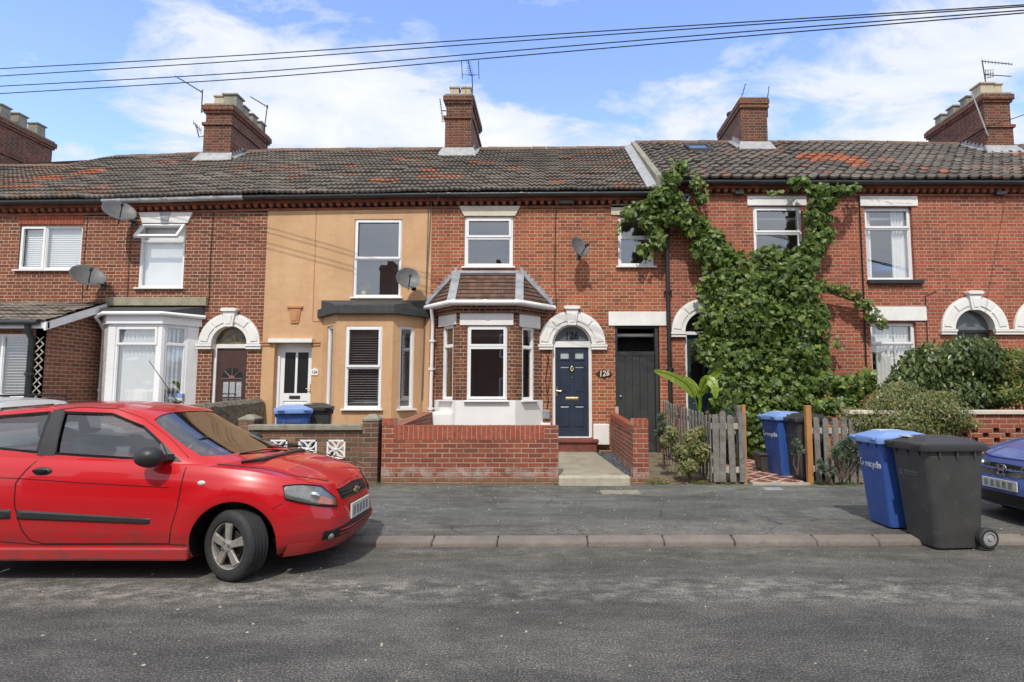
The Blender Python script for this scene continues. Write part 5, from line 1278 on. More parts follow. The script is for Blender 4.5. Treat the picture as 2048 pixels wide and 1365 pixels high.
def wheel(parent, x, y, steer=0, z=.29, rad=.287, wd=.19, spokes=5, side_=-1):
    Wt = MB(); c = Vector((x, y, z)); a = R(steer)
    ax = Vector((math.sin(a)*side_*-1*-1, math.cos(a)*side_, 0)) if False else Matrix.Rotation(a, 3, 'Z') @ Vector((0, side_, 0))
    r = rad
    prof = [(r*.66, wd*.36), (r*.70, wd*.47), (r*.86, wd*.52), (r*.955, wd*.45), (r*.99, wd*.38), (r, wd*.30)]
    for g_ in (.22, .06, -.10, -.26): prof += [(r, wd*(g_+.05)), (r-.006, wd*(g_+.045)), (r-.006, wd*(g_+.005)), (r, wd*g_)]
    prof += [(r, -wd*.30), (r*.99, -wd*.40), (r*.90, -wd*.5), (r*.66, -wd*.45)]
    Wt.lathe(prof, c, ax, 56)
    T_ = Wt.build('wheel', MC['tyre'], parent, smooth=True)
    rb = MB(); rb.lathe([(r*.665, wd*.43), (r*.63, wd*.40), (r*.61, wd*.30), (r*.60, -wd*.1)], c, ax, 48)
    u = ax.orthogonal().normalized(); v = ax.cross(u)
    if abs(u.z) < .5: u, v = v, u
    u = Vector((0, 0, 1)); v = ax.cross(u)
    P = lambda rr, an, h: c + ax*h + (u*math.cos(an)+v*math.sin(an))*rr
    for k in range(spokes):
        an = 2*PI*k/spokes
        w0, w1 = .30, .235
        lo = [P(r*.14, an-.75, wd*.36), P(r*.64, an-w1, wd*.37), P(r*.64, an+w1, wd*.37), P(r*.14, an+.75, wd*.36)]
        hi = [P(r*.14, an-.6, wd*.47), P(r*.62, an-w1*.8, wd*.45), P(r*.62, an+w1*.8, wd*.45), P(r*.14, an+.6, wd*.47)]
        rb.hexa(lo, hi)
    rb.lathe([(r*.20, wd*.36), (r*.19, wd*.47), (r*.10, wd*.52), (0.001, wd*.52)], c, ax, 20)
    rb.build('rim', MC['rim'], T_, bevel=.003)
    bd = MB(); bd.lathe([(r*.61, wd*.12), (r*.001, wd*.12)], c, ax, 30); bd.lathe([(r*.42, wd*.14), (r*.42, wd*.18), (.02, wd*.2)], c, ax, 24); bd.build('brake_disc', MC['rim_dark'], T_)
    nb = MB()
    for k in range(4): 
        q = P(r*.13, 2*PI*k/4+.4, wd*.52); nb.disc(q, .011, ax, .02, 8)
    nb.build('wheel_bolts', MC['chrome'], T_)
    return T_
# ============================ the red hatchback
RED_ = dict(label='red three-door hatchback parked at the kerb with its front wheel turned out', paint='paint_red', xr=-3.04, rx=-2.48, arch=.345, pw=4.3,
    ztop=[(-3.1,.95),(-2.6,1.02),(-1.8,1.0),(-1.0,.968),(-.4,.94),(-.1,.91),(.15,.875),(.4,.815),(.6,.755),(.75,.70),(.9,.64)],
    nose=[(0,.70),(.12,.785),(.3,.80),(.5,.79),(.65,.765),(.8,.745),(1,.68)], rear=[(0,-2.95),(.3,-3.05),(.6,-3.03),(1,-2.93)], wid=[(0,.775),(.1,.805),(.25,.825),(.6,.835),(.8,.825),(.92,.80),(1,.765)],
    crown=[(-3,.0),(-.6,.03),(-.3,.055),(0,.075),(.4,.085),(.7,.07),(.8,.05)],
    gb=(.11,-2.98,.765,4.2), gt=(-.89,-2.55,.565,4.6), roof=[(-.6,1.35),(-.95,1.425),(-1.3,1.465),(-1.7,1.47),(-2.3,1.42),(-2.7,1.36),(-3,1.28)],
    side_windows=[[(-.60,.975),(-1.56,1.035),(-1.63,1.375),(-1.21,1.36),(-.92,1.25),(-.72,1.11)], [(-1.71,1.045),(-2.45,1.11),(-2.60,1.20),(-2.30,1.33),(-1.75,1.375)]],
    screen=(1.00, 1.375), sy0=.64, sy1=.49, bp=-1.67, wsin=.0)
root, body, side, ghx, patch, line, phix, gh, B, S = make_car(RED_)
car = root
# door shut lines, waist line, mouldings
def sm(pts, n=6):
    out = []
    for a, b in zip(pts, pts[1:]):
        for k in range(n): out.append((a[0]+(b[0]-a[0])*k/n, a[1]+(b[1]-a[1])*k/n))
    return out+[pts[-1]]
line('door_seam', 'car_black', sm([(-.43,.925),(-.43,.80),(-.45,.60),(-.49,.45),(-.51,.31)])+sm([(-.51,.31),(-1.55,.31),(-1.66,.34),(-1.73,.44),(-1.79,.62),(-1.80,.80),(-1.74,.90),(-1.68,.98)]), .008, par=B)
line('waist_seam', 'car_black', sm([(-.53,.765),(-1.2,.80),(-1.80,.84),(-2.6,.865)]), .006, par=B)
line('door_frame_seam', 'car_black', sm([(-1.67,1.01),(-1.70,1.28),(-1.69,1.40),(-1.5,1.42),(-1.2,1.405),(-.98,1.33),(-.70,1.16),(-.46,.99)]), .006, fn=ghx, par=S)
line('sill_seam', 'car_black', sm([(-.37,.305),(-.58,.305)])+sm([(-1.6,.30),(-2.05,.34)]), .005, par=B)
def band(name, mat, x0, x1, z0f, z1f, off, n=16, fn=side, par=None, nz=3):
    mb = MB(); V = []
    for i in range(n+1):
        x = x0+(x1-x0)*i/n
        for j in range(nz+1):
            z = z0f(x)+(z1f(x)-z0f(x))*j/nz; e = off if 0 < j < nz and 0 < i < n else .001; V.append(fn(x, z, e))
    mb.mesh(V, [(i*(nz+1)+j, (i+1)*(nz+1)+j, (i+1)*(nz+1)+j+1, i*(nz+1)+j+1) for i in range(n) for j in range(nz)])
    return mb.build(name, MC[mat], par, smooth=True)
band('rubbing_strip', 'car_trim', -.67, -1.77, lambda x: .473+.032*(-x-.67), lambda x: .517+.062*(-x-.67), .016, par=B, nz=5, n=30)
band('rubbing_strip', 'car_trim', -1.82, -2.15, lambda x: .51, lambda x: .588, .016, par=B, nz=5)
# sill skirt
mb = MB(); mb.hexa([(-2.12,-.84,.175),(-.345,-.84,.175),(-.345,-.6,.175),(-2.12,-.6,.175)], [(-2.12,-.835,.285),(-.345,-.835,.285),(-.345,-.6,.285),(-2.12,-.6,.285)]); mb.build('side_skirt', MC['paint_red'], car, bevel=.02); mb = MB(); mb.hexa([(-2.12,.6,.175),(-.345,.6,.175),(-.345,.83,.175),(-2.12,.83,.175)], [(-2.12,.6,.285),(-.345,.6,.285),(-.345,.83,.285),(-2.12,.83,.285)]); mb.build('side_skirt', MC['paint_red'], car, bevel=.02)
# black B pillar and mirror triangle
def cover(name, poly_x0, poly_x1, off=.003, mat='car_trim', n=6, nz=10, z0=1.02, z1=1.40):
    mb = MB(); V = []
    for j in range(nz+1):
        z = z0+(z1-z0)*j/nz
        for i in range(n+1):
            x = poly_x0(z)+(poly_x1(z)-poly_x0(z))*i/n; V.append(ghx(x, z, off))
    mb.mesh(V, [(j*(n+1)+i, j*(n+1)+i+1, (j+1)*(n+1)+i+1, (j+1)*(n+1)+i) for j in range(nz) for i in range(n)]); return mb.build(name, MC[mat], S, smooth=True)
cover('pillar_trim', lambda z: -1.705-.08*(z-1.02), lambda z: -1.555-.22*(z-1.02))
tri = MB(); V = [ghx(x, z, .006) for x, z in ((-.50,.965),(-.68,.975),(-.735,1.13))]; tri.face(V); tri.build('mirror_triangle', MC['car_trim'], S)
for wdw in RED_['side_windows']:
    line('window_seal', 'car_black', sm(wdw+[wdw[0]], 5), .022, .003, fn=ghx, par=S)
# mirror
mb = MB(); mb.sphere((0,0,0), 1, 16, 10); V = mb.v; mb.v = [(-.84+(p[0]*.125 if p[0] < 0 else p[0]*.10), -.90+p[1]*.095, 1.03+p[2]*.078*(1 if abs(p[2]) < .8 else .95)) for p in V]; mb.v = [(a+.19, b, 1.02+(c-1.03)*1.15) for a, b, c in mb.v]
mb.hexa([(-.70,-.84,.975),(-.62,-.84,.975),(-.56,-.73,.985),(-.66,-.73,.985)], [(-.70,-.84,1.03),(-.62,-.84,1.03),(-.56,-.73,1.03),(-.66,-.73,1.03)])
mb.build('wing_mirror', MC['car_trim'], car, smooth=True)
mb = MB(); mb.v = [(-.71+(p[0]*.125 if p[0] < 0 else p[0]*.10), .90+p[1]*.095, 1.03+p[2]*.078) for p in V]; q_ = MB(); q_.sphere((0,0,0), 1, 16, 10); mb.f, mb.uv, mb.mi, mb.att = q_.f, q_.uv, q_.mi, q_.att; mb.build('wing_mirror', MC['car_trim'], car, smooth=True)
# handle, indicator
q = side(-1.60, .895, .0); mb = MB(); mb.sphere((0,0,0), 1, 16, 8); mb.v = [(q.x+p[0]*.082, q.y+p[1]*.022, q.z+p[2]*.035) for p in mb.v]; hd = mb.build('door_handle', MC['car_trim'], car, smooth=True)
mb = MB(); mb.box(q.x-.06, q.x+.05, q.y-.034, q.y-.02, q.z-.004, q.z+.018); mb.build('grip', MC['car_black'], hd, bevel=.004)
q = side(-.27, .80, .0); mb = MB(); mb.sphere((0,0,0), 1, 14, 8); mb.v = [(q.x+p[0]*.034, q.y+p[1]*.012, q.z+p[2]*.02) for p in mb.v]; mb.build('indicator', MC['lamp_glass'] if False else MC['plate_white'], car, smooth=True)
# headlights
def headlight(sg):
    p0, p1 = phix(.39, .78), phix(.715, .78)
    def tr(f): 
        return (.725-.035*f+.03*(1-f)**3, .955+.02*math.sin(PI*f)-.02*f-.62*max(0, f-.72)**1.25-.06*(1-f)**3)
    def fnb(name, mat, off, lo=0, hi=1, shr=0):
        mb = MB(); V = []; nx, nt = 18, 7
        for i in range(nx+1):
            f = lo+(hi-lo)*i/nx; ph = p0+(p1-p0)*f; t0, t1 = tr(f); t0 += shr; t1 = t0+(t1-t0)*.5 if shr else t1
            for j in range(nt+1):
                e = off if 0 < i < nx and 0 < j < nt else (min(off, .006) if not shr else off*.7)
                v = body(ph, t0+(t1-t0)*j/nt, e); V.append((v.x, v.y if sg < 0 else -v.y, v.z))
        mb.mesh(V, [(i*(nt+1)+j, (i+1)*(nt+1)+j, (i+1)*(nt+1)+j+1, i*(nt+1)+j+1) for i in range(nx) for j in range(nt)])
        return mb, name, mat
    a = fnb('headlight', 'lamp_silver', .010); h = a[0].build('headlight', MC['lamp_silver'], car, smooth=True)
    b = fnb('', '', .019, .55, .93, .012); b[0].build('indicator_lens', MC['amber'], h, smooth=True)
    c = fnb('', '', .026); c[0].build('lens', MC['lamp_glass'], h, smooth=True)
    # seal around
    mb = MB(); ring = []
    for f in [i/20 for i in range(21)]: ring.append(body(p0+(p1-p0)*f, tr(f)[1]+.012, .006))
    for f in [1-i/20 for i in range(21)]: ring.append(body(p0+(p1-p0)*f, tr(f)[0]-.012, .006))
    ring.append(ring[0]); mb.tube([(v.x, v.y if sg < 0 else -v.y, v.z) for v in ring], .005, 5); mb.build('seal', MC['car_black'], h)
    bl = MB(); q = body(p0+(p1-p0)*.50, .83, .006); bl.sphere((q.x-.01, q.y if sg < 0 else -q.y, q.z), .052, 12, 8, (1.1, .5, .8)); bl.build('reflector', MC['chrome'], h, smooth=True)
headlight(-1); headlight(1)
# grille, number plate, lower intake, fog lamps on the nose
def nosept(y, t, off=0.0):
    xf, xb_, b = noseP(t); 
def ny(y, t, off):
    """point on nose at given y (|y|<.7) and level t"""
    lo, hi = -PI/2, PI/2
    for _ in range(30):
        m = (lo+hi)/2
        if body(m, t, off).y < y: lo = m
        else: hi = m
    return body((lo+hi)/2, t, off)
def nosepatch(name, mat, y0, y1, tlo, thi, off, par, n=20, nt=4, e0=.001):
    mb = MB(); V = []
    for i in range(n+1):
        y = y0+(y1-y0)*i/n; a, b = tlo(y), thi(y)
        for j in range(nt+1): V.append(ny(y, a+(b-a)*j/nt, off if 0 < i < n and 0 < j < nt else e0))
    mb.mesh(V, [(i*(nt+1)+j, (i+1)*(nt+1)+j, (i+1)*(nt+1)+j+1, i*(nt+1)+j+1) for i in range(n) for j in range(nt)])
    return mb.build(name, MC[mat], par, smooth=True)
gr = nosepatch('grille', 'car_black', -.37, .37, lambda y: .74+.10*abs(y), lambda y: .96-.10*abs(y), .004, car)
for k in range(3):
    mb = MB(); t = .785+.045*k; mb.tube([ny(-.33+.66*i/14, t+.02*abs(-.33+.66*i/14), .010) for i in range(15)], .006, 6); mb.build('grille_bar', MC['car_trim'], gr, smooth=True)
mb = MB(); ring = [ny(-.37+.74*i/16, .965-.10*abs(-.37+.74*i/16), .006) for i in range(17)]; mb.tube(ring, .009, 6); mb.build('grille_rim', MC['paint_red'], gr, smooth=True)
mb = MB(); c_ = ny(0, .84, .018); mb.box(c_.x-.004, c_.x+.012, -.075, .075, c_.z-.014, c_.z+.014); mb.box(c_.x-.004, c_.x+.012, -.03, .03, c_.z-.03, c_.z+.03); mb.build('badge', MC['emblem'], gr, bevel=.006)
c_ = ny(0, .56, .0); mb = MB(); zc_ = c_.z
mb.box(c_.x+.008, c_.x+.024, -.26, .26, zc_-.085, zc_+.05); npl = mb.build('number_plate', MC['plate_white'], car, bevel=.003)
mb = MB()
for k in range(5): y = -.19+.09*k; mb.box(c_.x+.0245, c_.x+.0255, y-.028, y+.028, zc_-.06, zc_+.02)
mb.build('smudged_characters', MC['plate_smudge'], npl)
lg = nosepatch('lower_intake', 'car_black', -.60, .60, lambda y: .13+.02*abs(y), lambda y: .41-.20*abs(y), .010, car, e0=.004, n=30)
for k in range(2):
    mb = MB(); mb.tube([ny(-.46+.92*i/16, .20+.07*k, .014) for i in range(17)], .006, 6); mb.build('grille_bar', MC['paint_red'], lg, smooth=True)
for sg in (-1, 1):
    q = ny(sg*.53, .19, .0); mb = MB(); mb.sphere((q.x-.012, q.y, q.z), .036, 12, 8); mb.build('fog_lamp', MC['lamp_silver'], lg, smooth=True)
# front lip
mb = MB(); _pa = phix(.37, .02); pts = [body(_pa+(-2*_pa)*i/40, .02, .0) for i in range(41)]
V = []
for i in range(41):
    ph_ = _pa+(-2*_pa)*i/40; dz_ = Vector((0, 0, .03)); V += [body(ph_, 0, -.06)-dz_, body(ph_, .02, .022)-dz_, body(ph_, .05, .030), body(ph_, .15, .004)]
mb.mesh(V, [(4*i+k, 4*i+4+k, 4*i+4+(k+1) % 4, 4*i+(k+1) % 4) for i in range(40) for k in range(4)]); mb.build('front_lip', MC['paint_red'], car, smooth=True)
line('bumper_seam', 'car_black', sm([(.38,.62),(.33,.60),(.31,.58)]), .005, par=B)
# bonnet seam
ztR = smooth_fn(RED_['ztop']); crR = smooth_fn(RED_['crown'])
mb = MB()
for sg in (-1, 1):
    pts = []
    for i in range(22):
        f = i/21; x = -.22+.90*f; y = sg*(.68-.05*f-.26*max(0, f-.72)**1.2*2)
        s_ = 1-abs(y)/.765; z = ztR(x)+crR(x)*(1-(1-s_)**2.2)+.004; pts.append((x, y, z))
    mb = MB(); mb.tube(pts, .004, 4); mb.build('bonnet_seam', MC['car_black'], B)
# wipers and washer jets, aerial
mb = MB()
for (a, b) in (((.05,.05,.985),(-.12,-.50,1.01)), ((.05,.50,.98),(-.10,-.02,1.025))):
    a, b = Vector(a), Vector(b); mb.tube([a, a.lerp(b, .5)+Vector((0,0,.02)), b], .007, 6); mb.tube([a.lerp(b, .15)+Vector((-.015,0,-.0)), b+Vector((-.015,0,-.01))], .006, 6)
mb.hexa([(-.06,-.58,.90),(.07,-.45,.90),(.07,.45,.90),(-.06,.58,.90)], [(-.06,-.6,.955),(.06,-.45,.958),(.06,.45,.958),(-.06,.6,.955)])
mb.build('wiper', MC['car_black'], car)
mb = MB(); mb.sphere((-1.02,0,1.455), .03, 10, 6, (1.6,1,.6)); mb.tube([(-1.02,0,1.46),(-1.32,0,1.86)], [.005,.003], 6); mb.build('roof_aerial', MC['car_black'], car)
Wt = wheel(car, 0, -.735, -24); Wt['label'] = 'turned front wheel with dirty five-spoke trim'
wheel(car, RED_['rx'], -.745); wheel(car, 0, .73, -24, z=.36, side_=1); wheel(car, RED_['rx'], .73, z=.36, side_=1)
mb = MB(); mb.box(-2.8, .35, -.60, .60, .22, .30); mb.build('underbody', MC['car_black'], car)
car.location = (-2.62, 5.79, 0)
# ============================ the blue car on the right, nose towards the left
BL = dict(RED_); BL.update(label='blue car at the right edge, only its nose in view beside the bins', paint='paint_blue', rx=-2.45,
    ztop=[(-3.1,1.0),(-1.0,1.02),(-.4,.99),(-.1,.955),(.15,.905),(.4,.85),(.6,.79),(.75,.74),(.9,.68)],
    crown=[(-3,.0),(-.6,.04),(-.3,.08),(0,.11),(.4,.12),(.7,.08),(.8,.05)], pw=3.6,
    gb=(.12,-2.98,.765,3.2), gt=(-.85,-2.6,.58,4.2), roof=[(-.5,1.40),(-.9,1.475),(-1.3,1.515),(-1.8,1.525),(-2.4,1.50),(-2.8,1.42),(-3.1,1.3)],
    side_windows=[[(-.50,1.06),(-1.30,1.08),(-1.25,1.40),(-.95,1.38),(-.66,1.22)], [(-1.42,1.08),(-2.5,1.12),(-2.35,1.36),(-1.37,1.405)]], screen=(1.05,1.40), bp=-1.36)
root, body, side, ghx, patch, line, phix, gh, B, S = make_car(BL); car = root; RED_k = dict(RED_)
p_old = headlight
def hl2(sg):
    p0, p1 = phix(.30, .80), phix(.80, .80)
    def tr(f): return (.76-.10*f, .99-.12*f-.06*(1-f)**2)
    def mk(off, name, mat, par, lo=0, hi=1, shr=0):
        mb = MB(); V = []; nx, nt = 16, 6
        for i in range(nx+1):
            f = lo+(hi-lo)*i/nx; t0, t1 = tr(f)
            for j in range(nt+1):
                v = body(p0+(p1-p0)*f, t0+shr+(t1-t0-2*shr)*j/nt, off if 0 < i < nx and 0 < j < nt else .002); V.append((v.x, v.y*-sg, v.z))
        mb.mesh(V, [(i*(nt+1)+j, (i+1)*(nt+1)+j, (i+1)*(nt+1)+j+1, i*(nt+1)+j+1) for i in range(nx) for j in range(nt)]); return mb.build(name, MC[mat], par, smooth=True)
    h = mk(.004, 'headlight', 'lamp_silver', car); mk(.016, 'lens', 'lamp_glass', h)
    q = body(p0+(p1-p0)*.7, .82, .006); mb = MB(); mb.sphere((q.x-.02, q.y*-sg, q.z), .05, 12, 8); mb.build('reflector', MC['chrome'], h, smooth=True)
hl2(-1); hl2(1)
gr = nosepatch('grille', 'car_black', -.46, .46, lambda y: .70+.14*abs(y), lambda y: .90-.04*abs(y), .004, car)
mb = MB(); mb.tube([ny(-.44+.88*i/14, .80, .012) for i in range(15)], .012, 6); mb.build('grille_bar', MC['paint_blue'], gr, smooth=True)
c_ = ny(0, .80, .02); mb = MB()
for (a, b, c2, d) in ((-.045,-.028,-.045,.045), (.028,.045,-.045,.045), (-.03,.03,-.01,.01)): mb.box(c_.x, c_.x+.012, a, b, c_.z+c2, c_.z+d)
mb.tube([(c_.x+.004, .07*sgnpow(math.cos(t), .6), c_.z+.06*sgnpow(math.sin(t), .6)) for t in [2*PI*k/24 for k in range(25)]], .006, 6); mb.build('badge', MC['chrome'], gr)
c_ = ny(0, .50, .0); mb = MB(); mb.box(c_.x+.006, c_.x+.02, -.26, .26, c_.z-.055, c_.z+.055); npl = mb.build('number_plate', MC['plate_white'], car, bevel=.003)
mb = MB()
for k in range(5): y = -.19+.09*k; mb.box(c_.x+.0205, c_.x+.0215, y-.028, y+.028, c_.z-.035, c_.z+.035)
mb.build('smudged_characters', MC['plate_smudge'], npl)
lg = nosepatch('lower_intake', 'car_black', -.50, .50, lambda y: .12, lambda y: .33-.05*abs(y), .003, car)
mb = MB(); mb.tube([ny(-.72+1.44*i/24, .06, .012) for i in range(25)], .02, 8); mb.build('front_lip', MC['car_trim'], car, smooth=True)
mb = MB(); mb.tube([ny(-.6+1.2*i/20, .985, .003) for i in range(21)], .004, 4); mb.build('bonnet_seam', MC['car_black'], B)
for (x, y, s_) in ((0, -.735, -1), (BL['rx'], -.735, -1), (0, .735, 1), (BL['rx'], .735, 1)): wheel(car, x, y, 0, side_=s_)
mb = MB(); mb.box(-2.8, .35, -.60, .60, .22, .30); mb.build('underbody', MC['car_black'], car)
for sg in (-1, 1):
    mb = MB(); mb.sphere((-.55, sg*.92, 1.06), .1, 12, 8, (.9, 1, .8)); mb.box(-.6, -.5, min(sg*.75, sg*.9), max(sg*.75, sg*.9), 1.0, 1.04); mb.build('wing_mirror', MC['paint_blue'], car, smooth=True)
car.rotation_euler = (0, 0, PI); car.location = (5.93, 6.85, .04)
# ============================ white car behind the red one, nose to the lean-to
WH = dict(BL); WH.update(label='white car standing before the lean-to, all but its roof hidden behind the red car', paint='paint_white')
root, body, side, ghx, patch, line, phix, gh, B, S = make_car(WH); car = root
for (x, y, s_) in ((0, -.735, -1), (BL['rx'], -.735, -1), (0, .735, 1), (BL['rx'], .735, 1)): wheel(car, x, y, 0, side_=s_)
for sg in (-1, 1):
    mb = MB(); mb.tube([(-1.0, sg*.52, 1.52), (-1.3, sg*.54, 1.56), (-2.3, sg*.54, 1.55), (-2.6, sg*.52, 1.49)], .016, 8); mb.build('roof_rail', MC['car_trim'], car, smooth=True)
car.location = (-8.62, 10.9, .06); car.rotation_euler = (0, 0, PI/2); car.scale = (.93, .93, .93)
# ------------------------------------------------------------------ wheelie bins
def make_bin(body_m, lid_m, label, group=None, marks=None, H_=1.0):
    """front faces -x; width along y; rear with wheels at +x. footprint .55 x .52, body tapers downwards"""
    r = thing('wheelie_bin', label, 'wheelie bin', (0,0,0), group)
    mb = MB(); n = 9; V = []
    def ring(x0, x1, hw, z, rd):
        pts = []
        for cx_, cy_, a0 in ((x1-rd, hw-rd, 0), (x0+rd, hw-rd, PI/2), (x0+rd, -hw+rd, PI), (x1-rd, -hw+rd, 3*PI/2)):
            for k in range(n): a = a0+PI/2*k/(n-1); pts.append((cx_+rd*math.cos(a), cy_+rd*math.sin(a), z))
        return pts
    R_ = [ring(-.19, .27, .215, .0, .05), ring(-.20, .28, .22, .03, .05), ring(-.285, .31, .262, .90, .05), ring(-.29, .315, .267, .935, .05), ring(-.305, .325, .28, .94, .05), ring(-.305, .325, .28, .985, .05)]
    for q in R_: V += q
    N = 4*n
    mb.mesh(V, [(j*N+i, j*N+(i+1) % N, (j+1)*N+(i+1) % N, (j+1)*N+i) for j in range(len(R_)-1) for i in range(N)]+[tuple(reversed(range(N)))])
    B = mb.build('body', MC[body_m], r, smooth=True)
    rb = MB()
    for y in (-.17, 0, .17): rb.prism([(-.285, .935), (-.315, .935), (-.275, .86)], y-.008, y+.008)
    for x in (-.16, .02, .2): rb.box(x-.008, x+.008, -.285, -.262, .88, .94); rb.box(x-.008, x+.008, .262, .285, .88, .94)
    rb.build('rib', MC[body_m], B)
    lb = MB(); V = []; rings = [ring(-.335, .345, .297, .94, .05), ring(-.345, .35, .303, 1.0, .055), ring(-.34, .35, .298, 1.012, .05), ring(-.30, .33, .262, 1.018, .05)]
    nx = 8
    for q in rings: V += q
    F = [(j*N+i, j*N+(i+1) % N, (j+1)*N+(i+1) % N, (j+1)*N+i) for j in range(len(rings)-1) for i in range(N)]
    # domed top
    tops = []
    for k in range(1, 5):
        s_ = k/4
        for (x, y, z) in rings[-1]:
            xx, yy = x*(1-s_*.95)+.0, y*(1-s_*.95)
            z_ = 1.018+.062*(1-(1-min(1, s_*1.6))**2)*(1-(xx/.42)**2*.9); tops.append((xx, yy, z_))
    V += tops; b0 = (len(rings)-1)*N
    F += [(b0+j*N+i, b0+j*N+(i+1) % N, b0+(j+1)*N+(i+1) % N, b0+(j+1)*N+i) for j in range(4) for i in range(N)]+[tuple(b0+4*N+i for i in range(N))]
    lb.mesh(V, F); lid = lb.build('lid', MC[lid_m], r, smooth=True)
    hb = MB(); hb.tube([(.36, -.22, .955), (.40, -.22, .965), (.41, -.19, .97), (.41, .19, .97), (.40, .22, .965), (.36, .22, .955)], .014, 8)
    for y in (-.14, .14): hb.box(.30, .40, y-.03, y+.03, .955, 1.0)
    hb.build('handle', MC[lid_m], r, smooth=True)
    for y in (-.2, .2): gp = MB(); gp.box(-.37, -.335, y-.05, y+.05, .98, 1.008); gp.build('lid_grip', MC[lid_m], lid, bevel=.006)
    for y in (-.265, .265):
        w_ = MB(); w_.lathe([(.05, -.03), (.085, -.034), (.10, -.022), (.10, .022), (.085, .034), (.05, .03)], (.285, y, .10), (0,1,0), 28); W_ = w_.build('wheel', MC['tyre'], r, smooth=True)
        h_ = MB(); s_ = 1 if y > 0 else -1; h_.lathe([(.064, .02*s_), (.066, .034*s_), (.055, .036*s_), (.052, .026*s_), (.02, .028*s_), (.018, .04*s_), (.001, .04*s_)], (.285, y, .10), (0,1,0), 24); h_.build('hub', MC['hub_grey'], W_, smooth=True)
    a_ = MB(); a_.tube([(.285, -.25, .10), (.285, .25, .10)], .012, 8); a_.build('axle', MC['gutter_black'], r)
    # front-face frame for lettering: u along -y.. seen from -x, leaning with the body
    tilt = .085/.90
    def TF_(u, w, z): return (-.20-.0-(z-.03)*tilt-.004-w, -u*1.0, z)
    return r, B, lid, TF_
def marks_blue(B, T):
    text_obj('recycle', .105, lambda u, w, z: T(u+.045, w, .685+z), MC['bin_white'], B, bold=.003)
    mb = MB(); 
    for k in range(20):
        a, b = R(50)+R(270)*k/20, R(50)+R(270)*(k+1)/20
        mb.face([T(-.175+.035*math.cos(a), .003, .70+.045*math.sin(a)), T(-.175+.022*math.cos(a), .003, .70+.030*math.sin(a)), T(-.175+.022*math.cos(b), .003, .70+.030*math.sin(b)), T(-.175+.035*math.cos(b), .003, .70+.045*math.sin(b))])
    mb.face([T(-.165, .003, .70), T(-.12, .003, .70), T(-.142, .003, .665)]); mb.build('arrow_mark', MC['bin_white'], B)
    faint(B, T, .80, 'bin_pale')
def faint(B, T, z0, m):
    mb = MB()
    for (a, b, c, d) in ((-.17, -.12, -.03, .035), (-.09, .12, .005, .028), (-.09, .10, -.02, -.008)):
        if b-a > .15:
            n = 9
            for k in range(n): mb.face([T(a+(b-a)*k/n, .003, z0+c), T(a+(b-a)*(k+.7)/n, .003, z0+c), T(a+(b-a)*(k+.7)/n, .003, z0+d), T(a+(b-a)*k/n, .003, z0+d)])
        else:
            for k in range(3): mb.face([T(a+.004*k, .003, z0+c+.022*k), T(b-.004*k, .003, z0+c+.022*k), T(b-.004*k, .003, z0+c+.022*k+.015), T(a+.004*k, .003, z0+c+.022*k+.015)])
    mb.build('faded_crest', MC[m], B)
r1, B1, l1, T1 = make_bin('bin_blue', 'bin_blue_lid', 'blue wheelie bin on the pavement marked recycle, half behind the black bin', 'wheelie bins')
marks_blue(B1, T1); mb = MB(); mb.box(-.15, .1, -.02, .16, 1.07, 1.079); mb.build('lid_label', MC['bin_white'], l1)
r2, B2, l2, T2 = make_bin('bin_black', 'bin_black_lid', 'large black wheelie bin at the kerb, nearest the camera, wheel showing', 'wheelie bins')
faint(B2, T2, .70, 'bin_faint'); mb = MB(); mb.box(-.24, -.06, .06, .2, 1.055, 1.066); mb.build('lid_label', MC['plate_white'], l2)
r1.location = (3.86, 6.72, .096); r1.rotation_euler = (0, 0, R(2)); r1.scale = (1.0, .97, .955)
r2.location = (3.98, 6.18, .02); r2.rotation_euler = (R(0), 0, R(5)); r2.scale = (1.03, 1.0, 1.01)
def cp(src, label, loc, rz, sc_=1.0):
    c = copy_tree(src); c['label'] = label; c.location = loc; c.rotation_euler = (0,0,rz); c.scale = (sc_,)*3; return c
p = at(583, 845, 10.1); cp(r1, 'blue wheelie bin behind the wall with the white screen blocks', (p.x, 10.15, .26), R(115), 1.0)
p = at(628, 845, 10.5); cp(r2, 'black wheelie bin behind the white-blocked wall, right next to a blue one', (p.x-.10, 10.85, .28), R(108), 1.0)
p = at(1568, 945, 9.9); cp(r1, 'blue wheelie bin on the tiled path beside the orange gate posts', (p.x+.12, 10.15, .17), R(12), .98)
p = at(1600, 945, 9.75); cp(r2, 'black wheelie bin behind the right-hand orange post', (p.x+.12, 9.85, .15), R(12), .98)
# ------------------------------------------------------------------ garden walls
def wall_thing(name, label): return thing(name, label, 'garden wall', (0, 9.4, .12), 'low garden walls')
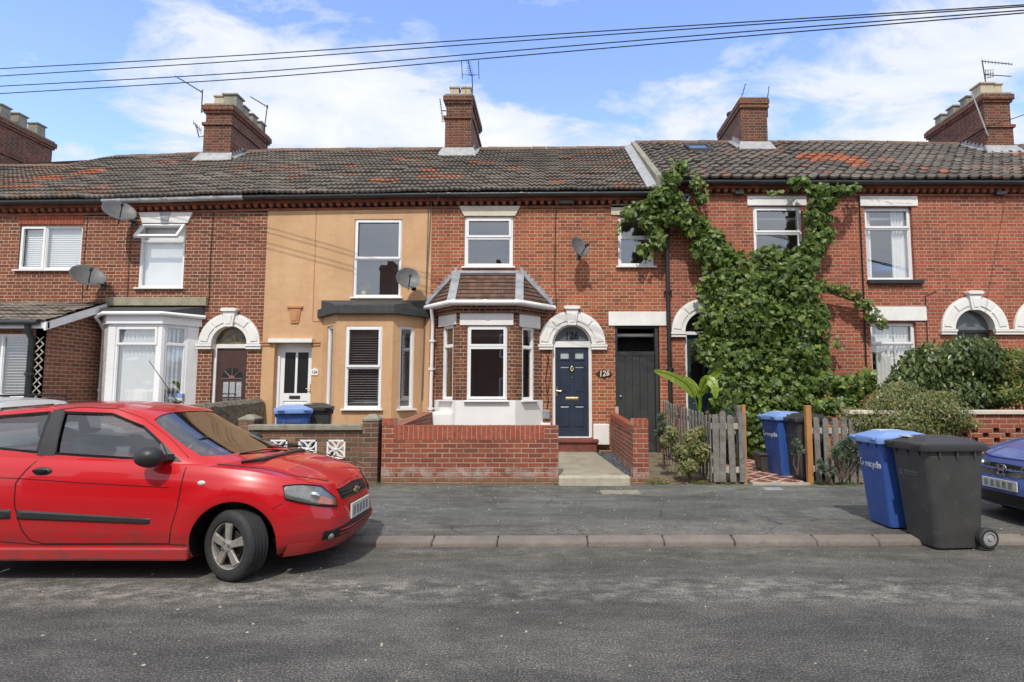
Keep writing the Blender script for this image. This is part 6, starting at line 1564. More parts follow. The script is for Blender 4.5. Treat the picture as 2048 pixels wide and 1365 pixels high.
# 126: new brick wall, L-shaped with stepped end
Wt = thing('garden_wall', 'new red brick garden wall with upright brick coping in front of the white bay plinth', 'wall', (at(940, 900, 9.35).x, 9.4, .12), 'low garden walls')
xa, xb = at(763, 910, 9.35).x, at(1117, 910, 9.35).x; zt_ = zat(940, 852, 9.35); zs_ = zt_-.22; pb = at(787, 900, 9.35).x; pc = at(1089, 900, 9.35).x
mb = MB(); mb.box(xa, xb, 9.35, 9.57, 0, zs_); mb.box(xa, pb, 9.35, 9.57, zs_, zat(775, 852, 9.35)-.0); mb.box(pc, xb, 9.35, 9.57, zs_, zt_+.0)
mb.build('wall', MC['brick_new'], Wt)
def soldiers(parent, x0, x1, y0, y1, z0, z1, T=None, vert=True, step=.0755, par=None):
    mb = MB(); n = int(round((x1-x0)/step)); m2 = MB()
    m2.box(x0, x1, y0+.006, y1-.006, z0, z1-.006, T); 
    for j in range(n):
        a, b = x0+(x1-x0)*j/n+.005, x0+(x1-x0)*(j+1)/n-.005; dz = rnd.uniform(-.002, .002)
        mb.box(a, b, y0, y1, z0+.006, z1+dz, T)
    o = mb.build('coping', MC['soldier'], parent); m2.build('coping_mortar', MC['mortar'], parent); return o
soldiers(Wt, pb, pc, 9.35, 9.57, zs_, zt_)
soldiers(Wt, xa, pb, 9.349, 9.571, zat(775, 852, 9.35), zat(775, 838, 9.35))
mb = MB(); mb.hexa([(xa, 9.57, 0), (xa+.22, 9.57, 0), (xa+.22, 12.2, 0), (xa, 12.2, 0)], [(xa, 9.57, zt_-.02), (xa+.22, 9.57, zt_-.02), (xa+.22, 12.2, zt_+.12), (xa, 12.2, zt_+.12)]); mb.build('side_wall', MC['brick_new'], Wt)
# right-hand wall of 126 running back to the gate
Wr = thing('garden_wall', 'red brick garden wall running back from its pier to the dark passage gate', 'wall', (2.2, 9.6, .12), 'low garden walls')
qa, qb = at(1266, 900, 9.35).x, at(1297, 900, 9.35).x; xw = qb-.22
mb = MB(); mb.box(qa, qb, 9.35, 9.62, 0, zat(1280, 852, 9.35)); mb.box(qa-.20, qb, 9.345, 9.60, 0, .22); mb.build('pier', MC['brick_new'], Wr)
soldiers(Wr, qa, qb, 9.352, 9.618, zat(1280, 852, 9.35), zat(1280, 838, 9.35))
mb = MB(); zr_ = zat(1258, 851, 9.6)
mb.hexa([(xw-.02, 9.62, 0), (xw+.10, 9.62, 0), (xw+.10, 12.75, 0), (xw-.02, 12.75, 0)], [(xw-.02, 9.62, zr_-.10), (xw+.10, 9.62, zr_-.10), (xw+.10, 12.75, zr_-.02), (xw-.02, 12.75, zr_-.02)]); mb.build('wall', MC['brick_new'], Wr)
mb = MB(); n = 40
for j in range(n):
    y0, y1 = 9.62+3.13*j/n+.004, 9.62+3.13*(j+1)/n-.004; z = zr_-.10+.08*j/n; mb.box(xw-.03, xw+.11, y0, y1, z, z+.10)
mb.build('coping', MC['soldier'], Wr)
# 124: older wall with screen blocks
Wo = thing('garden_wall', 'old brown brick garden wall with stone coping and white patterned screen blocks', 'wall', (-4, 9.5, .12), 'low garden walls')
xl_, xr2 = at(500, 900, 9.5).x, at(729, 900, 9.5).x; zt2 = zat(620, 850, 9.45)
blocks = [wr(a, a+37, 880, 918, (0, 9.45), (1, 9.45)) for a in (597, 654)]+[wr(538, 575, 880, 918, (0, 9.45), (1, 9.45))]
mb = MB(); Tw, _ = TF((0, 9.45), (1, 9.45)); plate(mb, Tw, xl_, xr2, 0, zt2-.07, blocks, 0, -.12); mb.build('wall', MC['brick_garden'], Wo)
mb = MB(); mb.box(xl_, xr2, 9.40, 9.64, zt2-.085, zt2); mb.build('coping_stone', MC['coping'], Wo, bevel=.012)
for b in blocks:
    mb = MB(); u0, u1, z0, z1_ = b; cxb, czb = (u0+u1)/2, (z0+z1_)/2; h_ = (u1-u0)/2
    Tb = lambda u, w, z: Tw(u, w, z)
    for (a, b2, c, d) in ((u0, u1, z0, z0+.025), (u0, u1, z1_-.025, z1_), (u0, u0+.025, z0, z1_), (u1-.025, u1, z0, z1_)): mb.box(a, b2, .015, -.08, c, d, Tb)
    for k in range(4):
        an = R(45+90*k)
        for sg in (-1, 1):
            pts = []
            for i in range(9):
                f = i/8; rr = f*h_*1.36; off = sg*.034*math.sin(PI*f)*1.2
                pts.append(Tb(cxb+math.cos(an)*rr-math.sin(an)*off, .0, czb+math.sin(an)*rr+math.cos(an)*off))
            for p, q in zip(pts, pts[1:]):
                p, q = Vector(p), Vector(q); d = (q-p).normalized().cross(Vector((0,1,0)))*.011
                mb.hexa([p-d+Vector((0,.08,0)), q-d+Vector((0,.08,0)), q+d+Vector((0,.08,0)), p+d+Vector((0,.08,0))], [p-d-Vector((0,.012,0)), q-d-Vector((0,.012,0)), q+d-Vector((0,.012,0)), p+d-Vector((0,.012,0))])
    mb.sphere(Tb(cxb, .01, czb), .025, 10, 6); mb.build('screen_block', MC['white_plain'], Wo)
def pier(parent, x0, x1, y0, y1, zt, cap, m='brick_garden'):
    mb = MB(); mb.box(x0, x1, y0, y1, 0, zt); p = mb.build('pier', MC[m], parent)
    mb = MB(); e = .012; mb.box(x0-e, x1+e, y0-e, y1+e, zt, zt+.035); cx_, cy_ = (x0+x1)/2, (y0+y1)/2; s_ = .045
    mb.hexa([(x0-e, y0-e, zt+.035), (x1+e, y0-e, zt+.035), (x1+e, y1+e, zt+.035), (x0-e, y1+e, zt+.035)], [(cx_-s_, cy_-s_, zt+cap), (cx_+s_, cy_-s_, zt+cap), (cx_+s_, cy_+s_, zt+cap), (cx_-s_, cy_+s_, zt+cap)]); mb.build('pier_cap', MC['coping'], p, bevel=.008)
pier(Wo, xr2, at(759, 900, 9.4).x-.02, 9.37, 9.66, zat(745, 843, 9.4), .11)
# lone pier at the left and flint wall between the gardens
Wp = thing('gate_pier', 'stubby brick gate pier with a mossy pyramid cap behind the red car', 'pier', (at(498, 850, 10).x, 10, .12))
a, b = at(483, 845, 10).x, at(514, 845, 10).x; pier(Wp, a, b, 9.9, 10.2, zat(498, 842, 9.9), .10)
xw_ = XB[2]; mb = MB(); n = 14; V = []
for i in range(n+1):
    y = 9.5+(12.75-9.5)*i/n; z = 1.30+(1.41-1.30)*i/n+.035*mnoise.noise(Vector((y*3, 1, 2)))
    V += [(xw_-.12, y, 0), (xw_-.12+.02*mnoise.noise(Vector((y*5, 0, 0))), y, z-.06), (xw_-.05, y, z+.01), (xw_+.05, y, z), (xw_+.12, y, z-.07), (xw_+.12, y, 0)]
mb.mesh(V, [(6*i+k, 6*i+6+k, 6*i+7+k, 6*i+1+k) for i in range(n) for k in range(5)]+[(0,1,2,3,4,5)])
tag(mb.build('garden_wall', MC['flint']), 'rough grey flint garden wall left of the orange house front', 'wall', 'low garden walls')
# right: honeycomb brick wall with flat coping
We = thing('garden_wall', 'brick garden wall with honeycomb holes and pale coping at the right edge', 'wall', (7.5, 9.4, .12), 'low garden walls')
xa2 = at(1700, 850, 9.4).x; zc2 = zat(1960, 829, 9.4); hol = []
cs_ = .0765; nrow = int((zc2)/cs_); ztw = zc2-.0
for row in range(3):
    zr0 = round((ztw-.10)/cs_ - 1 - row)*cs_; u = xa2+.2+(row % 2)*.17
    while u < 13.8: hol.append((u, u+.10, zr0-cs_+.006, zr0-.004)); u += .34
mb = MB(); Te, _ = TF((0, 9.38), (1, 9.38)); plate(mb, Te, xa2, 14, 0, ztw, hol, 0, -.11); mb.build('wall', MC['brick_new'], We)
mb = MB(); mb.box(xa2-.03, 14, 9.34, 9.56, ztw, ztw+.065); mb.build('coping_stone', MC['cream_stone'], We, bevel=.008)
# ------------------------------------------------------------------ picket fences
def picket(mb, x, y, z0, z1, w, d=(1, 0), th=.018, lean=0.0):
    dx, dy = d; nx, ny_ = dy, -dx; n = 7; pts = [(-w/2, z0), (w/2, z0)]+[(w/2*math.cos(PI*k/n), z1-w/2+w/2*math.sin(PI*k/n)) for k in range(n+1)]
    def T(u, ww, z): u2 = u+lean*(z-z0); return (x+dx*u2+nx*ww, y+dy*u2+ny_*ww, z)
    mb.prism(pts, th/2, -th/2, T)
def post(parent, x, y, z0, z1, w, m, label=None):
    mb = MB(); mb.box(x-w/2, x+w/2, y-w/2, y+w/2, z0, z1); o = mb.build('post', MC[m], parent, bevel=.005)
    if label: o['label'] = label
    return o
YP = 9.36
F1 = thing('picket_fence', 'weathered grey picket fence left of the tiled path, turning back towards the house', 'fence', (at(1455, 950, YP).x, YP, .12), 'picket fences')
for px, ty, lean in ((1431, 829, 0), (1443, 822, .02), (1464, 830, -.03), (1483, 823, .0)):
    p = at(px, 900, YP); mb = MB(); picket(mb, p.x, YP-.03, .16, zat(px, ty, YP), .095, lean=lean); mb.build('picket', MC['picket'], F1)
p = at(1455, 846, YP); a, b = at(1424, 900, YP).x, at(1492, 900, YP).x
for z_ in (zat(1455, 853, YP), .34): mb = MB(); mb.box(a, b, YP, YP+.035, z_-.045, z_+.045); mb.build('rail', MC['rail_pale'], F1, bevel=.003)
post(F1, at(1489, 900, YP).x, YP+.0, .1, zat(1489, 810, YP), .055, 'post_orange', 'new orange-stained gate post'); post(F1, at(1480, 900, YP+.1).x, YP+.1, .1, zat(1480, 811, YP), .09, 'picket')
pA, pB = at(1420, 900, YP+.05), at(1332, 880, 12.2); nP = 17
for k in range(nP):
    f = k/(nP-1); x = pA.x+(pB.x-pA.x)*f; y = YP+.05+(12.3-YP)*f; d = Vector((pA.x-pB.x, -(12.25-YP))).normalized()
    mb = MB(); picket(mb, x, y, .16+.12*f, (1.19+.19*f)+rnd.uniform(-.02, .02), .085, (d.x, d.y)); mb.build('picket', MC['picket'], F1)
for z_ in (.42, .98):
    mb = MB(); mb.hexa([(pA.x+.02, YP+.05, z_), (pA.x+.055, YP+.05, z_), (pB.x+.055, 12.3, z_+.14), (pB.x+.02, 12.3, z_+.14)], [(pA.x+.02, YP+.05, z_+.08), (pA.x+.055, YP+.05, z_+.08), (pB.x+.055, 12.3, z_+.22), (pB.x+.02, 12.3, z_+.22)]); mb.build('rail', MC['picket'], F1)
F2 = thing('picket_fence', 'weathered grey picket fence right of the tiled path, behind the wheelie bins', 'fence', (at(1670, 950, YP).x, YP, .12), 'picket fences')
post(F2, at(1618, 900, YP).x, YP, .1, zat(1618, 811, YP), .085, 'post_orange', 'thick orange-stained gate post')
xs_ = [1634, 1652, 1671, 1687, 1702, 1718, 1736, 1754, 1772, 1790]
for k, px in enumerate(xs_):
    p = at(px, 900, YP); mb = MB(); picket(mb, p.x, YP-.03, .15, zat(px, 834 + (2 if k % 3 else 0), YP), .085, lean=rnd.uniform(-.01, .02)); mb.build('picket', MC['picket'], F2)
a, b = at(1622, 900, YP).x, at(1800, 900, YP).x
for z_ in (zat(1660, 862, YP), .36): mb = MB(); mb.box(a, b, YP, YP+.035, z_-.045, z_+.045); mb.build('rail', MC['rail_pale'], F2, bevel=.003)
for px in (1657,): post(F2, at(px, 900, YP+.07).x, YP+.075, .1, zat(px, 850, YP), .06, 'post_orange', 'short orange post behind the pickets')
# black recycling box beside the tiled path
q = gnd(1528, 940, .17); mb = MB()
mb.hexa([(q.x-.17, 10.3, .18), (q.x+.15, 10.3, .18), (q.x+.15, 10.6, .18), (q.x-.17, 10.6, .18)], [(q.x-.22, 10.25, .48), (q.x+.2, 10.25, .48), (q.x+.2, 10.65, .48), (q.x-.22, 10.65, .48)]); mb.box(q.x-.24, q.x+.22, 10.23, 10.67, .47, .50)
tag(mb.build('recycling_box', MC['bin_black'], bevel=.01), 'small black plastic box on the tiled path by the vine', 'box')
# ------------------------------------------------------------------ satellite dishes
def dish(px, py, rpx, Y, facing, label, H_, tilt=1.0, m='dish_grey'):
    c = at(px, py, Y); rad = rpx/FPX*Y
    r = thing('satellite_dish', label, 'satellite dish', (c.x, YF, c.z), 'satellite dishes on the fronts')
    ax = Vector(facing).normalized(); mb = MB(); prof = [(rad*k/8, .30*rad*(k/8)**2) for k in range(9)]+[(rad*1.02, .30*rad), (rad*1.02, .27*rad)]+[(rad*k/8, .30*rad*(k/8)**2-.012) for k in range(8, -1, -1)]
    mb.lathe(prof, c, ax, 36); D = mb.build('reflector', MC[m], r, smooth=True)
    f = c+ax*rad*1.25+Vector((0, 0, -rad*.35)); b_ = c+Vector((0,0,-rad*.98))+ax*rad*.22
    mb = MB(); mb.tube([b_, f], .012, 6); mb.build('arm', MC['aerial_metal'], r)
    mb = MB(); d_ = (c-f).normalized(); mb.tube([f-d_*.05, f+d_*.05], [.032, .025], 10); mb.build('feedhorn', MC['aerial_metal'], r, smooth=True)
    mb = MB(); w_ = Vector((c.x+.04, YF-.01, c.z-.08)); mb.tube([c-ax*.015, c-ax*.06, Vector((c.x+.04, c.y+(YF-c.y)*.5, c.z-.06)), w_], .02, 8); mb.box(w_.x-.05, w_.x+.05, YF-.012, YF, w_.z-.09, w_.z+.09); mb.build('wall_bracket', MC['aerial_metal'], r, smooth=True)
    return r
dish(237, 427, 29, 12.38, (.60, -.55, .62), 'grey satellite dish just under the gutter, left of the propped-open window', 'A')
dish(174, 557, 30, 12.38, (.60, -.50, .68), 'dark grey satellite dish above the lean-to roof', 'H0')
dish(816, 560, 24, 12.42, (.35, -.85, .35), 'pale satellite dish at the lower corner of the orange house window', 'B')
dish(1156, 497, 22, 12.42, (.62, -.72, .34), 'satellite dish on the bare brick beside the 126 bay, above its door', 'C')
# ------------------------------------------------------------------ aerials
def yagi(name_label, a, b, Ya, Yb, mast, nel=12, el=.14, vertical=False, side_el=None, m='aerial_metal'):
    A, B_ = at(*a, Ya), at(*b, Yb); r = thing('tv_aerial', name_label, 'aerial', tuple(B_), 'rooftop aerials'); mb = MB(); mb.tube([A, B_], .012, 6)
    d = (B_-A).normalized(); s_ = Vector((0,0,1)) if vertical else d.cross(Vector((0,0,1))).normalized()
    if side_el: s_ = Vector(side_el).normalized()
    for k in range(nel):
        p = A.lerp(B_, k/(nel-1)); w_ = el*(.6+.4*k/(nel-1)); mb.tube([p-s_*w_, p+s_*w_], .006, 5)
    mb.build('boom', MC[m], r)
    if mast:
        mb = MB(); mb.tube([at(px, py, Y) for px, py, Y in mast], .016, 7); mb.build('mast', MC[m], r)
    return r
yagi('long tv aerial reaching left from a mast on the chimney above the propped-open window', (351, 153), (404, 185), 15.4, 15.6, [(405, 180, 15.6), (403, 226, 15.6), (407, 222, 15.7)], 13, .09)
yagi('tv aerial on a bent mast right of the chimney with cream and stone pots', (501, 194), (536, 215), 17.3, 17.5, [(535, 210, 17.5), (527, 271, 17.5), (518, 271, 17.6)], 11, .09)
r = yagi('small dish-like aerial cluster low on the left side of the four-pot chimney', (387, 246), (402, 262), 15.6, 15.7, [(392, 250, 15.6), (398, 275, 15.6), (409, 272, 15.7)], 5, .10, True)
r = yagi('tall mast aerial with side bars above the chimney over number 126', (936, 120), (943, 152), 15.4, 15.6, [(944, 150, 15.6), (945, 175, 15.6), (943, 262, 15.62)], 10, .085, side_el=(1, 0, 0), m='aerial_metal')
mb = MB()
for (x0, y0_, x1_, y1_) in ((923, 121, 925, 158), (957, 121, 958, 158)): mb.tube([at(x0, y0_, 15.5), at(x1_, y1_, 15.5)], .011, 5)
mb.tube([at(924, 150, 15.5), at(958, 150, 15.5)], .007, 5); mb.build('side_bar', MC['aerial_metal'], r)
yagi('small upright aerial on the left edge of the chimney over number 126', (880, 199), (886, 244), 15.6, 15.6, [(885, 222, 15.6), (892, 222, 15.7)], 9, .055, side_el=(1, 0, 0))
yagi('short tilted aerial on top of the chimney beside the skylight', (1491, 169), (1482, 198), 15.9, 15.9, [(1484, 194, 15.9), (1482, 206, 15.9)], 4, .06, side_el=(1, 0, .1))
yagi('thin upright aerial at the right side of the chimney beside the skylight', (1538, 174), (1534, 205), 15.6, 15.6, [(1534, 203, 15.6), (1535, 235, 15.6)], 3, .03, side_el=(1, 0, 0))
r = yagi('double tv aerial on the far right chimney with cream pots, top boom', (2024, 129), (1964, 123), 15.5, 15.5, [(1964, 121, 15.5), (1971, 164, 15.5), (1966, 180, 15.5), (1976, 270, 15.28)], 10, .07, True)
mb = MB(); A, B_ = at(2021, 153, 15.5), at(1972, 150, 15.5); mb.tube([A, B_], .012, 6)
for k in range(8): p = A.lerp(B_, k/7); mb.tube([p-Vector((0,.06,.03)), p+Vector((0,.06,.03))], .006, 5)
for k in range(4): q = at(1971+5*k, 140+1*k, 15.5); mb.tube([q, at(1971+5*k, 158-1*k, 15.5)], .008, 5)
for k in range(3): mb.tube([at(1970, 141+8*k, 15.5), at(1988, 140+7*k, 15.5)], .007, 5)
mb.build('lower_boom', MC['aerial_metal'], r)
mb = MB(); mb.tube([at(1943, 185, 15.25), at(1976, 272, 15.25)], .018, 7); tag(mb.build('mast_pole', MC['alu']), 'slanting bare metal pole strapped to the far right chimney', 'pole')
# ------------------------------------------------------------------ overhead cables
for k, (pts, lab) in enumerate([([(-40,140),(500,110),(1000,76),(1500,44),(2100,7)], 'topmost overhead cable crossing the sky'), ([(-40,155),(500,121),(1000,85),(1500,50),(2100,10)], 'second overhead cable from the top'),
        ([(-40,175),(500,145),(1000,104),(1500,63),(2100,17)], 'third overhead cable from the top, above the lowest'), ([(-40,190),(500,157),(1000,115),(1500,72),(2100,22)], 'lowest overhead cable crossing the sky')]):
    P3 = [at(px, py, 11.5-4.0*(px/2048)) for px, py in pts]
    # smooth
    Q = []
    for i in range(len(P3)-1):
        p0, p1, p2, p3 = P3[max(0, i-1)], P3[i], P3[i+1], P3[min(len(P3)-1, i+2)]
        for j in range(8):
            t = j/8; Q.append(0.5*((2*p1)+(p2-p0)*t+(2*p0-5*p1+4*p2-p3)*t*t+(3*p1-p0-3*p2+p3)*t**3))
    Q.append(P3[-1]); d0 = (Q[0]-Q[1]).normalized(); d1 = (Q[-1]-Q[-2]).normalized(); Q = [Q[0]+d0*8]+Q+[Q[-1]+d1*8]
    mb = MB(); mb.tube(Q, .0085, 6); tag(mb.build('overhead_cable', MC['cable']), lab, 'cable', 'overhead cables')
mb = MB(); mb.tube([at(1976, 252, 15.3), at(2010, 243, 14), at(2048, 230, 12.5), at(2120, 205, 10)], .010, 6); tag(mb.build('service_cable', MC['cable']), 'single cable running off right from the chimney with cream pots', 'cable')
mb = MB(); mb.tube([at(945, 312, 15.6)+Vector((0,0,.06)), at(930, 340, 14.6)+Vector((0,-.1,.05)), at(888, 378, 12.9)+Vector((0,-.1,.05)), at(878, 392, 12.55), at(872, 412, 12.7)], .009, 6)
tag(mb.build('roof_cable', MC['cable_grey']), 'grey cable trailing down the roof from the chimney over number 126', 'cable')
# yellow flower pot and blue box seen in windows
q = at(727, 586, 12.95); r = thing('potted_plant', 'small plant in a yellow pot inside the upper orange-house window', 'plant', (q.x, 12.98, q.z-.06))
mb = MB(); mb.lathe([(.045, 0), (.06, .10), (.001, .10)], (q.x, 12.98, q.z-.06), n=14); mb.lathe([(.001, 0), (.045, 0)], (q.x, 12.98, q.z-.06), n=14); mb.build('pot', MC['yellow_pot'], r, smooth=True)
mb = MB()
for k in range(40):
    a, l_ = rnd.uniform(0, 2*PI), rnd.uniform(.05, .17); p = Vector((q.x, 12.98, q.z+.04)); t = p+Vector((math.cos(a)*l_, math.sin(a)*l_*.3, rnd.uniform(.02, .14))); s_ = Vector((.02, 0, .01)); mb.face([p, t-s_, t+Vector((0,0,.03)), t+s_], a=rnd.random())
mb.build('leaves', MC['leaf_vine'], r)
q = at(345, 797, 12.5); mb = MB(); mb.box(q.x-.17, q.x+.17, 12.55, 12.72, q.z-.2, q.z+.02); mb.mi = [0]*6; o = mb.build('window_box', MC['plate_white'], None, bevel=.005); tag(o, 'pale plastic tub with a blue lid inside the white bay window', 'tub')
mb = MB(); mb.box(q.x-.18, q.x+.18, 12.54, 12.73, q.z+.02, q.z+.10); mb.build('lid', MC['bin_blue_lid'], o, bevel=.01)
# ------------------------------------------------------------------ planting
def leaf(mb, p, n, up, size, kind, a):
    """one leaf; n face normal, up tip direction"""
    n = n.normalized(); t = (up-n*up.dot(n))
    if t.length < .05: t = n.orthogonal()
    t.normalize(); s = n.cross(t)
    if kind == 'ivy':
        pr = [(0,-.12),(.32,-.30),(.52,-.02),(.34,.14),(.36,.42),(.14,.34),(0,.72)]; fold = .18
    elif kind == 'oval': pr = [(0,-.5),(.2,-.25),(.25,.05),(.14,.35),(0,.55)]; fold = .15
    elif kind == 'lance': pr = [(0,-.6),(.12,-.3),(.15,.1),(0,.75)]; fold = .2
    else: pr = [(0,-.4),(.25,0),(0,.45)]; fold = .12
    R_ = [p+(s*x+t*y+n*(-abs(x)*fold))*size for x, y in pr]
    L_ = [p+(s*-x+t*y+n*(-abs(x)*fold))*size for x, y in pr]
    mb.face(R_, a=a); mb.face([L_[0]]+L_[:0:-1], a=a) if False else mb.face(list(reversed(L_)), a=a)
def rv(k=1.0): return Vector((rnd.gauss(0, k), rnd.gauss(0, k), rnd.gauss(0, k)))
def blob_leaves(mb, blobs, total, size, kind, out=Vector((0,-1,.35)), spread=.55, droop=0.0, shell=.55, tone=(0, 1)):
    """blobs: (centre, (rx,ry,rz), weight)"""
    W = sum(b[2] for b in blobs)
    for c, r, w in blobs:
        n = int(total*w/W)
        for _ in range(n):
            d = rv().normalized(); k = shell+(1-shell)*rnd.random()**.7
            lump = 1+.18*mnoise.noise(Vector((d.x*2.2+c.x*3, d.y*2.2, d.z*2.2+c.z*3)))
            p = c+Vector((d.x*r[0], d.y*r[1], d.z*r[2]))*k*lump
            nn = (out*.8+d*.9+rv(spread)).normalized(); upv = Vector((rnd.gauss(0,.6), rnd.gauss(0,.3)-.2, -1 if rnd.random() < droop else rnd.gauss(.2,.8)))
            a = min(1, max(.01, rnd.gauss(.45, .22)+.10*d.z+(.25 if rnd.random() < .06 else 0))); a = tone[0]+(tone[1]-tone[0])*a
            leaf(mb, p, nn, upv, size*rnd.choice((rnd.uniform(.45,.9), rnd.uniform(.8,1.3), rnd.uniform(1.0,1.55))), kind, a)
def B_(px, py, rx, ry, Y, dep, w=None):
    c = at(px, py, Y); s_ = Y/FPX; return (c, (rx*s_, dep, ry*s_), w if w is not None else rx*ry)
# climbing vine
V = thing('climbing_vine', 'large green climbing vine spreading in a Y over the front wall up to the eaves', 'climbing plant', (at(1500, 930, 12.2).x, 12.5, .25))
up_l = [(1362,338,18,14,12.35),(1345,360,24,20,12.35),(1330,392,40,24,12.4),(1298,415,30,18,12.4),(1392,372,14,20,12.45),(1402,400,14,12,12.5),(1355,430,46,30,12.45),(1300,445,24,20,12.45),(1315,480,18,28,12.5),(1285,500,14,14,12.55),(1262,430,22,12,12.5),(1390,455,36,28,12.5),(1425,480,30,24,12.5),(1402,500,26,30,12.5),(1440,510,42,30,12.45)]
mid = [(1465,540,58,42,12.35),(1440,580,52,40,12.35),(1500,585,70,55,12.2),(1545,560,50,44,12.25),(1590,540,44,34,12.35),(1540,510,38,20,12.4),(1600,590,45,50,12.3),(1450,640,62,46,12.2),(1530,650,90,56,12.05),(1610,650,46,42,12.25),(1430,690,46,36,12.25),(1480,720,80,46,12.0),(1570,720,70,50,12.0),(1400,700,22,22,12.45),(1620,730,30,44,12.2),(1490,780,80,40,11.9),(1580,790,64,44,11.8),(1540,840,56,50,11.7),(1510,880,34,34,11.8),(1600,850,40,40,11.8),(1636,650,26,50,12.3),(1640,725,22,46,12.3),(1610,780,36,30,12.0),(1500,620,60,40,12.05),(1450,800,30,40,12.0)]
up_r = [(1600,366,26,14,12.35),(1640,382,34,16,12.3),(1682,382,28,12,12.3),(1706,378,10,6,12.4),(1648,405,34,20,12.35),(1632,435,28,26,12.4),(1640,470,32,26,12.4),(1622,500,32,28,12.4),(1612,530,28,26,12.35),(1650,440,16,20,12.5)]
low_r = [(1672,578,26,9,12.45),(1640,572,20,14,12.4),(1705,592,20,9,12.5),(1728,610,20,12,12.5),(1745,630,12,14,12.5),(1760,650,8,9,12.55),(1650,640,14,18,12.4),(1672,690,7,7,12.5),(1640,700,18,30,12.3)]
bot_r = [(1660,770,34,30,11.6),(1700,775,38,28,11.4),(1730,770,24,20,11.4),(1690,810,40,24,11.3),(1650,815,30,26,11.4),(1730,750,14,12,11.4)]
mb = MB()
blobs = [B_(a, b, c, d, Y, .16+(.10 if c > 45 else 0)) for a, b, c, d, Y in up_l]+[B_(a, b, c, d, Y, .28) for a, b, c, d, Y in mid]+[B_(a, b, c, d, Y, .16) for a, b, c, d, Y in up_r]+[B_(a, b, c*.9, d*.9, Y-.06, .14) for a, b, c, d, Y in up_l+up_r]+[B_(a, b, c, d, Y, .10) for a, b, c, d, Y in low_r]+[B_(a, b, c, d, Y, .35) for a, b, c, d, Y in bot_r]
blob_leaves(mb, blobs, 18500, .112, 'ivy', droop=.6, shell=.30, spread=.8)
mb.build('foliage', MC['leaf_vine'], V)
# loose tendrils with single leaves
mb = MB(); st_ = MB()
for pts in ([(1255,430),(1240,450),(1238,470)], [(1560,385),(1548,390),(1540,386)], [(1395,350),(1412,370),(1418,395)], [(1300,470),(1302,510),(1296,525)], [(1590,355),(1580,372)], [(1700,375),(1716,372),(1722,380)], [(1740,600),(1765,640),(1778,655)], [(1350,330),(1338,318)], [(1672,670),(1690,700)], [(1275,400),(1262,412),(1250,424)], [(1360,325),(1366,318)]):
    P3 = [at(x, y, 12.5) for x, y in pts]; st_.tube(P3, .006, 5)
    for a, b in zip(P3, P3[1:]):
        for k in range(5): leaf(mb, a.lerp(b, k/5)+rv(.03), Vector((0,-1,.3))+rv(.4), Vector((rnd.gauss(0,.5),0,-1)), rnd.uniform(.08, .13), 'ivy', rnd.uniform(.3, .95))
mb.build('loose_leaves', MC['leaf_vine'], V)
for pts, r_ in (([(1500,930,12.3),(1480,800,12.4),(1450,650,12.6),(1400,520,12.7),(1350,420,12.7),(1350,340,12.6)], .035), ([(1520,930,12.3),(1560,760,12.3),(1600,600,12.6),(1630,470,12.7),(1640,390,12.6)], .035), ([(1560,760,12.4),(1640,580,12.6),(1730,610,12.7)], .018), ([(1350,450,12.6),(1290,440,12.6),(1290,500,12.6)], .015), ([(1520,900,12),(1640,830,11.6),(1730,780,11.4)], .02)):
    st_.tube([at(*p) for p in pts], r_, 7)
st_.build('stem', MC['stem'], V)
# shrubs on the right
S1 = thing('garden_shrub', 'big dark shrub with long leaves in front of the right-hand lower window', 'shrub', (at(1890, 850, 11).x, 11, .25), 'front garden shrubs')
mb = MB(); bl = [B_(*q, .5) for q in ((1870,735,70,50,11.0),(1940,725,70,55,11.0),(1830,760,50,40,10.9),(1900,790,80,44,10.8),(1975,770,36,60,11.0),(1800,790,36,40,10.9),(1915,700,30,22,11.2),(1980,710,22,18,11.2),(1840,715,22,20,11.2),(1960,690,14,12,11.3))]
blob_leaves(mb, bl, 9000, .088, 'oval', droop=.7, shell=.4, spread=.8)
mb.build('foliage', MC['leaf_dark'], S1)
mb = MB(); c0 = at(1890, 900, 11)
for k in range(9): e = at(1800+22*k, 700+rnd.uniform(0, 60), 11+rnd.uniform(-.2, .2)); mb.tube([(c0.x+rnd.uniform(-.1,.1), 11, .2), c0.lerp(e, .5)+rv(.08), e], [.03, .018, .006], 6)
mb.build('stem', MC['stem'], S1)
S1b = MB(); S1s = MB()
SL = thing('garden_shrub', 'low airy shrub spilling over the picket fence and honeycomb wall', 'shrub', (at(1830, 900, 9.9).x, 9.9, .15), 'front garden shrubs')
mb = MB(); bl = [B_(*q, .28) for q in ((1780,810,50,34,9.5),(1850,820,66,36,9.4),(1900,835,50,34,9.3),(1760,850,40,30,9.35),(1820,855,60,34,9.2),(1720,850,34,28,9.4),(1700,830,24,20,9.5),(1940,850,20,12,9.2),(1925,885,20,12,9.1),(1800,780,50,18,9.8),(1880,795,44,16,9.8),(1740,820,20,14,9.5),(1860,880,50,20,9.2))]
blob_leaves(mb, bl, 12000, .05, 'small', droop=.4, shell=.25)
mb.build('foliage', MC['leaf_fine'], SL)
mb = MB(); c0 = at(1830, 930, 9.9)
for k in range(26): e = at(1715+rnd.uniform(0, 240), 770+rnd.uniform(0, 90), 9.35+rnd.uniform(-.15, .3)); mb.tube([(c0.x+rnd.uniform(-.2,.2), 9.7, .12), c0.lerp(e, .6)+rv(.06), e], [.014, .008, .003], 5)
mb.build('stem', MC['stem'], SL)
S2 = thing('garden_shrub', 'yellow-green privet bush with orange tips at the right edge', 'shrub', (at(2040, 850, 10.6).x, 10.6, .25), 'front garden shrubs')
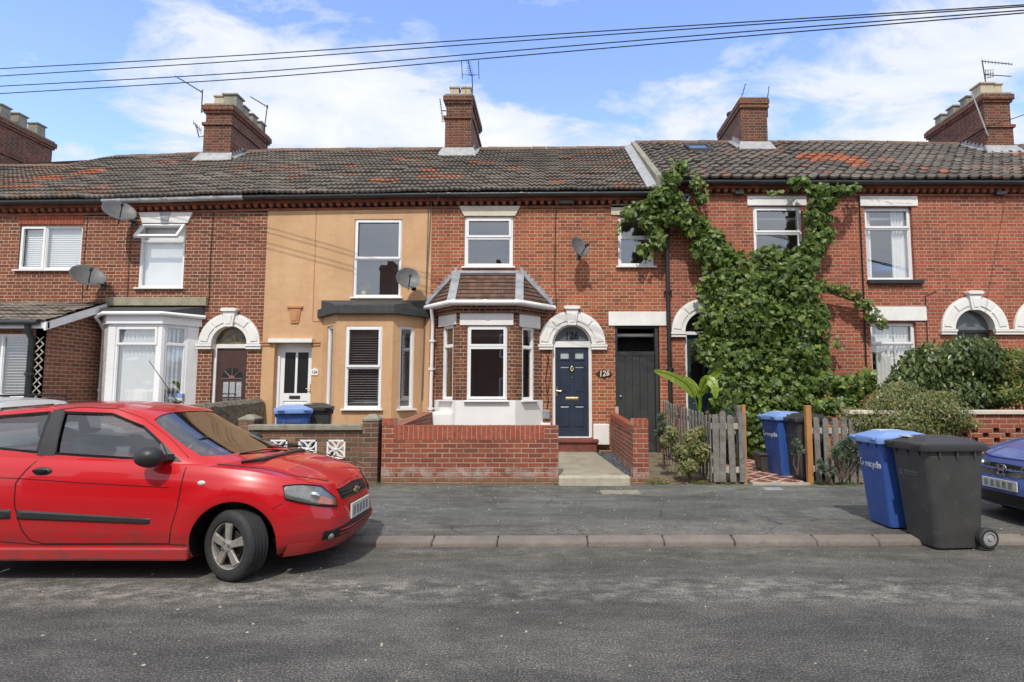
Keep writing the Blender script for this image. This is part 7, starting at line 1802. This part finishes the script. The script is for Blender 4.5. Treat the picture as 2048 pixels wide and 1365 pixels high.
mb = MB(); bl = [B_(*q, .4) for q in ((2030,750,36,50,10.7),(2080,745,50,60,10.7),(2020,710,20,18,10.8),(2020,790,40,26,10.6),(2100,790,60,30,10.6))]
blob_leaves(mb, bl, 4200, .06, 'oval', droop=.1, shell=.35)
mb.build('foliage', MC['leaf_privet'], S2)
mb = MB()
for k in range(8): mb.tube([at(2050, 900, 10.6), at(2000+15*k, 740, 10.6)], [.02, .006], 5)
mb.build('stem', MC['stem'], S2)
# shrub by the picket fence
S3 = thing('garden_shrub', 'small yellow-green shrub in front of the left picket fence', 'shrub', (at(1380, 950, 9.7).x, 9.7, .15), 'front garden shrubs')
mb = MB(); bl = [B_(*q, .18) for q in ((1385,880,24,22,9.5),(1400,905,22,24,9.45),(1365,905,20,22,9.5),(1345,870,16,18,9.8),(1375,935,24,16,9.4),(1400,865,14,12,9.5),(1330,885,10,14,9.9))]
blob_leaves(mb, bl, 2300, .055, 'oval', droop=.2, shell=.3, tone=(.2, 1)); mb.build('foliage', MC['leaf_fine'], S3)
mb = MB()
for k in range(12): mb.tube([at(1380, 958, 9.6), at(1340+6*k, 870+rnd.uniform(0,40), 9.6)], [.012, .004], 5)
mb.build('stem', MC['stem'], S3)
S3b = thing('garden_shrub', 'low scrambling plant growing between the pickets left of the tiled path', 'shrub', (at(1465, 950, 9.6).x, 9.65, .15), 'front garden shrubs')
mb = MB(); bl = [B_(*q, .12) for q in ((1470,870,14,20,9.65),(1455,900,22,26,9.65),(1475,925,14,18,9.6),(1440,940,18,12,9.55))]
blob_leaves(mb, bl, 900, .055, 'oval', droop=.3, shell=.3); mb.build('foliage', MC['leaf_dark'], S3b)
# blue-grey spurge clumps
def spurge(lab, spots, Y, base):
    r = thing('spurge_plant', lab, 'plant', (at(*base, Y).x, Y, .14), 'blue-grey spurge clumps'); mb = MB(); sm_ = MB()
    for px, py, rp in spots:
        c = at(px, py, Y+rnd.uniform(-.08, .08)); rr = rp/FPX*Y; b = at(base[0]+rnd.uniform(-6, 6), base[1], Y); sm_.tube([b, b.lerp(c, .5)+rv(.02), c], [.008, .008, .006], 5)
        for _ in range(90):
            d = rv().normalized(); leaf(mb, c+d*rr*.6, d.cross(rv()).normalized(), d, rr*.95, 'lance', rnd.uniform(.05, 1))
    mb.build('foliage', MC['leaf_blue'], r); sm_.build('stem', MC['stem'], r)
spurge('blue-grey spurge clump in front of the right picket fence', [(1672,905,12),(1690,890,12),(1700,912,12),(1712,898,10),(1685,930,8),(1662,940,9),(1645,938,9),(1700,880,9),(1640,925,8),(1720,920,9)], 9.2, (1685, 958))
spurge('blue-grey spurge clump between the orange post and black bin on the path', [(1592,885,8),(1600,900,9),(1590,905,7)], 9.25, (1596, 950))
spurge('blue-grey spurge stems at the far end of the depth fence near the passage gate', [(1322,835,8),(1326,852,9),(1318,866,8),(1335,860,8),(1328,880,7)], 10.6, (1328, 930))
spurge('silvery-leaved plant rising behind the left gate pickets', [(1452,822,9),(1466,818,9),(1460,832,8),(1440,835,8),(1472,828,6)], 9.75, (1458, 930))
# dry flower heads
r = thing('dry_flowers', 'brown dried flower stems beside the picket fence', 'plant', (at(1338, 900, 10.2).x, 10.2, .2)); mb = MB(); sm_ = MB()
for px, py in ((1330,828),(1336,836),(1352,830),(1357,842),(1345,850),(1415,825),(1422,832)):
    Y = 10.0; c = at(px, py, Y); b = at(px*.7+1345*.3, 930, Y); sm_.tube([b, c], .005, 4)
    mb = MB()
    for _ in range(26): leaf(mb, c+rv(.014), rv(), rv(), .04, 'small', rnd.uniform(.05, 1))
    mb.build('flower_head', MC['leaf_dry'], r)
sm_.build('stem', MC['stem'], r)
# banana plant
r = thing('banana_plant', 'young banana plant with four bright green leaves beside the picket fence', 'banana plant', (at(1398, 830, 10.9).x, 10.9, .2))
def bleaf(pts, wid, lab=None):
    P3 = [at(*p) for p in pts]; Q = []
    for i in range(len(P3)-1):
        p0, p1, p2, p3 = P3[max(0, i-1)], P3[i], P3[i+1], P3[min(len(P3)-1, i+2)]
        for j in range(7): t = j/7; Q.append(0.5*((2*p1)+(p2-p0)*t+(2*p0-5*p1+4*p2-p3)*t*t+(3*p1-p0-3*p2+p3)*t**3))
    Q.append(P3[-1]); n = len(Q)-1; mb = MB(); V = []
    for i, q in enumerate(Q):
        f = i/n; d = (Q[min(n, i+1)]-Q[max(0, i-1)]).normalized(); s_ = d.cross(Vector((0, -1, .25))).normalized()
        w_ = 0.004 if f < .22 else wid*math.sin(PI*((f-.22)/.78)**.75)**.6*(1+.05*math.sin(i*2.3)); w_ = max(w_, .003); dn = Vector((0, -.06, -.12))*w_*3
        V += [q+s_*w_+dn*.8, q, q-s_*w_+dn*.8]
    mb.mesh(V, [(3*i+k, 3*i+3+k, 3*i+4+k, 3*i+1+k) for i in range(n) for k in (0, 1)], a=0)
    for i in range(len(mb.att)): mb.att[i] = .25+.5*rnd.random()*((i//2) % 2)+.1
    mb.build('leaf', MC['leaf_banana'], r, smooth=False)
    m2 = MB(); m2.tube([q+Vector((0,-.006,0)) for q in Q], [.014*(1-i/n*.8) for i in range(n+1)], 6); return m2
mm = [bleaf([(1396,825,10.9),(1388,792,10.85),(1372,768,10.8),(1340,750,10.7),(1307,741,10.6)], .10), bleaf([(1400,820,10.9),(1402,790,10.9),(1415,762,10.8),(1435,745,10.7),(1443,735,10.6)], .07), bleaf([(1400,825,10.9),(1396,785,10.9),(1385,765,10.95),(1368,752,11.0)], .05), bleaf([(1402,815,10.9),(1403,780,10.85),(1414,758,10.75),(1428,770,10.65),(1431,798,10.6)], .10)]
for m2 in mm: m2.build('leaf_rib', MC['leaf_banana'], r)
mb = MB(); mb.tube([at(1402, 900, 10.9), at(1400, 840, 10.9), at(1399, 800, 10.9)], [.05, .04, .02], 10); mb.build('stem', MC['leaf_banana'], r, smooth=True)
# ground cover and litter
mb = MB()
for _ in range(1500):
    px = rnd.choice([rnd.uniform(1300, 1425), rnd.uniform(1300, 1500), rnd.uniform(1625, 1725)]); y = rnd.uniform(9.28, 9.9); x = (px-CX)/FPX*(y-.1); p = Vector((x, y, .13+.02*rnd.random())); leaf(mb, p, Vector((0,0,1))+rv(.3), rv(), rnd.uniform(.015, .045), 'small', rnd.random()*.99+.01)
o = mb.build('leaf_litter', MC['leaf_dry']); o['kind'] = 'stuff'; tag(o, 'dry leaves and litter scattered on the bare soil by the fences', 'leaf litter')
mb = MB()
for (px, y, h_) in ((1320,9.33,.06),(1322,9.36,.05),(1410,9.33,.07),(1450,9.3,.05),(1395,9.34,.08),(1640,9.3,.07),(1700,9.32,.08),(1675,9.3,.06),(1245,9.3,.05),(1770,9.3,.07),(760,9.33,.05),(1120,9.33,.04),(1305,9.35,.09),(1840,9.32,.06)):
    x = (px-CX)/FPX*(y-.1)
    for _ in range(60):
        b = Vector((x+rnd.gauss(0,.05), y+rnd.gauss(0,.02), .11)); t = b+Vector((rnd.gauss(0,.03), rnd.gauss(-.01,.02), rnd.uniform(.3,1)*h_*1.2)); s_ = Vector((.006,0,0)); mb.face([b-s_, b+s_, t], a=rnd.random()*.9+.05)
o = mb.build('weeds', MC['leaf_vine']); o['kind'] = 'stuff'; tag(o, 'small weeds growing along the back edge of the pavement', 'weeds')
mb = MB()
for _ in range(1700):
    t = rnd.random(); y = 9.62+2.85*rnd.random(); xe = xr_+(.93-xr_)*(y-9.42)/3.08; x = xe+.02+rnd.random()*(xw-.06-xe); s_ = rnd.uniform(.012, .03); c = Vector((x, y, .22+.02*(y-9.6)+rnd.uniform(0, .012))); a, b = rv().normalized()*s_, rv().normalized()*s_
    mb.hexa([c-a-b, c+a-b, c+a+b, c-a+b], [c-a*.7-b*.7+Vector((0,0,s_*.7)), c+a*.7-b*.7+Vector((0,0,s_*.7)), c+a*.7+b*.7+Vector((0,0,s_*.7)), c-a*.7+b*.7+Vector((0,0,s_*.7))])
o = mb.build('slate_chippings', MC['slate_chip']); o['kind'] = 'stuff'; tag(o, 'dark slate chippings between the concrete path and the right brick wall', 'chippings')
mb = MB()
for _ in range(420):
    y = rnd.choice([rnd.uniform(6.35, 9.2), rnd.uniform(3.0, 6.0), rnd.uniform(8.4, 9.3)]); x = rnd.uniform(-2.2, 7) if y > 6 else rnd.uniform(-5, 6); z = (.083+.042*(y-6.26)/3.14) if y > 6.3 else .003; s_ = rnd.uniform(.003, .010); c = Vector((x, y, z)); mb.hexa([c+Vector((-s_,-s_,0)), c+Vector((s_,-s_*.6,0)), c+Vector((s_,s_,0)), c+Vector((-s_*.5,s_,0))], [c+Vector((-s_*.5,-s_*.5,s_*.7)), c+Vector((s_*.5,-s_*.3,s_*.7)), c+Vector((s_*.5,s_*.5,s_*.6)), c+Vector((-s_*.3,s_*.4,s_*.7))])
o = mb.build('grit', MC['concrete_pale']); o['kind'] = 'stuff'; tag(o, 'pale grit and crumbs scattered over the pavement and road', 'grit')
# ------------------------------------------------------------------ terrace across the street (seen reflected in the windows)
far0 = None
for k in range(5):
    x0 = -18.4+7.2*k; r = thing('brick_house', 'terraced house across the street behind the viewer, seen only as a reflection in the windows', 'house', (x0+3.6, -10.5, 0), 'houses across the street')
    mb = MB(); mb.box(x0, x0+7.2, -17, -10.5, 0, 5.6); mb.build('wall', MC['far_brick'], r)
    mb = MB(); mb.prism([(-17.2, 5.55), (-10.3, 5.55), (-13.7, 8.0)], x0, x0+7.2, lambda a, b, c: (b, a, c)); ro = mb.build('roof', MC['far_roof'], r)
    mb = MB(); mb.box(x0+.0, x0+.8, -14.6, -12.6, 6.8, 9.9); mb.box(x0-.05, x0+.85, -14.65, -12.55, 9.55, 9.75)
    for q in range(4): mb.box(x0+.45, x0+.7, -12.95-.5*q, -12.7-.5*q, 9.9, 10.3)
    mb.build('chimney', MC['far_brick'], ro)
    for (a, b, c, d) in ((1.0, 2.1, .9, 2.4), (1.0, 2.1, 3.6, 5.0), (4.8, 5.9, .9, 2.4), (4.8, 5.9, 3.6, 5.0)):
        mb = MB(); mb.box(x0+a, x0+b, -10.5, -10.44, c, d); w_ = mb.build('window', MC['upvc'], r); mb = MB(); mb.box(x0+a+.08, x0+b-.08, -10.44, -10.43, c+.08, d-.08); mb.build('glass_pane', MC['fan_grey'], w_)
    mb = MB(); mb.box(x0+2.9, x0+3.8, -10.5, -10.44, .1, 2.2); mb.build('door', MC['navy'], r)
# ------------------------------------------------------------------ sky, sun, camera
w = bpy.data.worlds.new('World'); sc.world = w; w.use_nodes = True; nt = w.node_tree; nt.nodes.clear()
EL, AZ = R(52), R(9)      # light travels towards +Y and slightly +X
g = G.__new__(G); g.t = nt
sky = g.n('ShaderNodeTexSky', sky_type='NISHITA', sun_disc=False, sun_elevation=EL, sun_rotation=PI+AZ, altitude=30, air_density=1.0, dust_density=0.3, ozone_density=2.5)
dirv = g.n('ShaderNodeTexCoord').outputs['Generated']
s = g.n('ShaderNodeSeparateXYZ', {0: dirv})
den = g.m_('ADD', g.m_('MAXIMUM', s.outputs[2], 0.0), 0.22)
pv = g.n('ShaderNodeCombineXYZ', {0: g.m_('DIVIDE', s.outputs[0], den), 1: g.m_('DIVIDE', s.outputs[1], den), 2: 0.0}).outputs[0]
base = g.n('ShaderNodeTexNoise', {'Vector': g.scale(pv, 1.0, 1.5, 1), 'Scale': 3.0, 'Detail': 10.0, 'Roughness': 0.62, 'Distortion': 0.35}).outputs['Fac']
def blob(px, py, rx, ry, amt):
    d = ray(px, py).normalized(); e = ray(px+rx, py).normalized(); f = ray(px, py-ry).normalized()
    wx = (e-d).length; wy = (f-d).length
    hx = Vector((d.y, -d.x, 0)).normalized(); up = hx.cross(d).normalized()
    dd = g.n('ShaderNodeVectorMath', {0: dirv, 1: tuple(d)}, operation='SUBTRACT').outputs[0]
    a = g.m_('DIVIDE', g.n('ShaderNodeVectorMath', {0: dd, 1: tuple(hx)}, operation='DOT_PRODUCT').outputs['Value'], wx)
    b = g.m_('DIVIDE', g.n('ShaderNodeVectorMath', {0: dd, 1: tuple(up)}, operation='DOT_PRODUCT').outputs['Value'], wy)
    r2 = g.m_('ADD', g.m_('MULTIPLY', a, a), g.m_('MULTIPLY', b, b))
    return g.m_('MULTIPLY', g.m_('EXPONENT', g.m_('MULTIPLY', r2, -1.0)), amt)
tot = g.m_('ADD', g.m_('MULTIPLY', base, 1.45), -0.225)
tot = g.m_('ADD', tot, g.rf(s.outputs[1], 0.15, -0.35, 0, 0.45))  # unseen cloud added behind the camera to whiten the blue ambient light
tot = g.m_('ADD', tot, g.rf(s.outputs[2], 0.55, 0.80, 0, 0.35))  # more cloud added overhead, above the frame, to neutralise the sky fill
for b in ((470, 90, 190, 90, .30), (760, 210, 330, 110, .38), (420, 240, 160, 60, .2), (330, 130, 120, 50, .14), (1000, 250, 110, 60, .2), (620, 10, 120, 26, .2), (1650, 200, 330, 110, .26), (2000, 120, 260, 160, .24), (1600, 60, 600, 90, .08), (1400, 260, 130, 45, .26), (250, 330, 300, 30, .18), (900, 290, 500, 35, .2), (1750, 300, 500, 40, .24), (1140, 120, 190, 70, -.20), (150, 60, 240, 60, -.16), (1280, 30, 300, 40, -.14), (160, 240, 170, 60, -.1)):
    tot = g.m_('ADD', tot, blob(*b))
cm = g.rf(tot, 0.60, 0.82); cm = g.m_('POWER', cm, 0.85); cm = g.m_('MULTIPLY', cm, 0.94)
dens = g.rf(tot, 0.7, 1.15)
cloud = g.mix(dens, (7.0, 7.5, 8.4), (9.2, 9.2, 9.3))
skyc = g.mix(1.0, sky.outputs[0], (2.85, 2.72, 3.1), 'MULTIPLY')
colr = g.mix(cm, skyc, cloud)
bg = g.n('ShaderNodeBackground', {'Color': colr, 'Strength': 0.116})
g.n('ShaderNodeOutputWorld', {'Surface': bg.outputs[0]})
L = bpy.data.lights.new('sun', 'SUN'); L.energy = 3.35; L.angle = R(0.55); L.color = (1.0, 0.95, 0.86)
so = bpy.data.objects.new('sun', L); col.objects.link(so)
dv = Vector((math.sin(AZ)*math.cos(EL), math.cos(AZ)*math.cos(EL), -math.sin(EL)))
so.rotation_euler = dv.to_track_quat('-Z', 'Y').to_euler()
cam = bpy.data.cameras.new('camera'); co = bpy.data.objects.new('camera', cam); col.objects.link(co)
co.location = CAM; co.rotation_euler = (PI/2+TH, 0, 0); cam.sensor_width = 36; cam.lens = FPX/2048*36; cam.shift_x = (1024-CX)/2048; cam.clip_end = 2000; cam.clip_start = 0.05
sc.camera = co
sc.view_settings.view_transform = 'Standard'; sc.view_settings.look = 'None'; sc.view_settings.exposure = 0.0; sc.view_settings.gamma = 1.0
sc.cycles.max_bounces = 6; sc.cycles.transparent_max_bounces = 10; sc.cycles.glossy_bounces = 3; sc.cycles.diffuse_bounces = 3
